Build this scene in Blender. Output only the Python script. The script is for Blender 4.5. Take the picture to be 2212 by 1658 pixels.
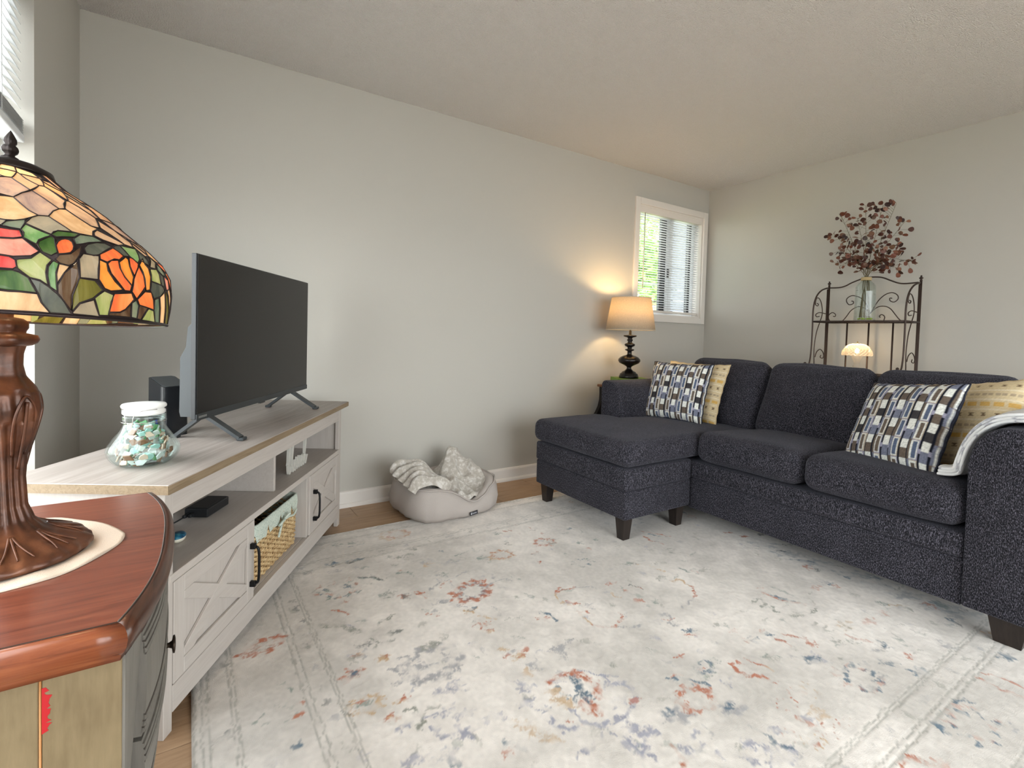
import bpy, bmesh, math, random
import numpy as np
from mathutils import Vector, Matrix, noise as mnoise

# ------------------------------------------------------------------ scene, camera, light
for o in list(bpy.data.objects):
    bpy.data.objects.remove(o, do_unlink=True)
SC = bpy.context.scene
COL = SC.collection
rnd = random.Random(7)
R = math.radians

# room frame: wall_back is y=0, wall_right is x=0, wall_left is x=-4.514, z up, metres
XL, CEIL, YF = -4.514, 2.44, -4.70
cam_d = bpy.data.cameras.new('camera')
cam = bpy.data.objects.new('camera', cam_d)
COL.objects.link(cam)
right = Vector((0.83748728, -0.54571835, 0.02839972))
up = Vector((-0.00648665, 0.04203915, 0.99909491))
fwd = Vector((0.54641833, 0.83691349, -0.03166737))
m = Matrix((right, up, -fwd)).transposed().to_4x4()
m.translation = Vector((-4.10676, -2.97198, 1.04986))
cam.matrix_world = m
cam_d.sensor_width = 36.0
cam_d.lens = 1077.78 / 2212 * 36.0
cam_d.shift_y = (754.81 - 829.0) / 2212
cam_d.clip_start = 0.02
SC.camera = cam

SC.view_settings.view_transform = 'Standard'
SC.view_settings.look = 'None'
SC.view_settings.gamma = 1.0
SC.view_settings.use_curve_mapping = False
SC.view_settings.exposure = 0.92

world = bpy.data.worlds.new('sky')
SC.world = world
world.use_nodes = True
wn = world.node_tree.nodes
wn['Background'].inputs['Color'].default_value = (0.97, 0.965, 1.0, 1)
wn['Background'].inputs['Strength'].default_value = 4.6


def portal(name, loc, rot, sx, sy):
    l = bpy.data.lights.new(name, 'AREA')
    l.shape = 'RECTANGLE'
    l.size, l.size_y = sx, sy
    l.cycles.is_portal = True
    o = bpy.data.objects.new(name, l)
    o.location = loc
    o.rotation_euler = rot
    COL.objects.link(o)


# daylight portals just outside the glazed openings (they emit nothing of their own)
portal('daylight_portal', (-4.70, -1.75, 1.275), (0, R(-90), 0), 1.66, 1.90)
portal('daylight_portal', (-2.30, -4.86, 1.05), (R(90), 0, 0), 3.4, 2.06)
portal('daylight_portal', (-0.507, 0.20, 1.70), (R(-90), 0, 0), 0.9, 0.98)

# ------------------------------------------------------------------ materials
MATS = {}


def mat(name, color=(0.8, 0.8, 0.8), rough=0.6, metal=0.0, spec=0.5, **kw):
    m = bpy.data.materials.new(name)
    m.use_nodes = True
    b = m.node_tree.nodes['Principled BSDF']
    b.inputs['Base Color'].default_value = (*color, 1)
    b.inputs['Roughness'].default_value = rough
    b.inputs['Metallic'].default_value = metal
    b.inputs['Specular IOR Level'].default_value = spec
    for k, v in kw.items():
        b.inputs[k.replace('_', ' ')].default_value = v
    MATS[name] = m
    return m


def N(m, typ, **props):
    n = m.node_tree.nodes.new(typ)
    for k, v in props.items():
        setattr(n, k, v)
    return n


def link(m, a, b):
    m.node_tree.links.new(a, b)


def bsdf(m):
    return m.node_tree.nodes['Principled BSDF']


def coords(m, scale=(1, 1, 1), rot=(0, 0, 0), kind='Object'):
    tc = N(m, 'ShaderNodeTexCoord')
    mp = N(m, 'ShaderNodeMapping')
    mp.inputs['Scale'].default_value = scale
    mp.inputs['Rotation'].default_value = rot
    link(m, tc.outputs[kind], mp.inputs['Vector'])
    return mp.outputs['Vector']


def noise(m, vec, scale=5, detail=4, rough=0.55, dist=0.0):
    n = N(m, 'ShaderNodeTexNoise')
    n.inputs['Scale'].default_value = scale
    n.inputs['Detail'].default_value = detail
    n.inputs['Roughness'].default_value = rough
    n.inputs['Distortion'].default_value = dist
    link(m, vec, n.inputs['Vector'])
    return n.outputs['Fac']


def ramp(m, fac, stops):
    r = N(m, 'ShaderNodeValToRGB')
    el = r.color_ramp.elements
    while len(el) < len(stops):
        el.new(0.5)
    for e, (p, c) in zip(el, stops):
        e.position = p
        e.color = (*c, 1)
    link(m, fac, r.inputs['Fac'])
    return r.outputs['Color']


def bump(m, fac, strength=0.2, dist=0.01, prev=None):
    b = N(m, 'ShaderNodeBump')
    b.inputs['Strength'].default_value = strength
    b.inputs['Distance'].default_value = dist
    link(m, fac, b.inputs['Height'])
    if prev:
        link(m, prev, b.inputs['Normal'])
    link(m, b.outputs['Normal'], bsdf(m).inputs['Normal'])
    return b.outputs['Normal']


def setcol(m, out):
    link(m, out, bsdf(m).inputs['Base Color'])


def mixc(m, a, b, fac, typ='MIX'):
    x = N(m, 'ShaderNodeMix', data_type='RGBA', blend_type=typ)
    for s, v in ((6, a), (7, b)):
        if isinstance(v, tuple):
            x.inputs[s].default_value = (*v, 1)
        else:
            link(m, v, x.inputs[s])
    if isinstance(fac, (int, float)):
        x.inputs[0].default_value = fac
    else:
        link(m, fac, x.inputs[0])
    return x.outputs[2]


def srgb(r, g, b):
    f = lambda c: c / 12.92 if c <= 0.04045 else ((c + 0.055) / 1.055) ** 2.4
    return (f(r / 255), f(g / 255), f(b / 255))


# wall paint
WALL = mat('greige_wall_paint', (0.50, 0.480, 0.436), 0.75, spec=0.25)
v = coords(WALL)
bump(WALL, noise(WALL, v, 260, 3), 0.12, 0.002)
# sprayed popcorn ceiling
CEILM = mat('popcorn_ceiling', (0.87, 0.83, 0.795), 0.9, spec=0.15)
v = coords(CEILM)
n1 = noise(CEILM, v, 240, 3, 0.7)
vo = N(CEILM, 'ShaderNodeTexVoronoi')
vo.inputs['Scale'].default_value = 160
link(CEILM, v, vo.inputs['Vector'])
mx = N(CEILM, 'ShaderNodeMath', operation='SUBTRACT')
link(CEILM, n1, mx.inputs[0])
link(CEILM, vo.outputs['Distance'], mx.inputs[1])
bump(CEILM, mx.outputs[0], 1.0, 0.008)
TRIM = mat('white_trim_paint', (0.74, 0.70, 0.655), 0.45)
TRIM2 = mat('white_vinyl', (0.78, 0.80, 0.82), 0.4)
BLIND = mat('white_blind_slat', (0.62, 0.63, 0.63), 0.45)
bsdf(BLIND).inputs['Transmission Weight'].default_value = 0.0


def wood(name, c0, c1, c2, axis='x', scale=1.0, rough=0.5, spec=0.4, bstr=0.05, kind='Object', stretch=14.0):
    m = mat(name, c1, rough, spec=spec)
    s = {'x': (1, stretch, stretch), 'y': (stretch, 1, stretch), 'z': (stretch, stretch, 1)}[axis]
    v = coords(m, tuple(scale * a for a in s), kind=kind)
    f = noise(m, v, 2.2, 6, 0.6, 1.2)
    setcol(m, ramp(m, f, [(0.25, c0), (0.5, c1), (0.75, c2)]))
    f2 = noise(m, v, 9, 3, 0.6)
    bump(m, f2, bstr, 0.002)
    return m


OAK = wood('oak_laminate', (0.30, 0.185, 0.105), (0.40, 0.255, 0.15), (0.46, 0.31, 0.19), 'x', 1.6, 0.42)
WW = wood('whitewashed_oak', (0.45, 0.405, 0.37), (0.49, 0.445, 0.41), (0.52, 0.48, 0.445), 'x', 2.0, 0.55)
WWZ = wood('whitewashed_oak_upright', (0.45, 0.405, 0.37), (0.49, 0.445, 0.41), (0.52, 0.48, 0.445), 'z', 2.0, 0.55)
WTOP = wood('weathered_oak_top', (0.27, 0.228, 0.20), (0.35, 0.305, 0.275), (0.43, 0.39, 0.36), 'x', 1.1, 0.42, 0.5)
EDGE = wood('raw_oak_edge', (0.17, 0.118, 0.068), (0.24, 0.175, 0.108), (0.29, 0.22, 0.14), 'x', 3.0, 0.6)
CHERRY = wood('red_brown_cherry', (0.085, 0.022, 0.012), (0.165, 0.045, 0.024), (0.23, 0.072, 0.036), 'x', 2.2, 0.28, 0.5, 0.03)
CHERRYD = wood('brown_cherry_molding', (0.08, 0.022, 0.011), (0.20, 0.055, 0.022), (0.28, 0.09, 0.036), 'x', 2.0, 0.25, 0.5, 0.03)
ESPR = wood('espresso_wood', (0.010, 0.007, 0.006), (0.022, 0.015, 0.012), (0.032, 0.022, 0.018), 'z', 2.0, 0.4)
BLACKW = wood('black_painted_wood', (0.010, 0.009, 0.009), (0.014, 0.012, 0.012), (0.02, 0.017, 0.016), 'z', 2.0, 0.5)
BROWNTOP = wood('brown_table_top', (0.12, 0.05, 0.025), (0.19, 0.085, 0.04), (0.24, 0.11, 0.055), 'x', 2.0, 0.3)
PLASTIC = mat('black_plastic', (0.012, 0.013, 0.015), 0.38)
PLAST2 = mat('dark_grey_plastic', (0.028, 0.033, 0.036), 0.45)
SCREEN = mat('switched_off_screen', (0.008, 0.007, 0.007), 0.20, spec=0.28)
BLKMET = mat('black_metal', (0.012, 0.012, 0.013), 0.4, 0.6)
STEEL = mat('thin_steel_wire', (0.55, 0.54, 0.52), 0.25, 1.0)
BRASS = mat('brass', (0.55, 0.40, 0.18), 0.3, 1.0)

# ------------------------------------------------------------------ object helpers
def put(o, parent=None):
    COL.objects.link(o)
    if parent is not None:
        o.parent = parent
    return o


def tag(o, label=None, cat=None, group=None, kind=None):
    if label:
        o['label'] = label
    if cat:
        o['category'] = cat
    if group:
        o['group'] = group
    if kind:
        o['kind'] = kind
    return o


def thing(name, loc=(0, 0, 0), rz=0.0, label=None, cat=None, group=None, rot=None):
    o = bpy.data.objects.new(name, None)
    o.empty_display_size = 0.05
    o.location = loc
    o.rotation_euler = rot or (0, 0, rz)
    COL.objects.link(o)
    tag(o, label, cat, group)
    bpy.context.view_layer.update()
    return o


def root_matrix(o):
    m_ = Matrix.LocRotScale(o.location, o.rotation_euler, o.scale)
    return root_matrix(o.parent) @ m_ if o.parent else m_


class MB:
    """collects geometry for ONE mesh object"""

    def __init__(s):
        s.v, s.f, s.sm = [], [], []

    def add(s, verts, faces, smooth=False):
        k = len(s.v)
        s.v += [tuple(p) for p in verts]
        s.f += [tuple(i + k for i in f) for f in faces]
        s.sm += [smooth] * len(faces)
        return s

    def addbm(s, bm, smooth=False):
        bm.verts.index_update()
        s.add([v.co[:] for v in bm.verts], [[v.index for v in f.verts] for f in bm.faces], smooth)
        bm.free()
        return s

    def box(s, x0, x1, y0, y1, z0, z1, bev=0.0, seg=2, M=None):
        x0, x1 = sorted((x0, x1)); y0, y1 = sorted((y0, y1)); z0, z1 = sorted((z0, z1))
        bm = bmesh.new()
        bmesh.ops.create_cube(bm, size=1)
        for v in bm.verts:
            v.co = Vector(((x0 + x1) / 2 + v.co.x * (x1 - x0), (y0 + y1) / 2 + v.co.y * (y1 - y0), (z0 + z1) / 2 + v.co.z * (z1 - z0)))
        if bev > 0:
            bmesh.ops.bevel(bm, geom=bm.edges[:], offset=min(bev, 0.49 * min(x1 - x0, y1 - y0, z1 - z0)), segments=seg, affect='EDGES', profile=0.5)
        if M is not None:
            bm.transform(M)
        return s.addbm(bm, bev > 0 and seg > 2)

    def prism(s, poly, axis, a0, a1, bev=0.0, seg=2, M=None, smooth=False):
        """extrude a 2-D polygon along an axis: axis x -> (y,z), y -> (x,z), z -> (x,y)"""
        f = {'x': lambda p, a: (a, p[0], p[1]), 'y': lambda p, a: (p[0], a, p[1]), 'z': lambda p, a: (p[0], p[1], a)}[axis]
        bm = bmesh.new()
        A = [bm.verts.new(f(p, a0)) for p in poly]
        B = [bm.verts.new(f(p, a1)) for p in poly]
        n = len(poly)
        bm.faces.new(A)
        bm.faces.new(B[::-1])
        for i in range(n):
            bm.faces.new((A[i], B[i], B[(i + 1) % n], A[(i + 1) % n]))
        bmesh.ops.recalc_face_normals(bm, faces=bm.faces[:])
        if bev > 0:
            ed = [e for e in bm.edges if len(e.link_faces) == 2 and e.calc_face_angle() > 0.6]
            bmesh.ops.bevel(bm, geom=ed, offset=bev, segments=seg, affect='EDGES', profile=0.5)
        if M is not None:
            bm.transform(M)
        return s.addbm(bm, smooth or (bev > 0 and seg > 2))

    def lathe(s, prof, n=24, c=(0, 0, 0), M=None, fx=1.0, fy=1.0, wob=None):
        vs, fs = [], []
        k = len(prof)
        for i in range(n):
            a = 2 * math.pi * i / n
            for j, (r, z) in enumerate(prof):
                w = wob(a, z) if wob else 1.0
                p = Vector((c[0] + r * w * math.cos(a) * fx, c[1] + r * w * math.sin(a) * fy, c[2] + z))
                vs.append(M @ p if M is not None else p)
        for i in range(n):
            i2 = (i + 1) % n
            for j in range(k - 1):
                fs.append((i * k + j, i2 * k + j, i2 * k + j + 1, i * k + j + 1))
        if prof[0][0] > 1e-6:
            fs.append(tuple(i * k for i in range(n))[::-1])
        if prof[-1][0] > 1e-6:
            fs.append(tuple(i * k + k - 1 for i in range(n)))
        return s.add(vs, fs, True)

    def tube(s, path, r, n=8, closed=False, caps=True):
        P = [Vector(p) for p in path]
        m_ = len(P)
        rr = r if isinstance(r, (list, tuple)) else [r] * m_
        T = []
        for i in range(m_):
            a = P[(i - 1) % m_] if (closed or i > 0) else P[i]
            b = P[(i + 1) % m_] if (closed or i < m_ - 1) else P[i]
            t = (b - a)
            T.append(t.normalized() if t.length > 1e-9 else Vector((0, 0, 1)))
        ref = Vector((0, 0, 1)) if abs(T[0].z) < 0.9 else Vector((1, 0, 0))
        nrm = (ref - T[0] * ref.dot(T[0])).normalized()
        vs = []
        for i in range(m_):
            if i:
                nrm = nrm - T[i] * nrm.dot(T[i])
                nrm = nrm.normalized() if nrm.length > 1e-9 else T[i].orthogonal().normalized()
            bn = T[i].cross(nrm)
            for k in range(n):
                a = 2 * math.pi * k / n
                vs.append(P[i] + (nrm * math.cos(a) + bn * math.sin(a)) * rr[i])
        fs = []
        for i in range(m_ if closed else m_ - 1):
            j = (i + 1) % m_
            for k in range(n):
                k2 = (k + 1) % n
                fs.append((i * n + k, i * n + k2, j * n + k2, j * n + k))
        if caps and not closed:
            fs.append(tuple(range(n))[::-1])
            fs.append(tuple((m_ - 1) * n + k for k in range(n)))
        return s.add(vs, fs, True)

    def grid(s, nu, nv, fn, smooth=True, closeu=False):
        vs = [fn(i / (nu if closeu else nu - 1), j / (nv - 1)) for i in range(nu) for j in range(nv)]
        fs = []
        for i in range(nu if closeu else nu - 1):
            i2 = (i + 1) % nu
            for j in range(nv - 1):
                fs.append((i * nv + j, i2 * nv + j, i2 * nv + j + 1, i * nv + j + 1))
        return s.add(vs, fs, smooth)

    def sphere(s, c, r, n=12, m_=8, sc=(1, 1, 1)):
        prof = [(max(1e-7, r * math.sin(math.pi * j / m_)), -r * math.cos(math.pi * j / m_)) for j in range(m_ + 1)]
        M = Matrix.Translation(c) @ Matrix.Diagonal((*sc, 1))
        return s.lathe(prof, n, M=M)

    def mesh(s, name, mats, fm=None, world=None):
        me = bpy.data.meshes.new(name)
        vs = s.v
        if world is not None:
            inv = root_matrix(world).inverted()
            vs = [tuple(inv @ Vector(p)) for p in vs]
        me.from_pydata(vs, [], s.f)
        for m_ in (mats if isinstance(mats, (list, tuple)) else [mats]):
            me.materials.append(m_)
        me.polygons.foreach_set('use_smooth', s.sm)
        if fm:
            me.polygons.foreach_set('material_index', fm)
        me.update()
        return me

    def build(s, name, m_, parent=None, world=False, fm=None):
        me = s.mesh(name, m_, fm, parent if (world and parent is not None) else None)
        return put(bpy.data.objects.new(name, me), parent)


def rbox(hx, hy, hz, r, n=14, crown=(0, 0, 0), wob=0.0, seed=0, sag=None):
    """soft rounded block centred on the origin; crown puffs each pair of faces"""
    ts = sorted(set([-1, 1] + [math.sin(math.pi / 2 * (-1 + 2 * i / n)) for i in range(n + 1)]))
    vs, fs = {}, []

    def vid(p):
        key = (round(p[0], 5), round(p[1], 5), round(p[2], 5))
        if key not in vs:
            vs[key] = len(vs)
        return vs[key]
    k = len(ts)
    for ax in range(3):
        for sg in (-1, 1):
            for i in range(k - 1):
                for j in range(k - 1):
                    q = []
                    for (a, b) in ((i, j), (i + 1, j), (i + 1, j + 1), (i, j + 1)):
                        p = [0, 0, 0]
                        p[ax] = sg
                        p[(ax + 1) % 3] = ts[a]
                        p[(ax + 2) % 3] = ts[b]
                        q.append(vid(p))
                    fs.append(q if sg > 0 else q[::-1])
    H = (hx, hy, hz)
    out = []
    for p in vs:
        b = [p[i] * H[i] for i in range(3)]
        c = [max(-(H[i] - r), min(H[i] - r, b[i])) for i in range(3)]
        d = Vector([b[i] - c[i] for i in range(3)])
        if d.length > 1e-9:
            d.normalize()
        q = Vector(c) + d * r
        for ax in range(3):
            if crown[ax]:
                u, w = p[(ax + 1) % 3], p[(ax + 2) % 3]
                q[ax] += crown[ax] * p[ax] * (1 - u * u) * (1 - w * w)
        if wob:
            nv = mnoise.noise_vector(q * 5.0 + Vector((seed, seed * 2, 0)))
            q += nv * wob
        if sag:
            q = sag(q, p)
        out.append(q)
    return out, fs


def copy_thing(root, loc=None, rz=None, label=None):
    c = root.copy()
    COL.objects.link(c)
    if loc is not None:
        c.location = loc
    if rz is not None:
        c.rotation_euler = (0, 0, rz)
    if label:
        c['label'] = label
    for ch in list(root.children):
        k = ch.copy()
        COL.objects.link(k)
        k.parent = c
        for g in list(ch.children):
            q = g.copy()
            COL.objects.link(q)
            q.parent = k
    return c


def catmull(pts, n=8, closed=False):
    P = [Vector(p) for p in pts]
    out = []
    m_ = len(P)
    for i in range(m_ if closed else m_ - 1):
        p0 = P[(i - 1) % m_] if (closed or i > 0) else P[i]
        p1 = P[i]
        p2 = P[(i + 1) % m_]
        p3 = P[(i + 2) % m_] if (closed or i + 2 < m_) else P[(i + 1) % m_]
        for k in range(n):
            t = k / n
            out.append(0.5 * ((2 * p1) + (p2 - p0) * t + (2 * p0 - 5 * p1 + 4 * p2 - p3) * t * t + (-p0 + 3 * p1 - 3 * p2 + p3) * t ** 3))
    if not closed:
        out.append(P[-1])
    return out


def color_attr(me, cols):
    a = me.color_attributes.new('paint', 'FLOAT_COLOR', 'POINT')
    arr = np.ones((len(me.vertices), 4), np.float32)
    arr[:, :3] = cols
    a.data.foreach_set('color', arr.ravel())


def attr_mat(name, rough=0.9, spec=0.2, bumps=None, sheen=0.0):
    m = mat(name, (1, 1, 1), rough, spec=spec)
    a = N(m, 'ShaderNodeAttribute', attribute_name='paint')
    setcol(m, a.outputs['Color'])
    if sheen:
        bsdf(m).inputs['Sheen Weight'].default_value = sheen
    if bumps:
        v = coords(m)
        bump(m, noise(m, v, bumps[0], 3, 0.6), bumps[1], bumps[2])
    return m

# ------------------------------------------------------------------ glass
def thin_glass(name, tint=(1, 1, 1), refl=0.08, rough=0.02):
    m = bpy.data.materials.new(name)
    m.use_nodes = True
    nt = m.node_tree
    nt.nodes.remove(nt.nodes['Principled BSDF'])
    t = N(m, 'ShaderNodeBsdfTransparent')
    t.inputs['Color'].default_value = (*tint, 1)
    g = N(m, 'ShaderNodeBsdfGlossy')
    g.inputs['Roughness'].default_value = rough
    fr = N(m, 'ShaderNodeLayerWeight')
    fr.inputs['Blend'].default_value = 0.5
    pw = N(m, 'ShaderNodeMath', operation='POWER')
    link(m, fr.outputs['Facing'], pw.inputs[0])
    pw.inputs[1].default_value = 3.0
    ml = N(m, 'ShaderNodeMath', operation='MULTIPLY_ADD')
    link(m, pw.outputs[0], ml.inputs[0])
    ml.inputs[1].default_value = refl * 2.0
    ml.inputs[2].default_value = 0.03
    mx_ = N(m, 'ShaderNodeMixShader')
    link(m, ml.outputs[0], mx_.inputs[0])
    link(m, t.outputs[0], mx_.inputs[1])
    link(m, g.outputs[0], mx_.inputs[2])
    link(m, mx_.outputs[0], nt.nodes['Material Output'].inputs['Surface'])
    MATS[name] = m
    return m


PANE = thin_glass('window_glass', (0.97, 1, 0.99), 0.12)
JARG = thin_glass('aqua_jar_glass', (0.945, 0.985, 0.98), 0.22)
VASEG = thin_glass('clear_vase_glass', (0.95, 0.98, 0.97), 0.2)
DARKFR = mat('dark_bronze_frame', (0.02, 0.022, 0.025), 0.5)

# ------------------------------------------------------------------ room shell
T = 0.13   # wall thickness


def struct(mb, name, m_, parent=None):
    o = mb.build(name, m_, parent)
    if parent is None:
        o['kind'] = 'structure'
    return o


floor = struct(MB().box(XL - T, T, YF - T, T, -0.12, -0.0125), 'floor', mat('subfloor', (0.25, 0.17, 0.1), 0.8))
pl_me = MB().box(0, 1.2185, 0, 0.1885, -0.0125, 0.0, 0.0012, 1).mesh('floor_plank', OAK)
row, y = 0, 0.0
while y > YF:
    x = XL - (0.37 * row % 1.22)
    while x < 0:
        x0, x1 = max(x, XL), min(x + 1.22, 0)
        if x1 - x0 > 0.02:
            o = put(bpy.data.objects.new('floor_plank', pl_me), floor)
            yy = max(y - 0.19, YF)
            o.location = (x0, yy, 0)
            o.scale = ((x1 - x0) / 1.22, (y - yy) / 0.19, 1)
        x += 1.22
    y -= 0.19
    row += 1

struct(MB().box(XL - T, T, YF - T, T, CEIL, CEIL + 0.1), 'ceiling', CEILM)


def wall_with_hole(name, axis, a0, a1, thick0, thick1, hole):
    """axis x: wall runs along x, thickness in y; hole = (a0,a1,z0,z1)"""
    mb = MB()
    def bx(p0, p1, z0, z1):
        if p1 - p0 < 1e-4 or z1 - z0 < 1e-4:
            return
        if axis == 'x':
            mb.box(p0, p1, thick0, thick1, z0, z1)
        else:
            mb.box(thick0, thick1, p0, p1, z0, z1)
    if hole is None:
        bx(a0, a1, 0, CEIL)
    else:
        h0, h1, z0, z1 = hole
        bx(a0, h0, 0, CEIL); bx(h1, a1, 0, CEIL); bx(h0, h1, 0, z0); bx(h0, h1, z1, CEIL)
    return struct(mb, name, WALL)


WA = (-0.932, -0.082, 1.245, 2.170)      # window in wall_back
WC = (-2.70, -0.80, 0.45, 2.10)          # window in wall_left
DF = (-4.00, -0.60, 0.0, 2.06)           # sliding door behind the camera
wall_with_hole('wall_back', 'x', XL - T, T, 0.0, T, WA)
wall_with_hole('wall_right', 'y', YF, 0.0, 0.0, T, None)
wall_with_hole('wall_left', 'y', YF, 0.0, XL - T, XL, WC)
wall_with_hole('wall_front', 'x', XL - T, T, YF - T, YF, DF)

BB = [(0, 0), (0.024, 0), (0.024, 0.012), (0.019, 0.020), (0.0125, 0.024), (0.0125, 0.080), (0.008, 0.090), (0, 0.094)]
mb = MB().prism([(-a, b) for a, b in BB], 'x', XL, 0.0)
struct(mb, 'baseboard_back', TRIM)
struct(MB().prism([(-a, b) for a, b in BB], 'y', YF, 0.0), 'baseboard_right', TRIM)
struct(MB().prism([(XL + a, b) for a, b in BB], 'y', YF, 0.0), 'baseboard_left', TRIM)
struct(MB().prism([(YF + a, b) for a, b in BB], 'x', XL, DF[0]), 'baseboard_front', TRIM)

# ---- window_1 : small sliding window in wall_back, with casing
w1 = thing('window_1', (-0.507, 0.0, 1.245))
w1['kind'] = 'structure'
x0, x1, z0, z1 = WA
ox0, ox1, oz0, oz1 = -0.985, -0.028, 1.190, 2.224
for nm, a in (('casing_side', (ox0, x0, -0.018, 0.0, oz0, oz1)), ('casing_side', (x1, ox1, -0.018, 0.0, oz0, oz1)),
              ('casing_head', (x0, x1, -0.018, 0.0, z1, oz1)), ('casing_apron', (x0, x1, -0.018, 0.0, oz0, z0))):
    MB().box(*a, 0.002, 1).build(nm, TRIM, w1, True)
for nm, a in (('jamb', (x0, x0 + 0.012, 0.0, 0.075, z0, z1)), ('jamb', (x1 - 0.012, x1, 0.0, 0.075, z0, z1)),
              ('jamb', (x0 + .012, x1 - .012, 0.0, 0.075, z1 - 0.012, z1)), ('window_sill', (x0 + .012, x1 - .012, 0.0, 0.075, z0, z0 + 0.012))):
    MB().box(*a).build(nm, TRIM, w1, True)
fy0, fy1 = 0.076, 0.125
for a in ((x0, x0 + 0.045, fy0, fy1, z0, z1), (x1 - 0.045, x1, fy0, fy1, z0, z1),
          (x0 + .045, x1 - .045, fy0, fy1, z0, z0 + 0.05), (x0 + .045, x1 - .045, fy0, fy1, z1 - 0.05, z1)):
    MB().box(*a, 0.003, 1).build('window_frame', TRIM2, w1, True)
st = MB().box(-0.475, -0.395, fy0, fy1, z0 + .05, z1 - .05, 0.003, 1).build('meeting_stile', TRIM2, w1, True)
MB().box(-0.470, -0.445, fy0 - 0.012, fy0, 1.60, 1.68, 0.003, 1).build('sash_latch', DARKFR, st, True)
MB().box(-0.545, -0.476, 0.088, 0.112, z0 + .05, z1 - .05).build('sash_edge', DARKFR, w1, True)
MB().box(-0.168, -0.1275, 0.088, 0.112, z0 + .05, z1 - .05).build('sash_edge', DARKFR, w1, True)
MB().box(x0 + .045, -0.545, 0.092, 0.108, 1.525, 1.540).build('sash_bar', TRIM2, w1, True)
MB().box(x0 + .045, -0.545, 0.098, 0.102, z0 + .05, z1 - .05).build('pane', PANE, w1, True)
MB().box(-0.395, -0.168, 0.098, 0.102, z0 + .05, z1 - .05).build('pane', PANE, w1, True)

# ---- window_2 : big window in wall_left (drywall returns, low sill)
w2 = thing('window_2', (XL - 0.05, -1.75, 0.45))
w2['kind'] = 'structure'
y0, y1, z0, z1 = WC
for nm, a in (('window_sill', (XL - 0.10, XL + 0.02, y0, y1, z0, z0 + 0.02)),):
    MB().box(*a, 0.003, 1).build(nm, TRIM, w2, True)
fx0, fx1 = XL - 0.128, XL - 0.085
ym = (y0 + y1) / 2
for a in ((fx0, fx1, y0, y0 + .05, z0 + .02, z1), (fx0, fx1, y1 - .05, y1, z0 + .02, z1),
          (fx0, fx1, y0 + .05, y1 - .05, z0 + .02, z0 + .07), (fx0, fx1, y0 + .05, y1 - .05, z1 - .05, z1), (fx0, fx1, ym - .03, ym + .03, z0 + .07, z1 - .05)):
    MB().box(*a, 0.003, 1).build('window_frame', TRIM2, w2, True)
MB().box(XL - .109, XL - .105, y0 + .05, ym - .03, z0 + .07, z1 - .05).build('pane', PANE, w2, True)
MB().box(XL - .109, XL - .105, ym + .03, y1 - .05, z0 + .07, z1 - .05).build('pane', PANE, w2, True)

# ---- door_1 : sliding glass door behind the camera
d1 = thing('door_1', (-2.3, YF - 0.06, 0.0))
d1['kind'] = 'structure'
x0, x1, z0, z1 = DF
for a in ((x0, x0 + .07, YF - .10, YF - .03, 0, z1), (x1 - .07, x1, YF - .10, YF - .03, 0, z1), (-2.35, -2.25, YF - .10, YF - .03, 0, z1),
          (x0 + .07, -2.35, YF - .10, YF - .03, 0, .08), (-2.25, x1 - .07, YF - .10, YF - .03, 0, .08),
          (x0 + .07, -2.35, YF - .10, YF - .03, z1 - .07, z1), (-2.25, x1 - .07, YF - .10, YF - .03, z1 - .07, z1)):
    MB().box(*a, 0.003, 1).build('door_frame', TRIM2, d1, True)
MB().box(x0 + .07, -2.35, YF - .068, YF - .064, .08, z1 - .07).build('pane', PANE, d1, True)
MB().box(-2.25, x1 - .07, YF - .068, YF - .064, .08, z1 - .07).build('pane', PANE, d1, True)


# ---- blinds
def slat_mesh(name, length, width, camber, along):
    """thin curved slat, length along 'along' (x or y), centred"""
    n = 5
    mbx = MB()
    sec = [(-width / 2 + width * i / (n - 1), camber * (1 - (2 * i / (n - 1) - 1) ** 2)) for i in range(n)]
    poly = sec + [(a, b - 0.0009) for a, b in sec[::-1]]
    mbx.prism(poly, along, -length / 2, length / 2)
    return mbx.mesh(name, BLIND)


b1 = thing('window_blind', (-0.507, 0.034, 2.165), 0, 'white horizontal blind lowered over the small window behind the sofa arm', 'blind')
MB().box(-0.926, -0.088, 0.004, 0.052, 2.112, 2.164, 0.002, 1).build('headrail', TRIM, b1, True)
me = slat_mesh('slat', 0.812, 0.025, 0.0022, 'x')
z = 2.098
k = 0
while z > 1.300:
    o = put(bpy.data.objects.new('slat', me), b1)
    o.location = (0, 0, z - 2.165)
    o.rotation_euler = (R(-9), 0, 0)
    z -= 0.0212
    k += 1
MB().box(-0.915, -0.099, 0.018, 0.050, 1.272, 1.292, 0.004, 2).build('bottom_rail', TRIM, b1, True)
for xx in (-0.80, -0.507, -0.215):
    for yy in (0.0195, 0.0485):
        MB().tube([(xx, yy, 2.112), (xx, yy, 1.29)], 0.0008, 5).build('ladder_cord', BLIND, b1, True)
MB().tube([(-0.853, 0.003, 2.11), (-0.857, 0.0, 1.47)], 0.0042, 8).build('tilt_wand', mat('clear_plastic_wand', (0.62, 0.58, 0.50), 0.3), b1, True)

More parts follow.
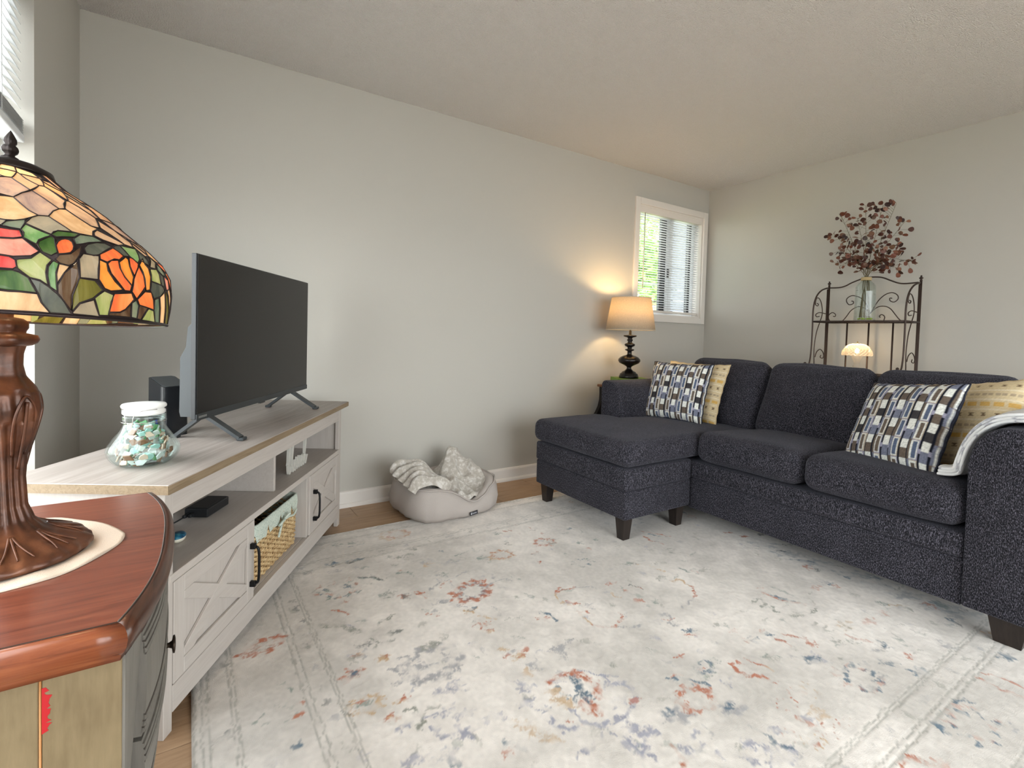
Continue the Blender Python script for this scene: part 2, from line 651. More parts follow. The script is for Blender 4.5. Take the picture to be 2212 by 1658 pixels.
b2 = thing('window_blind', (XL - 0.045, -1.75, 2.10), 0, 'white slatted blind half raised in the big window beside the stained glass lamp', 'blind')
MB().box(XL - 0.072, XL - 0.012, -2.69, -0.815, 2.045, 2.098, 0.002, 1).build('headrail', TRIM2, b2, True)
me = slat_mesh('slat', 1.865, 0.050, 0.0035, 'y')
z = 2.030
while z > 1.69:
    o = put(bpy.data.objects.new('slat', me), b2)
    o.location = (0.0, -0.0025, z - 2.10)
    o.rotation_euler = (0, R(40), 0)
    z -= 0.0285
for i in range(9):
    o = put(bpy.data.objects.new('slat', me), b2)
    o.location = (0.0, -0.0025, 1.628 + 0.005 * i - 2.10)
    o.rotation_euler = (0, R(4), 0)
MB().box(XL - 0.072, XL - 0.018, -2.685, -0.820, 1.598, 1.622, 0.004, 2).build('bottom_rail', TRIM2, b2, True)
for yy in (-2.4, -1.75, -1.05):
    MB().tube([(XL - 0.018, yy, 2.045), (XL - 0.018, yy, 1.62)], 0.0012, 5).build('ladder_cord', BLIND, b2, True)

# ------------------------------------------------------------------ outside
GRASS = mat('lawn_grass', (0.16, 0.27, 0.07), 0.9)
setcol(GRASS, ramp(GRASS, noise(GRASS, coords(GRASS), 3, 5), [(0.3, (0.12, 0.22, 0.05)), (0.7, (0.24, 0.36, 0.11))]))
g = MB().grid(24, 24, lambda u, v_: (-28 + 56 * u, 3.2 + 26 * v_, -0.35 + 0.05 * math.sin(9 * u) * math.sin(7 * v_)))
o = tag(g.build('lawn', GRASS), 'green lawn outside the windows', 'lawn', kind='stuff')

CONC = mat('pale_concrete', (0.52, 0.50, 0.47), 0.9)
setcol(CONC, ramp(CONC, noise(CONC, coords(CONC), 2, 5), [(0.3, (0.46, 0.44, 0.41)), (0.7, (0.58, 0.56, 0.52))]))
struct(MB().box(-22, 14, -22, 3.2, -0.55, -0.36), 'bounce_terrace', CONC)  # unseen pale slab added to bounce neutral daylight into the room

LEAF = mat('sunny_green_leaf', (0.30, 0.50, 0.12), 0.6)
v = coords(LEAF)
setcol(LEAF, ramp(LEAF, noise(LEAF, v, 1.7, 3), [(0.3, (0.20, 0.42, 0.08)), (0.55, (0.42, 0.60, 0.18)), (0.75, (0.60, 0.66, 0.32))]))
bsdf(LEAF).inputs['Subsurface Weight'].default_value = 0.0
BARK = mat('bark', (0.12, 0.09, 0.07), 0.9)


def tree(loc, h, rx, rz, cz, n, label, seed):
    rr = random.Random(seed)
    t = thing('leafy_tree', loc, 0, label, 'tree')
    mb_ = MB()
    mb_.tube(catmull([(0, 0, 0), (0.05, 0.03, h * 0.35), (-0.04, 0.05, h * 0.7), (0, 0, h)], 5), [0.12 - 0.1 * i / 15 for i in range(16)], 8)
    for i in range(9):
        a, zz = rr.uniform(0, 6.28), rr.uniform(0.35, 0.8) * h
        mb_.tube([(0, 0, zz), (math.cos(a) * rx * .5, math.sin(a) * rx * .5, zz + .3), (math.cos(a) * rx * .85, math.sin(a) * rx * .85, zz + .35)], [0.04, 0.025, 0.01], 6)
    mb_.build('trunk', BARK, t)
    vs, fs = [], []
    cl = [(rr.gauss(0, .45) * rx, rr.gauss(0, .45) * rx, cz + rr.gauss(0, .45) * rz, rr.uniform(.25, .5)) for _ in range(60)]
    for i in range(n):
        cx, cy, c3, cr = rr.choice(cl)
        c = Vector((cx + rr.gauss(0, cr * .6), cy + rr.gauss(0, cr * .6), c3 + rr.gauss(0, cr * .6)))
        a = Vector((rr.gauss(0, 1), rr.gauss(0, 1), rr.gauss(0, .5))).normalized()
        b = a.cross(Vector((rr.gauss(0, 1), rr.gauss(0, 1), rr.gauss(0, 1)))).normalized()
        L_, W_ = rr.uniform(.05, .10), rr.uniform(.025, .045)
        k_ = len(vs)
        nn = a.cross(b) * 0.012
        vs += [c - a * L_, c + b * W_ + nn, c + a * L_, c - b * W_ + nn]
        fs += [(k_, k_ + 1, k_ + 2, k_ + 3)]
    MB().add(vs, fs).build('foliage', LEAF, t)['kind'] = 'stuff'


tree((3.3, 4.3, -0.35), 3.2, 1.1, 1.0, 2.9, 5000, 'light green leafy tree outside the small window', 3)
tree((5.4, 6.6, -0.35), 4.2, 1.6, 1.4, 3.6, 5000, 'second green tree further back outside the small window', 4)
tree((2.3, 6.4, -0.35), 4.0, 1.4, 1.3, 3.0, 4000, 'green tree at the left outside the small window', 5)

SIDING = mat('grey_siding', (0.095, 0.105, 0.115), 0.7)
fn = thing('privacy_screen', (3.02, 2.56, -0.35), 0, 'pale grey boarded privacy screen outside the small window', 'screen')
bd = MB().box(-0.415, 0.415, -0.012, 0.012, 0.0, 0.176, 0.002, 1).mesh('board', SIDING)
for i in range(21):
    o = put(bpy.data.objects.new('board', bd), fn)
    o.location = (0, 0, 0.05 + i * 0.18)
for xx in (-0.36, 0.36):
    MB().box(xx - .04, xx + .04, 0.0125, 0.09, 0, 3.85).build('post', SIDING, fn)

# ------------------------------------------------------------------ sectional sofa
SOFA = mat('charcoal_chenille', (0.028, 0.028, 0.036), 0.92, spec=0.15)
v = coords(SOFA, (1, 1, 0.35))
f1 = noise(SOFA, v, 420, 2, 0.7)
f2 = noise(SOFA, coords(SOFA), 7, 4, 0.6)
c1 = ramp(SOFA, f1, [(0.38, (0.005, 0.005, 0.007)), (0.52, (0.027, 0.0255, 0.032)), (0.66, (0.155, 0.147, 0.185))])
setcol(SOFA, mixc(SOFA, c1, ramp(SOFA, f2, [(0.3, (0.5, 0.5, 0.5)), (0.7, (1, 1, 1))]), 0.55, 'MULTIPLY'))
bsdf(SOFA).inputs['Sheen Weight'].default_value = 0.12
bsdf(SOFA).inputs['Sheen Roughness'].default_value = 0.5
bsdf(SOFA).inputs['Sheen Tint'].default_value = (0.6, 0.62, 0.75, 1)
bump(SOFA, f1, 0.5, 0.003)

sofa = thing('sectional_sofa', (-1.40, -1.52, 0.012), 0, 'charcoal chenille sectional sofa with a chaise, standing on the patterned rug', 'sofa')


def soft(name, x0, x1, y0, y1, z0, z1, r, parent, crown=(0, 0, 0), n=16, wob=0.004, seed=0, tilt=0.0, M=None, m_=None):
    vs, fs = rbox((x1 - x0) / 2, (y1 - y0) / 2, (z1 - z0) / 2, r, n, crown, wob, seed)
    c = Vector(((x0 + x1) / 2, (y0 + y1) / 2, (z0 + z1) / 2))
    Mx = Matrix.Translation(c) @ Matrix.Rotation(tilt, 4, 'Y')
    if M is not None:
        Mx = M
    return MB().add([Mx @ p for p in vs], fs, True).build(name, m_ or SOFA, parent, True)


# base of the long seat: skirt + upper band, seam between them
MB().box(-1.736, -0.74, -2.381, -0.662, 0.105, 0.279, 0.008, 3).build('base_rail', SOFA, sofa, True)
MB().box(-1.744, -0.745, -2.380, -0.663, 0.2795, 0.372, 0.012, 3).build('deck_band', SOFA, sofa, True)
# back frame
MB().box(-0.90, -0.66, -2.382, -0.661, 0.3725, 0.845, 0.05, 5).build('back_frame', SOFA, sofa, True)
# arms (front panel profile in y,z)


def arm(name, inner, outer, top):
    s = -1 if outer < inner else 1
    pts = [(inner, 0.112), (inner, 0.63)]
    for i in range(9):
        a = math.pi / 2 * i / 8
        pts.append((inner + s * 0.10 * (1 - math.cos(a)), 0.63 + (top - 0.63) * math.sin(a)))
    pts.append((outer - s * 0.035, top + 0.004))
    for i in range(1, 6):
        a = math.pi / 2 * i / 5
        pts.append((outer - s * 0.035 + s * 0.035 * math.sin(a), top + 0.004 - 0.035 * (1 - math.cos(a))))
    pts.append((outer, 0.112))
    MB().prism(pts, 'x', -1.752, -0.66, 0.010, 3).build(name, SOFA, sofa, True)


arm('arm', -0.660, -0.484, 0.752)
arm('arm', -2.383, -2.600, 0.772)
# seat cushions
for k_, (ya, yb) in enumerate(((-1.803, -1.243), (-2.378, -1.809))):
    vs, fs = rbox(0.37, (yb - ya) / 2, 0.082, 0.055, 18, (0.006, 0.0, 0.014), 0.004, 3 + k_)
    Mx = Matrix.Translation((-1.392, (ya + yb) / 2, 0.446)) @ Matrix.Rotation(R(3.2), 4, 'Y')
    MB().add([Mx @ p for p in vs], fs, True).build('seat_cushion', SOFA, sofa, True)
# chaise: ottoman box on legs and T cushion
MB().box(-2.262, -1.754, -1.222, -0.462, 0.125, 0.272, 0.010, 3).build('chaise_base', SOFA, sofa, True)
MB().box(-2.266, -1.754, -1.226, -0.458, 0.2725, 0.386, 0.014, 3).build('chaise_band', SOFA, sofa, True)
tp = [(-2.285, -1.246), (-1.02, -1.238), (-1.02, -0.668), (-1.762, -0.668), (-1.762, -0.440), (-2.285, -0.440)]
bm = bmesh.new()
A_ = [bm.verts.new((x, y, 0.392)) for x, y in tp]
B_ = [bm.verts.new((x, y, 0.525)) for x, y in tp]
bm.faces.new(A_[::-1]); bm.faces.new(B_)
for i in range(6):
    bm.faces.new((A_[i], A_[(i + 1) % 6], B_[(i + 1) % 6], B_[i]))
bmesh.ops.recalc_face_normals(bm, faces=bm.faces[:])
bmesh.ops.bevel(bm, geom=bm.edges[:], offset=0.045, segments=5, affect='EDGES', profile=0.5)
bmesh.ops.triangulate(bm, faces=[f for f in bm.faces if len(f.verts) > 4])
bmesh.ops.subdivide_edges(bm, edges=[e for e in bm.edges if e.calc_length() > 0.10], cuts=5, use_grid_fill=True)
bmesh.ops.triangulate(bm, faces=[f for f in bm.faces if len(f.verts) > 4])
for v_ in bm.verts:
    p = v_.co
    if p.z > 0.50:
        dx = min(p.x + 2.285, -1.02 - p.x)
        dy = min(p.y + 1.24, -0.44 - p.y)
        p.z += 0.016 * min(1, max(0, dx) / 0.2) * min(1, max(0, dy) / 0.2) - (0.04 * max(0, p.x + 1.75) / 0.7)
    v_.co = p + mnoise.noise_vector(p * 6) * 0.004
MB().addbm(bm, True).build('chaise_cushion', SOFA, sofa, True)
# back cushions
for k_, (ya, yb, dz) in enumerate(((-1.195, -0.625, 0.0), (-1.790, -1.212, 0.0), (-2.368, -1.803, 0.004))):
    vs, fs = rbox(0.095, (yb - ya) / 2, 0.245, 0.065, 18, (0.045, 0.006, 0.012), 0.008, 11 + k_)
    Mx = Matrix.Translation((-1.005, (ya + yb) / 2, 0.672 + dz)) @ Matrix.Rotation(R(25), 4, 'Y')
    MB().add([Mx @ p for p in vs], fs, True).build('back_cushion', SOFA, sofa, True)
# tapered block legs
def leg(cx, cy, top, wt=0.062, wb=0.044):
    mb_ = MB()
    vs = [(cx + sx * w / 2, cy + sy * w / 2, z_) for z_, w in ((0.012, wb), (top, wt)) for sx, sy in ((-1, -1), (1, -1), (1, 1), (-1, 1))]
    mb_.add(vs, [(3, 2, 1, 0), (4, 5, 6, 7), (0, 1, 5, 4), (1, 2, 6, 5), (2, 3, 7, 6), (3, 0, 4, 7)])
    mb_.build('leg', ESPR, sofa, True)


leg(-2.213, -1.170, 0.126); leg(-2.205, -0.512, 0.126); leg(-1.805, -1.170, 0.126)
leg(-1.665, -2.500, 0.113, 0.105, 0.072); leg(-0.75, -2.52, 0.113); leg(-0.75, -0.56, 0.113); leg(-1.68, -0.57, 0.113)

# ------------------------------------------------------------------ throw pillows
PILW = attr_mat('woven_geometric_cotton', 0.85, 0.2, (500, 0.35, 0.002))
PILT = attr_mat('tan_embroidered_cotton', 0.85, 0.2, (500, 0.35, 0.002))
NAVY = np.array(srgb(40, 44, 62)) * 0.6
C_ = {'white': srgb(225, 226, 220), 'blue': srgb(88, 100, 124), 'slate': srgb(118, 122, 140), 'brown': srgb(104, 92, 82), 'dark': srgb(62, 60, 62), 'tan': srgb(186, 174, 156), 'black': srgb(24, 26, 38), 'lav': srgb(150, 148, 168)}


def hsh(*a):
    return (math.sin(sum(x * y for x, y in zip(a, (12.9898, 78.233, 37.719)))) * 43758.5453) % 1.0


def geo_pattern(u, v_):
    """columns of offset bars: white / brown blocks between thin black lines, framed rectangles between them"""
    x = u * 11.0 + 0.35
    col = int(math.floor(x))
    fx = x - col
    y = v_ * 2.45 + (0.5 if (col // 2) % 2 else 0.0) + (0.25 if col % 2 else 0)
    row = int(math.floor(y))
    fy = y - row
    h = hsh(col, row, 1)
    n_ = 0.80 + 0.40 * hsh(int(u * 230), int(v_ * 150), 2)
    if col % 2 == 0:
        if fx < 0.17 or fx > 0.83:
            c = C_['black'] if 0.06 < fy < 0.94 else C_['white']
            if fy > 0.94 or fy < 0.06:
                c = C_['lav']
        elif fy < 0.26:
            c = C_['white']
        elif fy < 0.50:
            c = C_['dark'] if h > 0.5 else C_['brown']
        elif fy < 0.74:
            c = C_['white']
        else:
            c = C_['brown'] if h > 0.5 else C_['slate']
    else:
        f2 = (fy * 2) % 1.0
        hh = hsh(col, int(y * 2), 4)
        if 0.34 < fx < 0.74 and 0.10 < f2 < 0.90:
            c = C_['blue'] if hh > 0.4 else C_['brown']
        elif 0.22 < fx < 0.86 and 0.04 < f2 < 0.96:
            c = C_['white']
        elif fx <= 0.22:
            c = C_['slate'] if fy < 0.5 else C_['brown']
        else:
            c = C_['tan'] if fy < 0.5 else C_['lav']
    return tuple(min(0.9, q * n_) for q in c)


def tan_pattern(u, v_):
    base = srgb(205, 186, 150)
    x, y = u * 10, v_ * 18
    r_, c_ = int(y), int(x)
    fx, fy = x - c_, y - r_
    kind = r_ % 6
    n_ = 0.9 + 0.2 * hsh(int(u * 260), int(v_ * 260), 5)
    c = base
    if kind in (0,) and 0.12 < fx < 0.88 and 0.1 < fy < 0.9:
        c = srgb(205, 165, 95)
    elif kind == 2 and 0.25 < fy < 0.75 and (0.1 < fx < 0.45 or 0.55 < fx < 0.9):
        c = srgb(170, 152, 128)
    elif kind == 4 and 0.3 < fx < 0.7 and 0.2 < fy < 0.8 and (abs(fx - 0.5) * 1.5 < abs(fy - 0.5) + 0.08):
        c = srgb(120, 100, 78)
    elif kind in (1, 3, 5) and 0.35 < fy < 0.6:
        c = srgb(216, 202, 174)
    return tuple(q * n_ for q in c)


def pillow(name, w, h, thick, pat, m_, back, label, corners=None, M=None, n=110, seed=0):
    """plump square pillow; local x,y in its plane, z = thickness. M places it in the world."""
    vs, cols = [], []
    def shape(u, w_, side):
        a, b = 2 * u - 1, 2 * w_ - 1
        ex = 1 - 0.055 * (1 - b * b) * abs(a) ** 3          # sides pulled in
        ey = 1 - 0.055 * (1 - a * a) * abs(b) ** 3
        t = (max(0, 1 - a ** 4) ** 0.62) * (max(0, 1 - b ** 4) ** 0.62)
        wr = 0.004 * mnoise.noise(Vector((a * 3.1 + seed, b * 3.3, side)))
        edge = 0.002 * math.sin(a * 21 + seed) * (abs(b) ** 8) + 0.002 * math.sin(b * 19 + seed) * (abs(a) ** 8)
        return Vector((a * ex * w / 2 + edge * a, b * ey * h / 2 + edge * b, side * (thick / 2 * t) + wr * t))
    for side in (1, -1):
        for i in range(n):
            for j in range(n):
                u, w_ = i / (n - 1), j / (n - 1)
                vs.append(shape(u, w_, side))
                cols.append(pat(u, w_) if side > 0 else back)
    fs = []
    for s_ in range(2):
        o_ = s_ * n * n
        for i in range(n - 1):
            for j in range(n - 1):
                q = (o_ + i * n + j, o_ + (i + 1) * n + j, o_ + (i + 1) * n + j + 1, o_ + i * n + j + 1)
                fs.append(q if s_ == 0 else q[::-1])
    mb_ = MB().add(vs, fs, True)
    me = mb_.mesh(name, m_)
    color_attr(me, np.array(cols))
    # weld the seam
    bm = bmesh.new(); bm.from_mesh(me)
    bmesh.ops.remove_doubles(bm, verts=bm.verts[:], dist=1e-5)
    bm.to_mesh(me); bm.free()
    root = thing(name, (0, 0, 0), 0, label, 'pillow')
    root.matrix_world = M
    o = put(bpy.data.objects.new('cover', me), root)
    rim = []
    for k_ in range(4):
        for i in range(24):
            t = i / 24
            u, w_ = ((t, 0), (1, t), (1 - t, 1), (0, 1 - t))[k_]
            rim.append(shape(u, w_, 1))
    MB().tube(rim, 0.0035, 6, closed=True).build('piping', mat(name + '_piping', tuple(back) if seed < 5 else srgb(200, 178, 138), 0.9), root)
    return root


def frame(c, xdir, up_, flip=1):
    """matrix with local x along xdir, y along up_, z outward"""
    x = Vector(xdir).normalized()
    y = Vector(up_)
    y = (y - x * y.dot(x)).normalized()
    z_ = x.cross(y)
    M = Matrix((x, y, z_)).transposed().to_4x4()
    M.translation = Vector(c)
    return M


pillow('throw_pillow', 0.415, 0.40, 0.13, geo_pattern, PILW, NAVY, 'blue and brown geometric throw pillow leaning by the far sofa arm',
       M=frame((-1.375, -0.805, 0.700), (0.10, -0.44, 0.0), (0.155, 0.0, 0.35)), seed=1)
pillow('throw_pillow', 0.46, 0.41, 0.09, tan_pattern, PILT, srgb(200, 182, 148), 'tan embroidered pillow tucked behind the geometric pillow by the far arm',
       M=frame((-1.235, -0.815, 0.695), (0.02, -0.44, 0.0), (0.135, 0.0, 0.35)), seed=6)
pillow('throw_pillow', 0.43, 0.43, 0.14, geo_pattern, PILW, NAVY, 'blue and brown geometric throw pillow standing on the right seat cushion',
       M=frame((-1.435, -2.070, 0.690), (-0.14, -0.36, 0.035), (0.20, -0.04, 0.36)), seed=2)
pillow('throw_pillow', 0.45, 0.42, 0.12, tan_pattern, PILT, srgb(200, 182, 148), 'tan embroidered pillow leaning into the near sofa arm',
       M=frame((-1.245, -2.225, 0.698), (-0.10, -0.36, 0.06), (0.14, -0.05, 0.36)), seed=7)

# ------------------------------------------------------------------ white throw over the near arm
BLAN = mat('white_sherpa_throw', (0.66, 0.66, 0.66), 0.95, spec=0.1)
v = coords(BLAN)
stp = N(BLAN, 'ShaderNodeTexWave', wave_type='BANDS', bands_direction='X')
stp.inputs['Scale'].default_value = 11
stp.inputs['Distortion'].default_value = 6
stp.inputs['Detail'].default_value = 4
link(BLAN, v, stp.inputs['Vector'])
setcol(BLAN, ramp(BLAN, stp.outputs['Fac'], [(0.0, (0.46, 0.46, 0.50)), (0.06, (0.74, 0.74, 0.76)), (0.16, (0.84, 0.84, 0.84))]))
bump(BLAN, noise(BLAN, v, 240, 3), 0.6, 0.004)
bl = thing('throw_blanket', (-1.35, -2.45, 0.53), 0, 'folded white throw with grey streaks draped over the near sofa arm', 'blanket')


def drape_path(lift, x):
    p = [(-2.275, 0.552 - 0.045 * max(0, x + 1.7)), (-2.32, 0.556 - 0.045 * max(0, x + 1.7)), (-2.352, 0.575), (-2.362, 0.62), (-2.374, 0.675), (-2.398, 0.728), (-2.435, 0.768), (-2.48, 0.788), (-2.54, 0.796), (-2.585, 0.793), (-2.612, 0.77), (-2.622, 0.70), (-2.622, 0.56)]
    pts = catmull([(0, a, b) for a, b in p], 5)
    out = []
    for i, q in enumerate(pts):
        a = pts[min(i + 1, len(pts) - 1)] - pts[max(i - 1, 0)]
        nn = Vector((0, -a.z, a.y)).normalized()
        if nn.z < -0.01 and i < 40:
            nn = -nn
        out.append(q + Vector((0, nn.y, nn.z)) * lift * (1 if nn.z > -0.2 else -1))
    return out


for layer, (xa, xb, lf) in enumerate(((-1.695, -1.05, 0.007), (-1.688, -1.08, 0.018), (-1.676, -1.10, 0.029))):
    mb_ = MB()
    nx = 26
    def fn_(u, w_, lf=lf, xa=xa, xb=xb):
        x = xa + (xb - xa) * u
        P_ = drape_path(lf + 0.004 * math.sin(u * 19 + w_ * 5), x)
        q = P_[min(len(P_) - 1, int(round(w_ * (len(P_) - 1))))]
        return Vector((x + 0.010 * math.sin(w_ * 14 + lf * 90), q.y, q.z))
    npth = len(drape_path(0, -1.4))
    top_ = [[fn_(i / (nx - 1), j / (npth - 1)) for j in range(npth)] for i in range(nx)]
    mb_.grid(nx, npth, lambda u, w_: top_[int(round(u * (nx - 1)))][int(round(w_ * (npth - 1)))])
    o = mb_.build('fold', BLAN, bl, True)
    so = o.modifiers.new('thickness', 'SOLIDIFY')
    so.thickness = 0.013
    so.offset = 0
    o.modifiers.new('soft', 'SUBSURF').render_levels = 1

# ------------------------------------------------------------------ patterned area rug
RUGX0, RUGX1, RUGY0, RUGY1 = -4.090, -1.05, -2.765, -0.395


def build_rug():
    st_ = 0.0048
    nx, ny = int((RUGX1 - RUGX0) / st_), int((RUGY1 - RUGY0) / st_)
    X, Y = np.meshgrid(np.linspace(RUGX0, RUGX1, nx), np.linspace(RUGY0, RUGY1, ny), indexing='ij')
    g = np.random.default_rng(5)

    def vnoise(scale, seed):
        gg = np.random.default_rng(seed)
        gx, gy = int((RUGX1 - RUGX0) / scale) + 3, int((RUGY1 - RUGY0) / scale) + 3
        a = gg.random((gx, gy))
        fx, fy = (X - RUGX0) / scale, (Y - RUGY0) / scale
        i, j = fx.astype(int), fy.astype(int)
        u, w = fx - i, fy - j
        u, w = u * u * (3 - 2 * u), w * w * (3 - 2 * w)
        return (a[i, j] * (1 - u) * (1 - w) + a[i + 1, j] * u * (1 - w) + a[i, j + 1] * (1 - u) * w + a[i + 1, j + 1] * u * w)

    n_big = 0.5 * vnoise(0.30, 1) + 0.3 * vnoise(0.11, 2) + 0.2 * vnoise(0.04, 3)
    n_f1, n_f2 = vnoise(0.018, 4), vnoise(0.010, 6)
    n_e = vnoise(0.03, 8)
    n_g = g.random(X.shape)
    # threads run along x: streaky wear
    gg = np.random.default_rng(9)
    base = np.array(srgb(235, 228, 221))
    grey = np.array(srgb(202, 196, 189))
    col = np.empty(X.shape + (3,))
    k = np.clip((n_big - 0.36) * 2.6, 0, 1)[..., None]
    col[:] = grey * (1 - k) + base * k
    hgt = 0.0012 * (n_f2 - 0.5) + 0.0010 * (n_f1 - 0.5)

    jx = 0.012 * (vnoise(0.026, 20) - 0.5) + 0.016 * (vnoise(0.011, 21) - 0.5)
    jy = 0.012 * (vnoise(0.026, 22) - 0.5) + 0.016 * (vnoise(0.011, 23) - 0.5)
    XJ, YJ = X + jx, Y + jy
    PAL = dict(o=np.array(srgb(182, 110, 80)), b=np.array(srgb(92, 112, 128)), g=np.array(srgb(150, 150, 140)), s=np.array(srgb(136, 146, 138)),
               t=np.array(srgb(198, 168, 132)), l=np.array(srgb(166, 164, 166)), d=np.array(srgb(108, 108, 106)), v=np.array(srgb(158, 158, 172)))

    def paint(mask, c, a):
        m = np.clip(mask, 0, 1)[..., None] * a
        return lambda sl: None

    def region(cx, cy, rad):
        i0 = max(0, int((cx - rad - RUGX0) / (RUGX1 - RUGX0) * nx)); i1 = min(nx, int((cx + rad - RUGX0) / (RUGX1 - RUGX0) * nx) + 2)
        j0 = max(0, int((cy - rad - RUGY0) / (RUGY1 - RUGY0) * ny)); j1 = min(ny, int((cy + rad - RUGY0) / (RUGY1 - RUGY0) * ny) + 2)
        return slice(i0, i1), slice(j0, j1)

    def apply(sl, m, c, a):
        m = np.clip(m, 0, 1) * min(1.0, a * 1.35) * np.clip((n_e[sl] - 0.15) * 2.6, 0.15, 1) * np.clip((0.55 * n_f1[sl] + 0.55 * n_f2[sl] + 0.35 * n_g[sl] - 0.42) * 3.0, 0.08, 1)
        col[sl] = col[sl] * (1 - m[..., None]) + PAL[c] * m[..., None]

    def ring(cx, cy, rx, ry, w, c, a=0.8, rot=0.0, lob=7, a0=0, a1=6.3):
        sl = region(cx, cy, max(rx, ry) * 1.6 + w)
        dx, dy = XJ[sl] - cx, YJ[sl] - cy
        cr, sr = math.cos(rot), math.sin(rot)
        px, py = (dx * cr + dy * sr) / rx, (-dx * sr + dy * cr) / ry
        rr, th = np.hypot(px, py), np.arctan2(py, px) % 6.2832
        lim = 1 + 0.14 * np.cos(lob * th)
        m = 1 - np.abs(rr - lim) / (w / min(rx, ry))
        m = np.where((th >= a0) & (th <= a1), m * 2.2, 0)
        apply(sl, m, c, a)

    def blob(cx, cy, rx, ry, c, a=0.8, rot=0.0, lob=5):
        sl = region(cx, cy, max(rx, ry) * 1.6)
        dx, dy = XJ[sl] - cx, YJ[sl] - cy
        cr, sr = math.cos(rot), math.sin(rot)
        px, py = (dx * cr + dy * sr) / rx, (-dx * sr + dy * cr) / ry
        rr, th = np.hypot(px, py), np.arctan2(py, px)
        apply(sl, (1 + 0.25 * np.cos(lob * th) - rr) * 4, c, a)

    def stroke(pts, w, c, a=0.7):
        P = [tuple(p[:2]) for p in catmull([(x, y, 0) for x, y in pts], 7)]
        xs, ys = [p[0] for p in P], [p[1] for p in P]
        cx, cy = (min(xs) + max(xs)) / 2, (min(ys) + max(ys)) / 2
        sl = region(cx, cy, max(max(xs) - min(xs), max(ys) - min(ys)) / 2 + w * 3)
        dmin = np.full(X[sl].shape, 9.0)
        for (xa, ya), (xb, yb) in zip(P[:-1], P[1:]):
            dx, dy = xb - xa, yb - ya
            L2 = dx * dx + dy * dy + 1e-12
            t = np.clip(((XJ[sl] - xa) * dx + (YJ[sl] - ya) * dy) / L2, 0, 1)
            dmin = np.minimum(dmin, np.hypot(XJ[sl] - xa - t * dx, YJ[sl] - ya - t * dy))
        apply(sl, (1 - dmin / w) * 2.2, c, a)

    def leafy(cx, cy, s, c, rot, a=0.6):
        for k_ in (-1, 0, 1):
            r_ = rot + k_ * 0.5
            blob(cx + math.cos(r_) * s * 0.6, cy + math.sin(r_) * s * 0.6, s * 0.6, s * 0.2, c, a, r_, 3)

    def flower(cx, cy, s, c1, c2, a=0.75):
        ring(cx, cy, s, s * 0.8, s * 0.22, c1, a, g.random() * 3, int(g.integers(6, 10)))
        blob(cx, cy, s * 0.35, s * 0.3, c2, a * 0.8, 0, 5)

    RUG_MOTIFS(ring, blob, stroke, leafy, flower, g)

    # woven border lines (raised pale bands edged by thin carved lines)
    def vline(x, y0, y1, w=0.0035, a=0.55, wav=0.0035):
        m = (1 - np.abs(X + jx * 0.5 - x) / w) * 1.6
        m = np.where((Y > y0) & (Y < y1), np.clip(m, 0, 1), 0) * a * np.clip(0.5 + n_e, 0, 1)
        col[:] = col * (1 - m[..., None]) + PAL['g'] * 0.85 * m[..., None]
        return np.where((Y > y0) & (Y < y1), np.clip(1 - np.abs(X - x) / 0.004, 0, 1), 0)

    def hline(y, x0, x1, w=0.0035, a=0.55):
        m = (1 - np.abs(Y + jy * 0.5 - y) / w) * 1.6
        m = np.where((X > x0) & (X < x1), np.clip(m, 0, 1), 0) * a * np.clip(0.5 + n_e, 0, 1)
        col[:] = col * (1 - m[..., None]) + PAL['g'] * 0.85 * m[..., None]
        return np.where((X > x0) & (X < x1), np.clip(1 - np.abs(Y - y) / 0.004, 0, 1), 0)

    groove = np.zeros(X.shape)
    for d in RUG_LINES:
        xa, xb, ya, yb = RUGX0 + d, RUGX1 - d, RUGY0 + d, RUGY1 - d
        groove = np.maximum(groove, vline(xa, ya, yb)); groove = np.maximum(groove, vline(xb, ya, yb))
        groove = np.maximum(groove, hline(ya, xa, xb)); groove = np.maximum(groove, hline(yb, xa, xb))
    hgt -= 0.0012 * groove
    edge = np.minimum(np.minimum(X - RUGX0, RUGX1 - X), np.minimum(Y - RUGY0, RUGY1 - Y))
    hgt -= 0.004 * np.clip(1 - edge / 0.006, 0, 1)
    col *= (0.93 + 0.14 * n_f2)[..., None]
    # ---- mesh
    Zt = 0.0115 + hgt
    top = np.stack([X, Y, Zt], -1).reshape(-1, 3)
    idx = np.arange(nx * ny).reshape(nx, ny)
    q = np.stack([idx[:-1, :-1], idx[1:, :-1], idx[1:, 1:], idx[:-1, 1:]], -1).reshape(-1, 4)
    bnd = np.concatenate([idx[:, 0], idx[-1, 1:], idx[-2::-1, -1], idx[0, -2:0:-1]])
    low = top[bnd].copy(); low[:, 2] = 0.0005
    nb = len(bnd)
    li = np.arange(nb) + nx * ny
    sk = np.stack([bnd, li, np.roll(li, -1), np.roll(bnd, -1)], -1)
    V = np.concatenate([top, low]); F = np.concatenate([q, sk])
    c0 = (-2.6, -1.7, 0.0)
    V = V - np.array(c0)
    me = bpy.data.meshes.new('area_rug')
    me.vertices.add(len(V)); me.vertices.foreach_set('co', V.astype(np.float32).ravel())
    me.loops.add(F.size); me.loops.foreach_set('vertex_index', F.ravel().astype(np.int32))
    me.polygons.add(len(F)); me.polygons.foreach_set('loop_start', (np.arange(len(F)) * 4).astype(np.int32))
    me.polygons.foreach_set('use_smooth', np.ones(len(F), bool))
    me.update(calc_edges=True)
    me.validate()
    C = np.concatenate([col.reshape(-1, 3), np.tile(base * 0.95, (nb, 1))])
    color_attr(me, C)
    RM = attr_mat('woven_wool_rug', 0.95, 0.1, (330, 0.45, 0.003), 0.3)
    me.materials.append(RM)
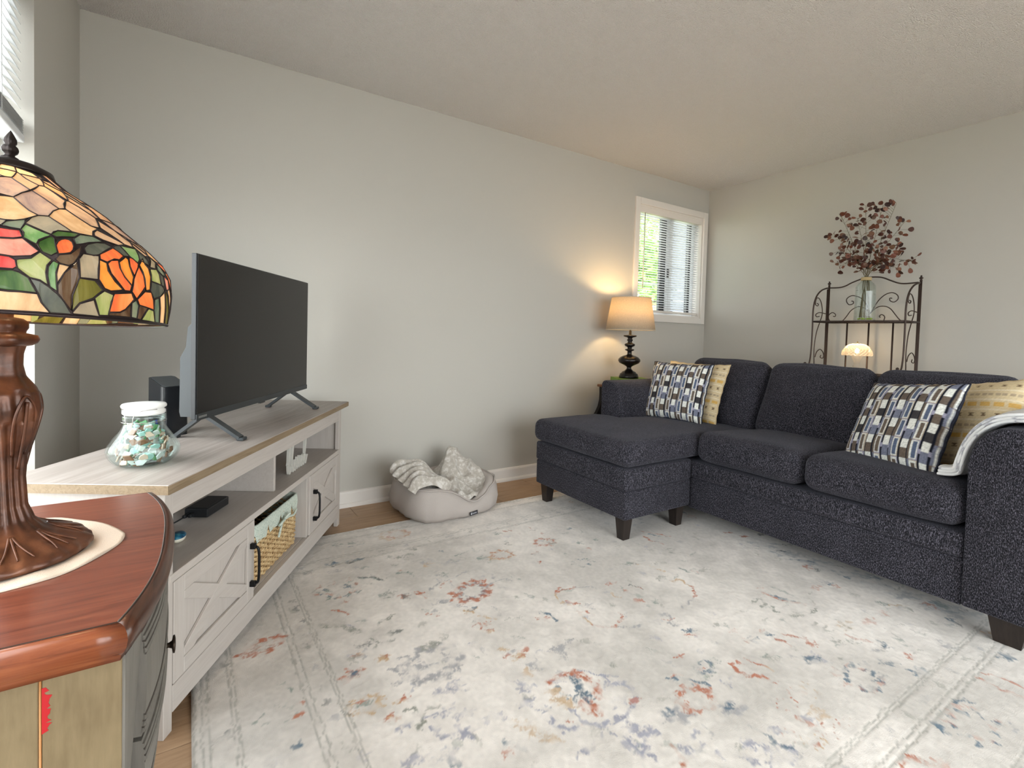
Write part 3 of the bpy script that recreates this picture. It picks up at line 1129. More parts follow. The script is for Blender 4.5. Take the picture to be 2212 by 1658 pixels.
    o = put(bpy.data.objects.new('area_rug', me))
    o.location = c0
    tag(o, 'large cream floral rug with faded rust and slate blue motifs on the wood floor', 'rug')


RUG_LINES = (0.006, 0.023, 0.038, 0.093, 0.105, 0.270, 0.288, 0.347, 0.358)
RUGDATA = """Ro 0.5 0.055 0.75 0 -3.193,-0.556|Rt 0.4 0.07 0.75 0 -3.218,-0.556|Ls 0.6 0.04 0 0 -3.520,-0.544|Ls 0.6 0.03 0 0 -3.445,-0.556|Sb 0.7 0.006 0 0 -3.449,-0.596 -3.400,-0.594 -3.375,-0.584|Bg 0.5 0.018 0.6 0 -3.375,-0.679|Sb 0.75 0.01 0 0 -3.578,-0.732 -3.526,-0.730 -3.434,-0.746|Sd 0.7 0.008 0 0 -3.571,-0.751 -3.450,-0.752|Bd 0.55 0.03 0.6 0 -3.663,-0.766|Bl 0.5 0.03 0.6 0 -3.566,-0.803|Cs 0.7 0.085 0 0 -3.595,-0.978|Cb 0.7 0.075 0 0 -3.595,-0.978|Co 0.5 0.095 0 0 -3.584,-0.963|Ss 0.8 0.008 0 0 -3.496,-0.918 -3.454,-0.933 -3.408,-0.991|Sd 0.7 0.004 0 0 -3.495,-0.914 -3.452,-0.929 -3.406,-0.987|Ss 0.7 0.005 0 0 -3.349,-0.950 -3.305,-0.971 -3.288,-1.013|Bo 0.6 0.012 0.6 0 -3.328,-0.938|Lt 0.5 0.05 0 0 -3.228,-0.946|Ll 0.6 0.04 0 0 -3.232,-0.923|Lg 0.55 0.035 0 840 -3.318,-0.773|Lg 0.55 0.035 0 855 -3.303,-0.825|Lg 0.55 0.035 0 878 -3.237,-0.785|Lg 0.55 0.035 0 901 -3.181,-0.777|Lg 0.55 0.035 0 901 -3.204,-0.832|Lg 0.55 0.035 0 881 -3.260,-0.860|Bb 0.6 0.014 0.6 0 -3.092,-0.850|Rt 0.7 0.055 0.75 0 -2.863,-1.025|Ro 0.45 0.05 0.75 0 -2.860,-1.021|Ls 0.6 0.045 0 0 -2.984,-1.006|Bl 0.5 0.05 0.6 0 -3.104,-0.975|Ss 0.7 0.005 0 0 -3.049,-0.925 -3.010,-0.919 -2.972,-0.917|Lg 0.6 0.03 0 0 -2.789,-0.937|Bd 0.5 0.028 0.6 0 -2.712,-1.099|Bo 0.5 0.02 0.6 0 -2.714,-1.086|Bo 0.8 0.016 0.6 0 -2.742,-1.175|Ls 0.6 0.04 0 0 -2.772,-0.797|Bo 0.6 0.015 0.5 1105 -2.661,-0.803|Bo 0.6 0.015 0.5 1115 -2.597,-0.751|Bo 0.6 0.015 0.5 1123 -2.646,-0.860|Bo 0.6 0.015 0.5 1092 -2.699,-0.803|Bo 0.6 0.015 0.5 1145 -2.557,-0.825|Bo 0.6 0.015 0.5 1160 -2.623,-0.979|Bo 0.6 0.015 0.5 1075 -2.716,-0.751|Ro 0.8 0.085 0.7 0.5 -3.141,-1.240|Rb 0.35 0.062 0.7 0.5 -3.139,-1.245|Co 0.6 0.09 0 0 -3.141,-1.240|Sl 0.8 0.006 0 0 -3.286,-1.176 -3.251,-1.134 -3.180,-1.117 -3.113,-1.095 -3.032,-1.093 -2.996,-1.152 -3.008,-1.192|Sl 0.7 0.005 0 0 -3.075,-1.248 -3.036,-1.227 -2.985,-1.229 -2.953,-1.252|Sl 0.7 0.005 0 0 -3.243,-1.049 -3.204,-1.057 -3.168,-1.092|So 0.5 0.004 0 0 -3.238,-1.163 -3.212,-1.134 -3.175,-1.133|Sl 0.6 0.006 0 0 -3.180,-1.117 -3.192,-1.180|Bo 0.75 0.034 0.45 1.9 -3.321,-1.165|So 0.8 0.009 0 0 -3.645,-1.110 -3.621,-1.128 -3.607,-1.164|Bo 0.5 0.018 0.6 0 -3.597,-1.075|Ls 0.6 0.05 0 0 -3.479,-1.101|Lo 0.6 0.035 0 0 -3.410,-1.145|Ld 0.5 0.04 0 0 -3.405,-1.152|Ll 0.6 0.04 0 0 -3.287,-1.255|Ll 0.6 0.05 0 0 -3.263,-1.307|Bt 0.8 0.028 0.6 0 -3.213,-1.365|Bb 0.6 0.018 0.6 0 -3.196,-1.360|Bo 0.7 0.01 0.6 0 -3.355,-1.307|Bo 0.5 0.012 0.6 0 -3.332,-1.334|St 0.7 0.008 0 0 -3.204,-1.420 -3.179,-1.427 -3.160,-1.462|So 0.75 0.006 0 0 -3.250,-1.459 -3.227,-1.460 -3.226,-1.493|Bo 0.7 0.016 0.6 0 -3.199,-1.466|Bo 0.55 0.014 0.6 0 -3.205,-1.505|Bt 0.5 0.016 0.6 0 -3.220,-1.515|Bo 0.9 0.026 0.5 -0.5 -3.006,-1.542|Sb 0.75 0.007 0 0 -2.993,-1.504 -2.974,-1.536 -2.968,-1.585|Sg 0.75 0.016 0 0 -3.703,-1.191 -3.661,-1.210 -3.622,-1.261|Sg 0.7 0.007 0 0 -3.549,-1.304 -3.528,-1.278 -3.480,-1.262|Bg 0.6 0.018 0.6 0 -3.478,-1.256|Sg 0.7 0.011 0 0 -3.527,-1.350 -3.507,-1.353 -3.484,-1.354|Co 0.8 0.055 0 0 -2.597,-1.007|Ro 0.5 0.05 0.75 0 -2.597,-1.007|Cs 0.8 0.06 0 0 -2.578,-1.269|Cb 0.5 0.05 0 0 -2.578,-1.269|Ls 0.6 0.035 0 0 -2.468,-1.098|Ls 0.6 0.03 0 0 -2.368,-1.109|Bo 0.65 0.018 0.6 0 -2.452,-1.175|Bo 0.5 0.015 0.6 0 -2.535,-0.908|Bb 0.5 0.02 0.6 0 -2.370,-0.936|So 0.85 0.006 0 0 -2.061,-1.157 -2.023,-1.200 -1.976,-1.274|So 0.85 0.007 0 0 -2.098,-1.206 -2.103,-1.270 -2.080,-1.316|Sb 0.7 0.006 0 0 -2.054,-1.196 -2.024,-1.248|Bb 0.7 0.015 0.6 0 -2.091,-1.290|So 0.8 0.005 0 0 -2.809,-1.401 -2.843,-1.420 -2.860,-1.435|So 0.9 0.006 0 0 -2.855,-1.429 -2.797,-1.425 -2.754,-1.433|Sl 0.7 0.005 0 0 -2.754,-1.433 -2.693,-1.459 -2.687,-1.489|St 0.8 0.005 0 0 -2.861,-1.430 -2.878,-1.473 -2.860,-1.526|Bo 0.95 0.026 0.6 -0.7 -2.840,-1.518|Bl 0.45 0.035 0.6 0 -2.806,-1.565|St 0.8 0.005 0 0 -2.862,-1.573 -2.875,-1.622 -2.871,-1.668|So 0.9 0.006 0 0 -2.871,-1.668 -2.843,-1.705 -2.798,-1.718|So 0.85 0.006 0 0 -2.788,-1.707 -2.740,-1.683 -2.728,-1.655|So 0.8 0.008 0 0 -2.864,-1.576 -2.844,-1.595 -2.833,-1.626|Sl 0.7 0.005 0 0 -2.802,-1.722 -2.770,-1.747 -2.718,-1.765|Sl 0.7 0.006 0 0 -2.698,-1.642 -2.708,-1.674 -2.737,-1.692|Sg 0.7 0.004 0 0 -2.479,-1.356 -2.426,-1.376 -2.373,-1.406|St 0.8 0.005 0 0 -2.373,-1.406 -2.330,-1.441 -2.320,-1.523|St 0.85 0.006 0 0 -2.357,-1.598 -2.320,-1.606 -2.320,-1.665|So 0.85 0.006 0 0 -2.320,-1.665 -2.354,-1.715 -2.393,-1.733|Sl 0.7 0.006 0 0 -2.393,-1.733 -2.459,-1.755 -2.494,-1.761|Bo 0.65 0.025 0.6 0 -2.601,-1.481|Sd 0.7 0.005 0 0 -2.544,-1.532 -2.522,-1.557 -2.525,-1.590|So 0.7 0.004 0 0 -2.527,-1.554 -2.523,-1.583|Bo 0.55 0.018 0.6 0 -2.596,-1.558|St 0.7 0.005 0 0 -2.661,-1.537 -2.662,-1.570 -2.651,-1.588|Bo 0.6 0.024 0.6 0 -2.601,-1.637|Bg 0.5 0.035 0.6 0 -2.376,-1.560|Lg 0.5 0.05 0 0 -2.147,-1.400|Ss 0.8 0.009 0 0 -2.225,-1.537 -2.223,-1.574 -2.200,-1.612|So 0.7 0.005 0 0 -2.201,-1.582 -2.189,-1.613|Lg 0.4 0.05 0 0 -2.179,-1.614|Bo 0.85 0.022 0.4 -0.4 -2.604,-1.787|Bb 0.8 0.03 0.5 -0.4 -2.595,-1.879|Bo 0.75 0.026 0.45 -0.3 -2.607,-1.898|Ll 0.6 0.04 0 0 -2.636,-1.813|Bg 0.5 0.022 0.6 0 -2.485,-1.901|Bo 0.75 0.022 0.5 -0.4 -2.458,-1.950|Lb 0.65 0.045 0 0 -2.479,-2.024|Bo 0.4 0.02 0.6 0 -2.472,-2.013|Bo 0.8 0.022 0.6 0 -2.749,-1.945|Bo 0.7 0.018 0.6 0 -3.170,-1.655|Bt 0.6 0.03 0.6 0 -3.200,-1.678|Sl 0.7 0.012 0 0 -2.626,-1.750 -2.583,-1.757 -2.589,-1.779|Sl 0.7 0.007 0 0 -3.083,-1.717 -3.018,-1.698 -2.993,-1.692|Sl 0.7 0.01 0 0 -3.053,-1.692 -3.046,-1.725|So 0.95 0.009 0 0 -2.082,-1.824 -2.107,-1.879 -2.083,-1.941 -2.044,-1.992|Sb 0.85 0.009 0 0 -2.091,-1.850 -2.087,-1.906 -2.062,-1.958|Bo 0.9 0.02 0.6 0 -2.080,-1.830|Ss 0.45 0.01 0 0 -2.018,-1.848 -2.020,-1.908 -2.023,-1.956|Bd 0.8 0.028 0.4 -0.4 -1.631,-1.673|Bd 0.8 0.028 0.4 -0.4 -1.520,-1.649|Bo 0.8 0.028 0.4 -0.4 -1.618,-1.474|Bd 0.8 0.028 0.4 -0.4 -1.520,-1.501|Bo 0.8 0.028 0.4 -0.4 -1.649,-1.400|Bb 0.33 0.08 0.5 -0.5 -1.633,-1.702|Bb 0.33 0.08 0.5 -0.5 -1.618,-1.824|Bb 0.33 0.08 0.5 -0.5 -1.573,-1.980|Bb 0.33 0.08 0.5 -0.5 -1.589,-2.076|Bb 0.33 0.08 0.5 -0.5 -1.592,-2.176|Bb 0.33 0.08 0.5 -0.5 -1.586,-2.281|Bb 0.33 0.08 0.5 -0.5 -1.628,-1.581|Bb 0.33 0.08 0.5 -0.5 -1.570,-2.348|Sb 0.7 0.006 0 0 -1.712,-1.744 -1.642,-1.772 -1.614,-1.832|Sb 0.85 0.007 0 0 -1.627,-1.904 -1.639,-1.943 -1.648,-1.976|Bd 0.6 0.018 0.6 0 -1.589,-1.768|Sd 0.7 0.005 0 0 -1.575,-1.865 -1.552,-1.910|Ld 0.6 0.03 0 0 -1.700,-1.867|Bb 0.7 0.018 0.6 0 -1.777,-1.968|Bo 0.7 0.018 0.6 0 -1.777,-1.986|Bo 0.35 0.03 0.6 0 -1.868,-1.948|Sg 0.75 0.006 0 0 -1.986,-1.974 -2.025,-2.022 -2.080,-2.036 -2.163,-2.020 -2.199,-1.966 -2.179,-1.933|Bg 0.5 0.026 0.6 0 -2.148,-2.011|Sg 0.7 0.006 0 0 -2.228,-1.873 -2.155,-1.883 -2.175,-1.908 -2.218,-1.914|Sg 0.7 0.004 0 0 -2.312,-1.886 -2.305,-1.901 -2.267,-1.897|Ss 0.8 0.009 0 0 -1.774,-2.132 -1.761,-2.148 -1.747,-2.164|St 0.7 0.005 0 0 -1.752,-2.165 -1.727,-2.191 -1.689,-2.206|Sg 0.7 0.004 0 0 -1.455,-2.097 -1.488,-2.125 -1.589,-2.135|Bb 0.8 0.03 0.6 0 -1.682,-2.344|Bd 0.6 0.025 0.6 0 -1.671,-2.368|Sb 0.7 0.006 0 0 -1.729,-2.337 -1.726,-2.363|Bd 0.6 0.02 0.6 0 -1.539,-2.340|Bd 0.7 0.02 0.6 0 -1.580,-2.081|Bd 0.6 0.02 0.6 0 -1.580,-2.140|Bo 0.5 0.02 0.6 0 -1.597,-2.044|Bo 0.4 0.02 0.6 0 -1.511,-2.158|Bo 0.4 0.04 0.5 0 -1.962,-2.180|Bo 0.35 0.03 0.6 0 -1.846,-2.180|So 0.7 0.008 0 0 -2.132,-2.177 -2.127,-2.207 -2.099,-2.233|Rb 0.8 0.02 0.75 0 -2.085,-2.266|Lg 0.5 0.06 0 0 -2.204,-2.108|Bt 0.4 0.04 0.6 0 -2.068,-2.145|Bg 0.4 0.03 0.6 0 -2.075,-2.148|So 0.65 0.007 0 0 -2.318,-2.052 -2.304,-2.079 -2.286,-2.108|So 0.8 0.009 0 0 -2.367,-2.064 -2.364,-2.086 -2.370,-2.104|Lo 0.6 0.04 0 0 -2.313,-2.135|Bb 0.7 0.02 0.5 -0.5 -2.370,-2.030|Bo 0.6 0.016 0.6 0 -2.370,-2.008|Lg 0.5 0.03 0 0 -2.220,-2.174|Lg 0.5 0.03 0 0 -2.183,-2.205|Bb 0.75 0.03 0.4 -0.5 -2.376,-2.179|Lv 0.5 0.05 0 0 -2.394,-2.188|Bo 0.75 0.024 0.6 0 -2.074,-2.344|Sl 0.7 0.005 0 0 -2.174,-2.268 -2.123,-2.276 -2.068,-2.296|Bo 0.95 0.038 0.75 0.3 -3.686,-1.491|Bb 0.95 0.019 0.8 0.3 -3.679,-1.490|Bo 0.6 0.02 0.6 0 -3.643,-1.413|Bt 0.6 0.02 0.6 0 -3.627,-1.409|Bt 0.75 0.026 0.6 0 -3.580,-1.461|Bo 0.5 0.014 0.6 0 -3.569,-1.460|Rl 0.75 0.085 0.8 0.4 -3.452,-1.568|Cl 0.9 0.1 0 0 -3.465,-1.558|Bl 0.7 0.05 0.6 0 -3.502,-1.574|Bl 0.6 0.05 0.6 0 -3.453,-1.635|Bg 0.7 0.035 0.6 0 -3.425,-1.487|Bl 0.6 0.03 0.6 0 -3.412,-1.615|Bd 0.6 0.026 0.6 0 -3.614,-1.367|Sg 0.75 0.007 0 0 -3.582,-1.348 -3.566,-1.381 -3.591,-1.406|Sg 0.7 0.006 0 0 -3.565,-1.379 -3.540,-1.388 -3.517,-1.390|Bd 0.55 0.022 0.6 0 -3.502,-1.356|Sl 0.75 0.009 0 0 -3.572,-1.527 -3.554,-1.555 -3.556,-1.590|Sl 0.7 0.008 0 0 -3.592,-1.598 -3.563,-1.597 -3.538,-1.589|Lv 0.45 0.05 0 0 -3.468,-1.699|Rt 0.75 0.042 0.75 0 -3.685,-1.634|Bs 0.6 0.022 0.6 0 -3.685,-1.632|Bo 0.6 0.014 0.6 0 -3.690,-1.619|Bo 0.75 0.02 0.6 0 -3.583,-1.664|Bt 0.7 0.016 0.6 0 -3.602,-1.665|Bo 0.7 0.022 0.6 0 -3.640,-1.719|Bt 0.7 0.014 0.6 0 -3.629,-1.720|Bv 0.8 0.03 0.6 0.4 -3.617,-1.759|Sg 0.75 0.008 0 0 -3.600,-1.716 -3.579,-1.721 -3.571,-1.749 -3.573,-1.773 -3.586,-1.790|Sg 0.75 0.008 0 0 -3.568,-1.762 -3.544,-1.740 -3.509,-1.739|Bv 0.75 0.034 0.4 0.5 -3.506,-1.771|Sv 0.7 0.006 0 0 -3.568,-1.762 -3.537,-1.770 -3.481,-1.766|Sv 0.8 0.011 0 0 -3.557,-1.813 -3.545,-1.845 -3.517,-1.856 -3.491,-1.860 -3.483,-1.888|Sv 0.7 0.01 0 0 -3.515,-1.852 -3.496,-1.827|Bv 0.7 0.035 0.6 0 -3.489,-1.866|Bv 0.5 0.03 0.6 0 -3.463,-1.804|Bv 0.4 0.03 0.6 0 -3.408,-1.847|Sb 0.85 0.012 0 0 -3.593,-1.894 -3.571,-1.901 -3.564,-1.924 -3.560,-1.942|Bv 0.5 0.04 0.6 0 -3.570,-1.897|Bv 0.6 0.035 0.6 0 -3.638,-1.872|Sb 0.85 0.009 0 0 -3.427,-1.945 -3.411,-1.946 -3.405,-1.951|Sb 0.9 0.01 0 0 -3.410,-1.959 -3.402,-1.975 -3.398,-1.985|Bo 0.65 0.022 0.6 0 -3.429,-1.970|Bv 0.4 0.02 0.6 0 -3.386,-1.860|Bt 0.5 0.03 0.5 -0.5 -3.346,-1.913|Bt 0.5 0.03 0.5 -0.5 -3.337,-1.942|Bt 0.5 0.03 0.5 -0.5 -3.326,-1.970|Bt 0.5 0.03 0.5 -0.5 -3.318,-1.998|So 0.75 0.011 0 0 -3.194,-1.821 -3.138,-1.817 -3.094,-1.829|So 0.85 0.02 0 0 -3.097,-1.832 -3.080,-1.883 -3.101,-1.944|So 0.9 0.017 0 0 -3.141,-1.941 -3.146,-1.971 -3.151,-1.994|So 0.7 0.012 0 0 -3.168,-1.942 -3.168,-1.972|Sb 0.85 0.012 0 0 -3.119,-1.836 -3.122,-1.878 -3.140,-1.916|Bb 0.9 0.032 0.7 -0.8 -3.139,-1.923|Sb 0.6 0.008 0 0 -3.184,-1.846 -3.190,-1.886 -3.170,-1.924|Bt 0.6 0.03 0.5 -0.8 -3.202,-1.858|Bt 0.6 0.03 0.5 -0.8 -3.207,-1.897|Bt 0.6 0.03 0.5 -0.8 -3.204,-1.924|Bv 0.6 0.03 0.6 0 -3.268,-1.809|Bv 0.7 0.03 0.6 0 -3.295,-1.859|Bv 0.7 0.024 0.6 0 -3.268,-1.906|Sv 0.8 0.009 0 0 -3.272,-1.938 -3.276,-1.977 -3.230,-2.008|Sv 0.7 0.006 0 0 -3.206,-1.931 -3.203,-1.992 -3.185,-2.014|So 0.7 0.004 0 0 -3.243,-1.966 -3.226,-1.990 -3.204,-2.008|Sv 0.75 0.007 0 0 -3.297,-2.070 -3.262,-2.068 -3.223,-2.063|Bt 0.6 0.022 0.6 0 -3.225,-1.622|Bo 0.7 0.016 0.6 0 -3.163,-1.656|Bo 0.55 0.018 0.6 0 -3.190,-1.684|Bo 0.6 0.014 0.6 0 -3.236,-1.657|Bl 0.6 0.018 0.6 0 -3.197,-1.647|Ll 0.6 0.05 0 0 -3.211,-1.741|Bt 0.6 0.028 0.6 0 -3.222,-1.757|Sl 0.7 0.007 0 0 -3.084,-1.708 -3.043,-1.704 -2.999,-1.697|Sl 0.7 0.009 0 0 -3.066,-1.699 -3.062,-1.744|Sv 0.85 0.01 0 0 -3.203,-1.992 -3.169,-2.027 -3.097,-2.034 -3.031,-2.014|Sv 0.7 0.012 0 0 -3.019,-2.010 -2.999,-1.974 -3.009,-1.939 -3.040,-1.934|Bv 0.6 0.035 0.6 0 -3.067,-1.986|Bo 0.5 0.02 0.6 0 -3.024,-2.011|Sv 0.8 0.006 0 0 -3.294,-2.072 -3.255,-2.069 -3.225,-2.065|Sv 0.7 0.006 0 0 -3.177,-2.027 -3.204,-2.065|Sv 0.7 0.006 0 0 -3.163,-2.032 -3.169,-2.070|Sv 0.7 0.008 0 0 -3.278,-1.967 -3.262,-1.989 -3.226,-2.003|Bv 0.7 0.045 0.6 -1 -3.092,-2.093|Bv 0.75 0.045 0.6 -1.2 -3.143,-2.131|Sv 0.7 0.006 0 0 -3.086,-1.821 -3.056,-1.851 -3.039,-1.902 -3.064,-1.931|Sv 0.7 0.006 0 0 -3.045,-1.880 -2.992,-1.911|Lg 0.6 0.04 0 0 -2.978,-1.867|Bl 0.75 0.05 0.6 -0.3 -2.973,-2.109|Bb 0.85 0.022 0.6 0 -2.982,-2.094|Ro 0.7 0.055 0.8 0 -2.869,-2.094|Co 0.75 0.06 0 0 -2.869,-2.094|Rb 0.7 0.034 0.75 0 -2.727,-2.022|Cs 0.6 0.045 0 0 -2.727,-2.022|Bo 0.6 0.016 0.6 0 -2.735,-2.024|Bo 0.8 0.02 0.6 0 -2.748,-1.946|Sb 0.85 0.008 0 0 -2.860,-2.002 -2.831,-2.024 -2.810,-2.046|Sb 0.75 0.007 0 0 -2.810,-2.046 -2.791,-2.069 -2.794,-2.088|So 0.75 0.006 0 0 -2.849,-1.999 -2.811,-2.012|So 0.75 0.01 0 0 -2.631,-2.055 -2.649,-2.088 -2.629,-2.122 -2.610,-2.151|So 0.9 0.01 0 0 -2.616,-2.140 -2.607,-2.157 -2.600,-2.178|So 0.85 0.008 0 0 -2.567,-2.067 -2.561,-2.092 -2.554,-2.119|So 0.7 0.006 0 0 -2.615,-2.062 -2.599,-2.087|St 0.7 0.006 0 0 -2.554,-2.119 -2.551,-2.144|Bl 0.7 0.045 0.6 -0.4 -2.808,-2.178|Bb 0.8 0.02 0.6 0 -2.810,-2.173|Bb 0.75 0.032 0.5 -0.5 -2.379,-2.186|Sv 0.7 0.005 0 0 -2.729,-2.089 -2.736,-2.124|Sv 0.7 0.005 0 0 -2.730,-2.105 -2.692,-2.092|Ss 0.7 0.005 0 0 -2.516,-2.089 -2.470,-2.102 -2.457,-2.118|Co 0.85 0.032 0 0 -2.597,-2.239|Co 0.85 0.032 0 0 -2.661,-2.248|Co 0.85 0.032 0 0 -2.761,-2.307|Co 0.85 0.032 0 0 -2.659,-2.356|Co 0.85 0.032 0 0 -2.586,-2.367|So 0.8 0.009 0 0 -2.683,-2.289 -2.681,-2.304 -2.675,-2.323|Ct 0.8 0.035 0 0 -2.727,-2.358|Bo 0.6 0.014 0.6 0 -2.734,-2.362|Ct 0.5 0.04 0 0 -2.546,-2.250|Bt 0.5 0.04 0.6 0 -2.614,-2.314|Sb 0.85 0.006 0 0 -2.826,-2.235 -2.820,-2.267 -2.814,-2.288 -2.818,-2.313|Bv 0.7 0.026 0.6 1680 -2.777,-2.287|Bv 0.7 0.026 0.6 1618 -2.885,-2.271|Bv 0.7 0.026 0.6 1661 -2.857,-2.308|Bv 0.7 0.026 0.6 1707 -2.817,-2.340|Bv 0.7 0.026 0.6 1626 -2.928,-2.307|Bv 0.7 0.026 0.6 1675 -2.883,-2.339|Bv 0.7 0.026 0.6 1702 -2.848,-2.351|Bb 0.8 0.014 0.6 0 -2.822,-2.307|Bb 0.7 0.016 0.6 0 -2.812,-2.335|Sv 0.7 0.008 0 0 -3.046,-2.185 -3.022,-2.208 -2.984,-2.211|Sv 0.6 0.008 0 0 -3.032,-2.177 -2.998,-2.177 -2.966,-2.175|So 0.8 0.008 0 0 -3.066,-2.172 -3.073,-2.209 -3.095,-2.226|Sv 0.7 0.009 0 0 -2.980,-2.239 -2.982,-2.253 -2.990,-2.265|Sv 0.7 0.006 0 0 -3.046,-2.199 -3.051,-2.221|Cb 0.95 0.085 0 0 -2.335,-2.307|Cb 0.8 0.075 0 0 -2.335,-2.307|Co 0.35 0.085 0 0 -2.353,-2.306|Bb 0.8 0.028 0.35 -0.4 -2.376,-2.346|Bb 0.7 0.04 0.5 -0.3 -2.140,-2.388|Bb 0.6 0.032 0.5 -0.8 -2.183,-2.321|Sb 0.7 0.006 0 0 -2.087,-2.255 -2.068,-2.261 -2.091,-2.277|So 0.75 0.009 0 0 -2.015,-2.508 -2.023,-2.544 -2.021,-2.579 -2.022,-2.603|So 0.6 0.006 0 0 -1.972,-2.508 -1.947,-2.548 -1.955,-2.591|Sb 0.8 0.007 0 0 -2.227,-2.506 -2.177,-2.510 -2.171,-2.535|Bb 0.8 0.03 0.4 1 -2.377,-2.511|Cb 0.7 0.085 0 0 -2.301,-2.567|Co 0.3 0.09 0 0 -2.280,-2.555|So 0.75 0.009 0 0 -2.627,-2.508 -2.576,-2.503 -2.561,-2.525 -2.553,-2.545|Bo 0.6 0.03 0.6 0 -2.536,-2.559|Bb 0.7 0.032 0.6 0 -1.787,-2.520|Sl 0.7 0.006 0 0 -2.177,-2.607 -2.212,-2.633|Ll 0.4 0.05 0 0 -1.918,-2.391|Co 0.95 0.06 0 0 -3.896,-1.209|Ro 0.85 0.058 0.55 0.3 -3.896,-1.209|Bo 0.7 0.022 0.6 0 -3.923,-1.207|Rg 0.5 0.032 0.6 0 -3.893,-1.211|Bd 0.6 0.03 0.4 0.3 -4.015,-1.252|Bd 0.6 0.035 0.4 0.3 -4.020,-1.560|Cs 0.6 0.06 0 0 -3.896,-1.554|Bo 0.7 0.02 0.6 0 -3.844,-1.585|Bo 0.6 0.014 0.6 0 -3.838,-1.540|Ss 0.8 0.006 0 0 -3.879,-1.435 -3.858,-1.439 -3.854,-1.468|Sb 0.8 0.006 0 0 -3.881,-1.690 -3.862,-1.688 -3.854,-1.677|Bv 0.4 0.03 0.6 0 -3.917,-1.703|Bd 0.5 0.014 0.6 1297 -3.760,-0.970|Bd 0.5 0.014 0.6 1315 -3.761,-1.035|Bd 0.5 0.014 0.6 1340 -3.753,-1.126|Bd 0.5 0.014 0.6 1390 -3.772,-1.268|Bd 0.5 0.014 0.6 1370 -3.760,-1.217|Bd 0.5 0.014 0.6 1515 -3.774,-1.568|Bd 0.5 0.014 0.6 1480 -3.765,-1.499|Bd 0.5 0.014 0.6 1310 -3.758,-1.019|Ld 0.5 0.03 0 0 -3.752,-1.631|Ld 0.5 0.03 0 0 -3.773,-1.758|Lv 0.6 0.03 0 0 -3.761,-1.797|Bg 0.4 0.03 0.6 0 -3.873,-1.072"""


def RUG_MOTIFS(ring, blob, stroke, leafy, flower, g):
    for e in RUGDATA.split('|'):
        w = e.split(' ')
        t, c = w[0][0], w[0][1]
        a, s, asp, rot = (float(x) for x in w[1:5])
        pts = [tuple(float(x) for x in q.split(',')) for q in w[5:]]
        x, y = pts[0]
        if t == 'B':
            blob(x, y, s, s * asp, c, a, rot)
        elif t == 'R':
            ring(x, y, s, s * asp, s * 0.2, c, a, rot, 9)
        elif t == 'S':
            stroke(pts, s, c, a) if len(pts) > 1 else None
        elif t == 'L':
            leafy(x, y, s, c, rot, a)
        elif t == 'C':
            n_ = 9
            for i in range(n_):
                an = 6.2832 * (i + g.random() * 0.6) / n_
                rr = s * g.uniform(0.55, 1.0)
                blob(x + math.cos(an) * rr, y + math.sin(an) * rr * 0.8, s * g.uniform(0.13, 0.24), s * 0.10, c, a, g.uniform(0, 3.1), 3)
    # the parts the sofa and the console hide carry the same field, thinly
    for i in range(60):
        x, y = g.uniform(-2.6, -1.15), g.uniform(-2.6, -0.6)
        if x > -1.7 or (y > -1.2 and x > -2.2):
            leafy(x, y, g.uniform(0.03, 0.05), 'gsbot'[int(g.integers(0, 5))], g.uniform(0, 6), 0.5)
    for i in range(230):
        x, y = g.uniform(-3.68, -1.7), g.uniform(-2.36, -0.78)
        c_ = 'gslvgs'[int(g.integers(0, 6))]
        k_ = int(g.integers(0, 3))
        if k_ == 0:
            leafy(x, y, g.uniform(0.02, 0.04), c_, g.uniform(0, 6), 0.38)
        elif k_ == 1:
            an, q = g.uniform(0, 6.3), g.uniform(0.03, 0.07)
            stroke([(x, y), (x + math.cos(an) * q * .5 + .01, y + math.sin(an) * q * .5), (x + math.cos(an) * q, y + math.sin(an) * q)], 0.004, c_, 0.42)
        else:
            blob(x, y, g.uniform(0.012, 0.03), g.uniform(0.006, 0.014), c_, 0.36, g.uniform(0, 3.1), 4)
    # little bar motifs inside the guard border
    for x0_, y0_, x1_, y1_ in ((RUGX0 + .316, RUGY0 + .35, RUGX0 + .316, RUGY1 - .35), (RUGX0 + .35, RUGY0 + .316, RUGX1 - .35, RUGY0 + .316), (RUGX0 + .35, RUGY1 - .316, RUGX1 - .35, RUGY1 - .316)):
        n_ = int(max(abs(x1_ - x0_), abs(y1_ - y0_)) / 0.115)
        for i in range(n_):
            t = (i + .5) / n_
            blob(x0_ + (x1_ - x0_) * t, y0_ + (y1_ - y0_) * t, 0.022, 0.012, 'g' if i % 2 else 'l', 0.45, 0.8 * (i % 3))


build_rug()

# ------------------------------------------------------------------ media console (stands across the corner)
CA = R(58.97)
CE, CN = Vector((math.cos(CA), math.sin(CA), 0)), Vector((-math.sin(CA), math.cos(CA), 0))
CO = Vector((-4.151, -1.482, 0.0))


def cw(s, n, z):
    return CO + CE * s + CN * n + Vector((0, 0, z))


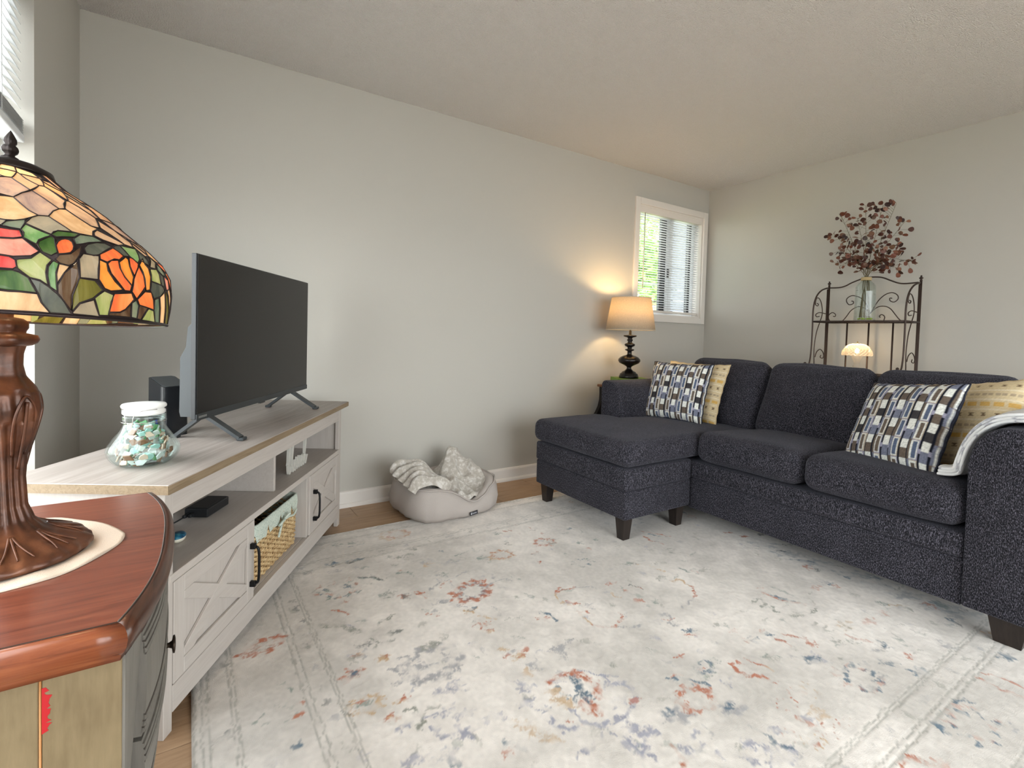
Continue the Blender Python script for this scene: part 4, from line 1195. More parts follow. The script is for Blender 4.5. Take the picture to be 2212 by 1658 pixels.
con = thing('media_console', CO, CA, 'whitewashed farmhouse media console with two crossed barn doors under the television', 'console')
top = MB().box(-0.030, 1.460, -0.030, 0.388, 0.636, 0.660, 0.0015, 1).build('top', WTOP, con)
MB().box(-0.030, 1.460, -0.0318, -0.0302, 0.6365, 0.6585).build('edge_band', EDGE, top)
MB().box(-0.0318, -0.0302, -0.030, 0.388, 0.6365, 0.6585).build('edge_band', EDGE, top)
for xa, xb in ((0.0, 0.020), (1.410, 1.430)):
    MB().box(xa, xb, 0.019, 0.37, 0.05, 0.6355, 0.001, 1).build('end_panel', WWZ, con)
for xa, xb in ((0.0, 0.034), (1.396, 1.430)):
    MB().box(xa, xb, -0.002, 0.0185, 0.0, 0.6355, 0.0015, 1).build('front_leg', WWZ, con)
    MB().box(xa + (0.0 if xa == 0 else 0.0), xb, 0.336, 0.3705, 0.0, 0.049, 0.001, 1).build('rear_leg', WWZ, con)
MB().box(0.0345, 1.3955, 0.0, 0.0185, 0.566, 0.6355, 0.001, 1).build('apron', WW, con)
MB().box(0.0205, 1.4095, -0.004, 0.37, 0.391, 0.413, 0.0012, 1).build('shelf', WW, con)
MB().box(0.0205, 1.4095, 0.02, 0.37, 0.099, 0.119, 0.001, 1).build('bottom_shelf', WW, con)
MB().box(0.0345, 1.3955, -0.003, 0.0185, 0.048, 0.1185, 0.0012, 1).build('bottom_rail', WW, con)
for xa in (0.466, 0.965):
    MB().box(xa, xa + 0.017, 0.004, 0.366, 0.1195, 0.3905, 0.001, 1).build('divider', WWZ, con)
MB().box(0.690, 0.707, 0.03, 0.366, 0.4135, 0.6355, 0.001, 1).build('divider', WW, con)
MB().box(0.0205, 1.4095, 0.3702, 0.3742, 0.10, 0.391).build('back_panel', WW, con)
for xa, xb in ((0.0205, 0.30), (0.33, 0.69), (0.72, 0.985), (1.015, 1.16), (1.185, 1.4095)):
    MB().box(xa, xb, 0.3702, 0.3742, 0.4135, 0.6355).build('back_board', WWZ, con)


def barn_door(xa, xb, za, zb, hx):
    d = MB().box(xa, xb, 0.006, 0.013, za, zb).build('door', WWZ, con)
    fw = 0.044
    for a in ((xa, xa + fw, za, zb), (xb - fw, xb, za, zb)):
        MB().box(a[0], a[1], -0.004, 0.0058, a[2], a[3], 0.0015, 1).build('stile', WWZ, d)
    for a in ((za, za + fw), (zb - fw, zb)):
        MB().box(xa + fw + .0004, xb - fw - .0004, -0.004, 0.0058, a[0], a[1], 0.0015, 1).build('rail', WW, d)
    ix0, ix1, iz0, iz1 = xa + fw + .001, xb - fw - .001, za + fw + .001, zb - fw - .001
    def brace(p, q, w, y0, y1):
        p, q = Vector(p), Vector(q)
        t = (q - p).normalized()
        nn = Vector((-t.y, t.x)) * w / 2
        # clip the strip to the inner frame so the ends are mitred
        poly = [p + nn - t * .2, q + nn + t * .2, q - nn + t * .2, p - nn - t * .2]
        for (ax, lim, sg) in ((0, ix0, 1), (0, ix1, -1), (1, iz0, 1), (1, iz1, -1)):
            out = []
            for i in range(len(poly)):
                a, b = poly[i], poly[(i + 1) % len(poly)]
                fa, fb = sg * (a[ax] - lim), sg * (b[ax] - lim)
                if fa >= 0:
                    out.append(a)
                if (fa >= 0) != (fb >= 0):
                    out.append(a + (b - a) * (fa / (fa - fb)))
            poly = out
        return MB().prism([(a.x, a.y) for a in poly], 'y', y0, y1, 0.0018, 1).build('brace', WW, d)
    brace((ix0, iz0), (ix1, iz1), 0.040, -0.0038, 0.0058)
    # the second brace is cut where it meets the first
    c = Vector(((ix0 + ix1) / 2, (iz0 + iz1) / 2))
    brace((ix0, iz1), (ix1, iz0), 0.040, -0.0030, 0.0057)
    h = MB()
    z0, z1 = hx[1], hx[2]
    h.tube(catmull([(hx[0], -0.004, z0), (hx[0], -0.026, z0 + .004), (hx[0], -0.032, z0 + .022), (hx[0], -0.033, (z0 + z1) / 2), (hx[0], -0.032, z1 - .022), (hx[0], -0.026, z1 - .004), (hx[0], -0.004, z1)], 6), 0.0046, 8)
    for zz in (z0, z1):
        h.box(hx[0] - .0065, hx[0] + .0065, -0.022, -0.0042, zz - .009, zz + .009, 0.001, 1)
    h.build('handle', BLKMET, d)


barn_door(0.036, 0.4645, 0.121, 0.3895, (0.440, 0.180, 0.309))
barn_door(0.9835, 1.3945, 0.121, 0.3895, (1.028, 0.183, 0.306))

# ------------------------------------------------------------------ television
tv = thing('television', cw(0.875, 0.17, 0.660), CA, 'large switched-off flat television standing on the console', 'television')


def tvb(mb_, name, m_, parent=tv):
    return mb_.build(name, m_, parent)


X0, X1 = 0.395 - 0.875, 1.355 - 0.875
TZ0, TZ1 = 0.081, 0.621
tvb(MB().box(X0, X1, -0.014, 0.002, TZ0, TZ1, 0.002, 2), 'panel', PLASTIC)
SCR_TOP = tvb(MB().box(X0 + 0.004, X1 - 0.004, -0.0158, -0.0142, TZ0 + 0.018, TZ1 - 0.003), 'screen', SCREEN)
tvb(MB().box(X0, X1, -0.0175, -0.0143, TZ0 - 0.004, TZ0 + 0.0175, 0.001, 1), 'bottom_bezel', PLAST2)
bd_ = MB().prism([(0.0022, TZ0 + 0.004), (0.052, TZ0 + 0.004), (0.056, TZ0 + 0.02), (0.054, TZ0 + 0.20), (0.036, TZ0 + 0.235), (0.030, TZ0 + 0.30), (0.0022, TZ0 + 0.33)], 'x', X0 + 0.03, X1 - 0.03)
tvb(bd_, 'rear_housing', PLAST2)
BADGE = mat('silver_badge', (0.42, 0.42, 0.42), 0.35, 0.8)
bz = MB()
for i in range(7):
    xx = X0 + 0.012 + i * 0.0068
    bz.box(xx, xx + 0.0046, -0.0182, -0.0176, TZ0 + 0.0035, TZ0 + 0.0105)
tvb(bz, 'brand_badge', BADGE)
tvb(MB().box(-0.02, 0.02, -0.012, 0.0, TZ0 - 0.011, TZ0 - 0.0045, 0.001, 1), 'sensor', PLASTIC)
for sx in (0.478 - 0.875, 1.186 - 0.875):
    f = MB()
    def bar(p, q, w, t):
        p, q = Vector(p), Vector(q)
        d = (q - p).normalized()
        u = Vector((1, 0, 0))
        nn = d.cross(u).normalized()
        vs = [a + u * w / 2 * su + nn * t / 2 * sn for a in (p, q) for su, sn in ((-1, -1), (1, -1), (1, 1), (-1, 1))]
        f.add(vs, [(3, 2, 1, 0), (4, 5, 6, 7), (0, 1, 5, 4), (1, 2, 6, 5), (2, 3, 7, 6), (3, 0, 4, 7)])
    bar((sx, 0.0, TZ0 + .004), (sx - .004, -0.120, 0.0085), 0.030, 0.011)
    bar((sx, 0.004, TZ0 + .004), (sx + .018, 0.108, 0.0085), 0.026, 0.011)
    f.box(sx - .019, sx + .011, -0.135, -0.112, 0.0004, 0.011, 0.002, 1)
    f.box(sx + .005, sx + .031, 0.100, 0.122, 0.0004, 0.011, 0.002, 1)
    f.box(sx - .015, sx + .015, -0.006, 0.026, TZ0 - .004, TZ0 + .0035, 0.001, 1)
    tvb(f, 'foot', PLAST2)

# ------------------------------------------------------------------ internet gateway (black tower)
ga = math.atan2(-0.7, 0.7)
rt = thing('internet_gateway', cw(0.545, 0.337, 0.660), CA + R(60), 'black slanted-top internet gateway tower between the jar and the television', 'router')
GW, GD = 0.088, 0.095          # local x = depth (away), y = width
poly = []
for cx_, cy_, a0 in ((GD / 2 - .010, GW / 2 - .010, 0), (-GD / 2 + .014, GW / 2 - .014, 90), (-GD / 2 + .014, -GW / 2 + .014, 180), (GD / 2 - .010, -GW / 2 + .010, 270)):
    r_ = .010 if cx_ > 0 else .014
    for k_ in range(5):
        a = R(a0 + 90 * k_ / 4)
        poly.append((cx_ + r_ * math.cos(a), cy_ + r_ * math.sin(a)))
ztop = lambda x: 0.172 + 0.030 * (x + GD / 2) / GD
mb_ = MB()
n_ = len(poly)
mb_.add([(x, y, 0.0) for x, y in poly] + [(x, y, ztop(x)) for x, y in poly], [tuple(range(n_))[::-1]] + [tuple(range(n_, 2 * n_))] + [(i, (i + 1) % n_, n_ + (i + 1) % n_, n_ + i) for i in range(n_)])
mb_.build('body', mat('glossy_black_plastic', (0.012, 0.013, 0.015), 0.22), rt)
mb_ = MB()
ins = [(x * 0.93, y * 0.86) for x, y in poly]
mb_.add([(x, y, ztop(x) + 0.0003) for x, y in ins] + [(x, y, ztop(x) + 0.0022) for x, y in ins], [tuple(range(n_, 2 * n_))] + [(i, (i + 1) % n_, n_ + (i + 1) % n_, n_ + i) for i in range(n_)])
mb_.build('top_plate', PLAST2, rt)
p0 = cw(0.50, 0.30, 0.80)
cb = MB().tube(catmull([cw(0.578, 0.285, 0.838), cw(0.63, 0.27, 0.87), cw(0.70, 0.255, 0.90), cw(0.78, 0.23, 0.93)], 6), 0.0035, 7)
tag(cb.build('power_cable', PLASTIC), 'thin black cable running from the gateway behind the television', 'cable')

# ------------------------------------------------------------------ jar of sea glass
JC = cw(0.160, 0.158, 0.660)
jar = thing('glass_jar', JC, 0, 'squat ribbed glass jar with a white lid, full of sea glass, on the console', 'jar')
jp = [(0.045, 0.0), (0.060, 0.004), (0.076, 0.018), (0.083, 0.036), (0.081, 0.052), (0.070, 0.072), (0.057, 0.092), (0.049, 0.108), (0.047, 0.120), (0.050, 0.124), (0.050, 0.136), (0.047, 0.138)]
jp = [(a, b) for a, b in catmull([(a, b, 0) for a, b in jp], 3) for a, b in [(a, b)]] if False else jp
fine = [(p.x, p.y) for p in catmull([(a, b, 0) for a, b in jp], 4)]
rib = lambda a, z: 1 + (0.022 * math.cos(12 * a) if 0.01 < z < 0.105 else 0.0) * min(1, (0.105 - z) / 0.03 if z > 0.075 else 1)
body = MB().lathe(fine, 72, wob=rib)
body.f = [f for f in body.f if len(f) == 4]
body.sm = [True] * len(body.f)
inner = MB().lathe([(a * 0.95, max(0.005, b)) for a, b in fine], 72, wob=rib)
inner.f = [tuple(reversed(f)) for f in inner.f if len(f) == 4]
k0 = len(body.v)
body.v += inner.v
body.f += [tuple(i + k0 for i in f) for f in inner.f]
body.sm += [True] * len(inner.f)
body.lathe([(1e-6, 0.0035), (0.045, 0.0005)], 40)
jb = body.build('jar_body', JARG, jar)
LID = mat('white_ceramic_lid', (0.80, 0.80, 0.78), 0.25)
MB().lathe([(1e-6, 0.139), (0.0455, 0.139), (0.0495, 0.143), (0.0495, 0.150), (0.046, 0.153), (0.046, 0.156), (0.0515, 0.159), (0.0525, 0.164), (0.050, 0.168), (0.030, 0.170), (1e-6, 0.171)], 48).build('lid', LID, jar)
wr_ = MB()
va = math.atan2(-2.97 - JC.y, -4.107 - JC.x)           # towards the room
for s_ in (-1, 1):
    a0 = va + R(-38) + s_ * R(11)
    pth = [(math.cos(a0 + d) * r_, math.sin(a0 + d) * r_, z_) for d, r_, z_ in ((0, .0515, .118), (0, .054, .130), (s_ * .05, .053, .142), (s_ * .16, .0515, .150), (s_ * .5, .050, .1545), (s_ * 1.1, .049, .1555))]
    wr_.tube(catmull(pth, 5), 0.0010, 6)
wr_.tube([(math.cos(t) * .0513, math.sin(t) * .0513, .121) for t in [2 * math.pi * i / 48 for i in range(48)]], 0.0009, 6, closed=True)
wr_.build('wire_clasp', STEEL, jar)
SG = {}
for nm, c_, tr in (('white', (0.72, 0.78, 0.74), 0), ('green', (0.20, 0.52, 0.22), 0), ('aqua', (0.40, 0.68, 0.60), 0), ('brown', (0.28, 0.13, 0.06), 0), ('blue', (0.05, 0.08, 0.40), 0), ('tan', (0.55, 0.42, 0.32), 0)):
    SG[nm] = mat('sea_glass_' + nm, c_, 0.45, spec=0.5)
    bsdf(SG[nm]).inputs['Transmission Weight'].default_value = 0.35 if nm != 'tan' else 0.0
rs = random.Random(21)
shard_me = {}
for nm in SG:
    for q in range(2):
        bm = bmesh.new()
        k_ = rs.randint(4, 6)
        pts = [(math.cos(6.283 * i / k_ + rs.uniform(-.25, .25)) * rs.uniform(.010, .0155), math.sin(6.283 * i / k_) * rs.uniform(.007, .012)) for i in range(k_)]
        mb_ = MB().prism(pts, 'z', -0.002, 0.002, 0.0009, 1)
        shard_me[nm, q] = mb_.mesh('sea_glass_shard', SG[nm])
        bm.free()
prof_r = lambda z: np.interp(z, [b for a, b in jp], [a for a, b in jp])
kinds = ['white'] * 7 + ['green'] * 4 + ['aqua'] * 5 + ['brown'] * 4 + ['tan'] * 4 + ['blue'] * 1
for i in range(150):
    z_ = 0.010 + 0.103 * (i / 149.0)
    a = rs.uniform(0, 6.283)
    rmax = prof_r(z_) - 0.0155
    rr = rmax * (rs.uniform(0.80, 1.0) if i % 3 else math.sqrt(rs.uniform(0, .6)))
    nm = rs.choice(kinds)
    o = put(bpy.data.objects.new('sea_glass_shard', shard_me[nm, rs.randint(0, 1)]))
    o.location = JC + Vector((math.cos(a) * rr, math.sin(a) * rr, z_))
    o.rotation_euler = (R(rs.uniform(50, 130)), R(rs.uniform(-35, 35)), a + R(90) + rs.uniform(-.4, .4))
    tag(o, nm + ' sea glass shard in the lidded glass jar', 'sea glass', 'sea glass shards in the jar')

# ------------------------------------------------------------------ things on the console shelves
sb = thing('streaming_box', cw(0.472, 0.158, 0.413), CA, 'flat black set-top box lying on the console shelf', 'streaming box')
MB().box(-0.066, 0.066, -0.038, 0.038, 0.003, 0.033, 0.004, 2).build('body', PLASTIC, sb)
MB().box(-0.060, 0.060, -0.032, 0.032, 0.0332, 0.0344, 0.0005, 1).build('top_panel', mat('matte_black', (0.018, 0.018, 0.02), 0.55), sb)
MB().box(-0.055, 0.055, -0.030, 0.030, 0.0, 0.0028).build('foot_pad', PLASTIC, sb)
for yy, ln in ((0.022, .03), (0.008, .022)):
    MB().box(-0.066 - ln, -0.0665, yy - .005, yy + .005, 0.010, 0.020, 0.001, 1).build('plug', PLASTIC, sb)
MB().box(-0.020, -0.004, 0.0385, 0.056, 0.012, 0.018, 0.001, 1).build('plug', STEEL, sb)
pc = MB().tube(catmull([cw(0.372, 0.178, 0.428), cw(0.33, 0.20, 0.420), cw(0.29, 0.27, 0.4165), cw(0.315, 0.34, 0.4165)], 6), 0.0025, 7)
tag(pc.build('power_cable', PLASTIC), 'black cord trailing from the set-top box on the console shelf', 'cable')

st_ = thing('painted_stone', cw(0.226, 0.104, 0.413), CA + R(20), 'small blue-topped cream stone at the near end of the console shelf', 'ornament')
MB().sphere((0, 0, 0.013), 0.013, 18, 10, (2.3, 1.5, 1.0)).build('stone', mat('cream_stone', (0.62, 0.58, 0.48), 0.5), st_)
BLU = mat('blue_green_glaze', (0.02, 0.13, 0.22), 0.3)
setcol(BLU, ramp(BLU, noise(BLU, coords(BLU), 60, 3), [(0.35, (0.004, 0.02, 0.06)), (0.5, (0.01, 0.12, 0.22)), (0.7, (0.10, 0.30, 0.30))]))
cap = MB()
cap.lathe([(0.0302, 0.0165), (0.0295, 0.0195), (0.023, 0.024), (0.012, 0.0266), (1e-6, 0.0272)], 24, fy=0.66)
cap.build('glaze', BLU, st_)

# the word in cut-out script, standing on the upper shelf
sg = thing('blessed_sign', cw(0.905, 0.066, 0.4135), CA, 'white cut-out script sign reading blessed on the console shelf', 'sign')
SIGN = mat('white_painted_wood', (0.62, 0.60, 0.55), 0.6)
LET = {
 'b': [(0, .042), (.008, .060), (.017, .100), (.0155, .122), (.009, .108), (.006, .05), (.009, .010), (.018, .003), (.026, .014), (.026, .034), (.018, .041), (.022, .036), (.034, .036)],
 'l': [(.034, .036), (.046, .080), (.052, .122), (.048, .140), (.041, .118), (.039, .04), (.044, .008), (.052, .004), (.060, .018)],
 'e': [(.060, .018), (.070, .034), (.072, .047), (.065, .050), (.060, .034), (.063, .008), (.073, .004), (.084, .020)],
 's': [(.084, .020), (.092, .044), (.095, .057), (.098, .040), (.101, .020), (.096, .005), (.087, .008), (.098, .006), (.108, .020)],
 't': [(.108, .020), (.116, .044), (.119, .057), (.122, .040), (.125, .020), (.120, .005), (.111, .008), (.122, .006), (.132, .018)],
 'f': [(.132, .018), (.142, .034), (.144, .047), (.137, .050), (.132, .034), (.135, .008), (.145, .004), (.156, .020)],
 'd': [(.156, .020), (.172, .044), (.163, .050), (.154, .034), (.157, .008), (.166, .004), (.174, .020), (.184, .075), (.194, .130), (.188, .138), (.181, .10), (.178, .04), (.182, .008), (.192, .008), (.204, .034), (.208, .040)]}
pts = []
for ch in 'blestfd':
    pts += LET[ch] if not pts else LET[ch][1:]
cur = catmull([(a * 1.06, 0, b * 1.0) for a, b in pts], 5)
vs, fs = [], []
for i, p in enumerate(cur):
    a, b = cur[max(0, i - 1)], cur[min(len(cur) - 1, i + 1)]
    t = (b - a)
    t = t.normalized() if t.length > 1e-9 else Vector((1, 0, 0))
    nn = Vector((-t.z, 0, t.x)) * 0.0027
    for q, y in ((nn, -0.0055), (nn, 0.0055), (-nn, 0.0055), (-nn, -0.0055)):
        vs.append((p.x + q.x, y, max(0.0002, p.z + q.z)))
for i in range(len(cur) - 1):
    for k_ in range(4):
        fs.append((i * 4 + k_, i * 4 + (k_ + 1) % 4, (i + 1) * 4 + (k_ + 1) % 4, (i + 1) * 4 + k_))
fs += [(3, 2, 1, 0), tuple(len(vs) - 4 + k_ for k_ in range(4))]
MB().add(vs, fs).build('lettering', SIGN, sg)

for sx, m_, lb in ((1.000, PLASTIC, 'black tube standing in for the shaded back-panel gap behind the script sign'), (1.172, mat('brown_cord', (0.10, 0.035, 0.015), 0.6), 'brown cord hanging at the right end of the console shelf')):
    c_ = MB().tube([cw(sx, 0.362, 0.4135), cw(sx, 0.360, 0.50), cw(sx + .002, 0.362, 0.632)], 0.006, 8)  # the black tube stands in for the shade in the back-board gap
    tag(c_.build('power_cable', m_), lb, 'cable')

# ------------------------------------------------------------------ wicker basket
bk = thing('wicker_basket', cw(0.738, 0.190, 0.1195), CA, 'seagrass basket with a sage floral liner in the open middle of the console', 'basket')
BW = mat('seagrass', (0.52, 0.35, 0.17), 0.8)
setcol(BW, ramp(BW, noise(BW, coords(BW), 45, 4), [(0.3, (0.30, 0.18, 0.075)), (0.5, (0.52, 0.36, 0.18)), (0.7, (0.68, 0.52, 0.30))]))
BWD = mat('dark_basket_core', (0.10, 0.06, 0.03), 0.9)


def rrect(hx, hy, r_, n=14):
    out = []
    for cx_, cy_, a0 in ((hx - r_, hy - r_, 0), (-hx + r_, hy - r_, 90), (-hx + r_, -hy + r_, 180), (hx - r_, -hy + r_, 270)):
        for k_ in range(n):
            a = R(a0 + 90 * k_ / (n - 1))
            out.append((cx_ + r_ * math.cos(a), cy_ + r_ * math.sin(a)))
    res, L_ = [], 0
    for i in range(len(out)):
        a, b = Vector(out[i]), Vector(out[(i + 1) % len(out)])
        m_ = max(1, int((b - a).length / 0.0065))
        for k_ in range(m_):
            res.append(a + (b - a) * (k_ / m_))
    return res


core = MB()
for z_ in (0,):
    o_ = rrect(0.190, 0.146, 0.03)
    i_ = rrect(0.184, 0.140, 0.026)
n1, n2 = len(o_), len(i_)
core.add([(p.x, p.y, 0.004) for p in o_] + [(p.x * 1.03, p.y * 1.03, 0.192) for p in o_], [tuple(range(n1))[::-1]] + [(i, (i + 1) % n1, n1 + (i + 1) % n1, n1 + i) for i in range(n1)])
core.build('core', BWD, bk)
wv = MB()
rows = 20
for k_ in range(rows):
    z_ = 0.0055 + k_ * 0.0094
    f_ = 1 + 0.03 * z_ / 0.2
    pa = rrect(0.1945 * f_, 0.1505 * f_, 0.033)
    per = 0.0
    out = []
    for i, p in enumerate(pa):
        ph = per / 0.019
        s_ = math.sin(math.pi * ph + (k_ % 2) * math.pi)
        nn = (p).normalized() if True else p
        out.append((p.x * (1 + 0.022 * s_), p.y * (1 + 0.027 * s_), z_ + 0.0016 * math.sin(i * 1.7 + k_)))
        per += (pa[(i + 1) % len(pa)] - p).length
    wv.tube(out, 0.0052, 5, closed=True)
o = wv.build('weave', BW, bk)
o['kind'] = 'stuff'
LIN = mat('sage_floral_cloth', (0.55, 0.62, 0.55), 0.9)
vo = N(LIN, 'ShaderNodeTexVoronoi')
vo.inputs['Scale'].default_value = 190
link(LIN, coords(LIN), vo.inputs['Vector'])
setcol(LIN, mixc(LIN, ramp(LIN, vo.outputs['Distance'], [(0.25, (0.26, 0.33, 0.28)), (0.45, (0.60, 0.63, 0.55))]), (0.48, 0.58, 0.52), 0.35))
ln = MB()
pa = rrect(0.2045, 0.1605, 0.035)
npa = len(pa)
def lin(u, w_):
    i = int(round(u * npa)) % npa
    p = pa[i]
    t = (u * 14) % 1.0
    drop = 0.064 - 0.036 * (1 - min(1, abs(t - 0.5) / 0.14)) if abs(t - 0.5) < 0.14 else 0.064 - 0.004 * math.cos(t * 6.28)
    zt = 0.211
    if w_ < 0.35:
        q = 0.955 - 0.03 * (0.35 - w_)
        return Vector((p.x * q, p.y * q, zt - 0.10 * (0.35 - w_) / 0.35))
    k2 = (w_ - 0.35) / 0.65
    if k2 < 0.15:
        return Vector((p.x * (0.955 + 0.055 * k2 / 0.15), p.y * (0.955 + 0.055 * k2 / 0.15), zt + 0.003 * math.sin(k2 / 0.15 * 3.14)))
    k3 = (k2 - 0.15) / 0.85
    bul = 1.010 + 0.012 * math.sin(3.14 * k3) + 0.008 * math.sin(u * 88)
    return Vector((p.x * bul, p.y * bul, zt - drop * k3))
ln.grid(npa, 18, lin, True, closeu=True)
ln.build('liner', LIN, bk)
rb = MB()
for pth in ([(0.02, -0.168, 0.155), (-0.02, -0.178, 0.140), (-0.035, -0.176, 0.110)], [(0.02, -0.168, 0.155), (0.06, -0.178, 0.158), (0.10, -0.180, 0.150), (0.135, -0.178, 0.162)], [(0.02, -0.168, 0.155), (0.0, -0.185, 0.168), (-0.02, -0.172, 0.150), (0.02, -0.168, 0.155)], [(0.02, -0.168, 0.155), (0.045, -0.185, 0.175), (0.065, -0.175, 0.160), (0.02, -0.168, 0.155)]):
    rb.tube(catmull(pth, 6), 0.0045, 6)
rb.build('ribbon_bow', LIN, bk)

# ------------------------------------------------------------------ bow-front commode beside the camera
CY0, CY1 = -2.236, -1.716          # near and far side of the body
CMID, CHALF = -1.976, 0.262


def bowx(y, end=-4.166, apex=-4.136, half=CHALF):
    return apex - (apex - end) * -1 * 0 - (apex - end) * min(1.0, abs((y - CMID) / half)) ** 2.6


TAUPE = wood('taupe_painted_wood', (0.125, 0.115, 0.10), (0.165, 0.152, 0.133), (0.19, 0.176, 0.155), 'z', 1.6, 0.5)
TAN = mat('tan_antiqued_paint', (0.36, 0.275, 0.16), 0.6)
v = coords(TAN)
fa = noise(TAN, coords(TAN, (30, 30, 4)), 5, 5, 0.6)
fb = noise(TAN, v, 6, 4)
setcol(TAN, mixc(TAN, ramp(TAN, fa, [(0.3, (0.17, 0.122, 0.06)), (0.7, (0.25, 0.185, 0.10))]), ramp(TAN, fb, [(0.35, (0.11, 0.075, 0.035)), (0.6, (0.25, 0.19, 0.105))]), 0.45))
bump(TAN, fa, 0.08, 0.002)
DRW = mat('dark_drawer_shadow', (0.05, 0.045, 0.04), 0.8)

com = thing('bow_front_commode', (-4.33, -1.976, 0.0), 0, 'small bow-front commode with a red-brown top and taupe drawers under the stained glass lamp', 'commode')


def bow_sweep(prof, ya, yb, n, fx=bowx, fade=False):
    vs, fs = [], []
    k_ = len(prof)
    for i in range(n):
        y = ya + (yb - ya) * i / (n - 1)
        e = 1e-3
        t = Vector((fx(y + e) - fx(y - e), 2 * e)).normalized()
        nn = Vector((t.y, -t.x))
        k2 = min(1.0, min(y - ya, yb - y) / 0.03) if fade else 1.0
        for d, z_ in prof:
            d = d * k2 if d > 0 else d
            tp_ = 0.030 * (max(0.0, 0.50 - z_) / 0.2) ** 1.4 * (1 - min(1, abs((y - CMID) / CHALF)) ** 2.6)
            vs.append((fx(y) + nn.x * d - min(tp_, 0.045), y + nn.y * d, z_))
    for i in range(n - 1):
        for j in range(k_):
            fs.append((i * k_ + j, i * k_ + (j + 1) % k_, (i + 1) * k_ + (j + 1) % k_, (i + 1) * k_ + j))
    fs += [tuple(range(k_)), tuple((n - 1) * k_ + j for j in range(k_))[::-1]]
    bm = bmesh.new()
    bv = [bm.verts.new(p) for p in vs]
    for f in fs:
        bm.faces.new([bv[i] for i in f])
    bmesh.ops.recalc_face_normals(bm, faces=bm.faces[:])
    return MB().addbm(bm)


XB = XL + 0.025
# side panels: two boards each with a bead between
for yy, s_ in ((CY0, 1), (CY1, -1)):
    for xa, xb in ((XB, -4.2425), (-4.2395, -4.1685)):
        MB().box(xa, xb, yy, yy + s_ * 0.016, 0.10, 0.653, 0.001, 1).build('side_board', TAN, com, True)
    MB().tube([(-4.241, yy + s_ * 0.001, 0.10), (-4.241, yy + s_ * 0.001, 0.653)], 0.0012, 6).build('bead', mat('worn_edge', (0.50, 0.22, 0.07), 0.5), com, True)
# chipped red paint along the bead
REDP = mat('red_paint_chip', (0.42, 0.01, 0.015), 0.5)
rr_ = random.Random(3)
chip = [(-4.2396, 0.640)]
zz = 0.640
while zz > 0.590:
    chip.append((-4.2396 + rr_.uniform(0.002, 0.009), zz))
    zz -= rr_.uniform(0.0012, 0.003)
chip.append((-4.2396, zz))
MB().prism(chip, 'y', CY0 - 0.0003, CY0 + 0.0002).build('paint_chip', REDP, com, True)
# carcass core and front stiles
core = [(XB, CY0 + 0.017)] + [(bowx(CY0 + 0.017 + (CY1 - CY0 - 0.034) * i / 16) - 0.062, CY0 + 0.017 + (CY1 - CY0 - 0.034) * i / 16) for i in range(17)] + [(XB, CY1 - 0.017)]
MB().prism(core, 'z', 0.10, 0.653).build('carcass', DRW, com, True)
flat = [(-0.015, 0.085), (0.0, 0.085), (0.0, 0.6535), (-0.015, 0.6535)]
bow_sweep(flat, CY0, CY0 + 0.05, 7).build('stile', TAUPE, com, True)
bow_sweep(flat, CY1 - 0.05, CY1, 7).build('stile', TAUPE, com, True)
bow_sweep([(-0.015, 0.06), (0.004, 0.06), (0.004, 0.118), (-0.015, 0.118)], CY0 + 0.0505, CY1 - 0.0505, 14).build('plinth_rail', TAUPE, com, True)
GLZ = mat('dark_antique_glaze', (0.045, 0.033, 0.025), 0.6)
for z0, z1 in ((0.512, 0.650), (0.386, 0.506), (0.256, 0.380), (0.122, 0.250)):
    ya_, yb_ = CY0 + 0.0512, CY1 - 0.0512
    prof = [(-0.0145, z0)] + [(0.0055 * math.sin(math.pi * k_ / 10) ** 0.7, z0 + (z1 - z0) * k_ / 10) for k_ in range(11)] + [(-0.0145, z1)]
    dr = bow_sweep(prof, ya_, yb_, 30).build('drawer_front', TAUPE, com, True)
    off = lambda z_: 0.0055 * math.sin(math.pi * (z_ - z0) / (z1 - z0)) ** 0.7
    for base_z, sg_ in ((z0 + 0.003, 1), (z1 - 0.003, -1)):
        for k_ in range(3):
            zc = base_z + sg_ * (0.0045 + 0.0085 * k_)
            o_ = off(zc)
            bow_sweep([(o_ - 0.002, zc - 0.0032), (o_ + 0.0015, zc - 0.0028), (o_ + 0.003, zc), (o_ + 0.0015, zc + 0.0028), (o_ - 0.002, zc + 0.0032)], ya_, yb_, 30).build('bead_moulding', TAUPE, dr, True)
            zg = zc + sg_ * 0.0043
            o_ = off(zg)
            bow_sweep([(o_ - 0.002, zg - 0.0011), (o_ + 0.0006, zg - 0.0011), (o_ + 0.0006, zg + 0.0011), (o_ - 0.002, zg + 0.0011)], ya_, yb_, 30).build('glaze_line', GLZ, dr, True)
    if z0 < 0.5:
        continue
    kn = MB()
    kz = z0 + 0.015
    Mk = Matrix.Translation((bowx(CMID - 0.03) + 0.001, CMID - 0.03, kz)) @ Matrix.Rotation(R(90), 4, 'Y')
    kn.lathe([(1e-6, -0.004), (0.007, -0.004), (0.0045, 0.001), (0.0038, 0.007), (0.006, 0.0115), (0.0135, 0.0130), (0.0138, 0.0155), (0.010, 0.0165), (1e-6, 0.0170)], 20, M=Mk)
    kn.build('knob', mat('aged_bronze', (0.05, 0.035, 0.025), 0.4, 0.8), dr, True)
for xx, yy in ((-4.205, CY0 + .03), (-4.205, CY1 - .03), (XB + .03, CY0 + .03), (XB + .03, CY1 - .03)):
    MB().box(xx - .022, xx + .022, yy - .022, yy + .022, 0.0, 0.0995, 0.004, 2).build('foot', TAUPE, com, True)

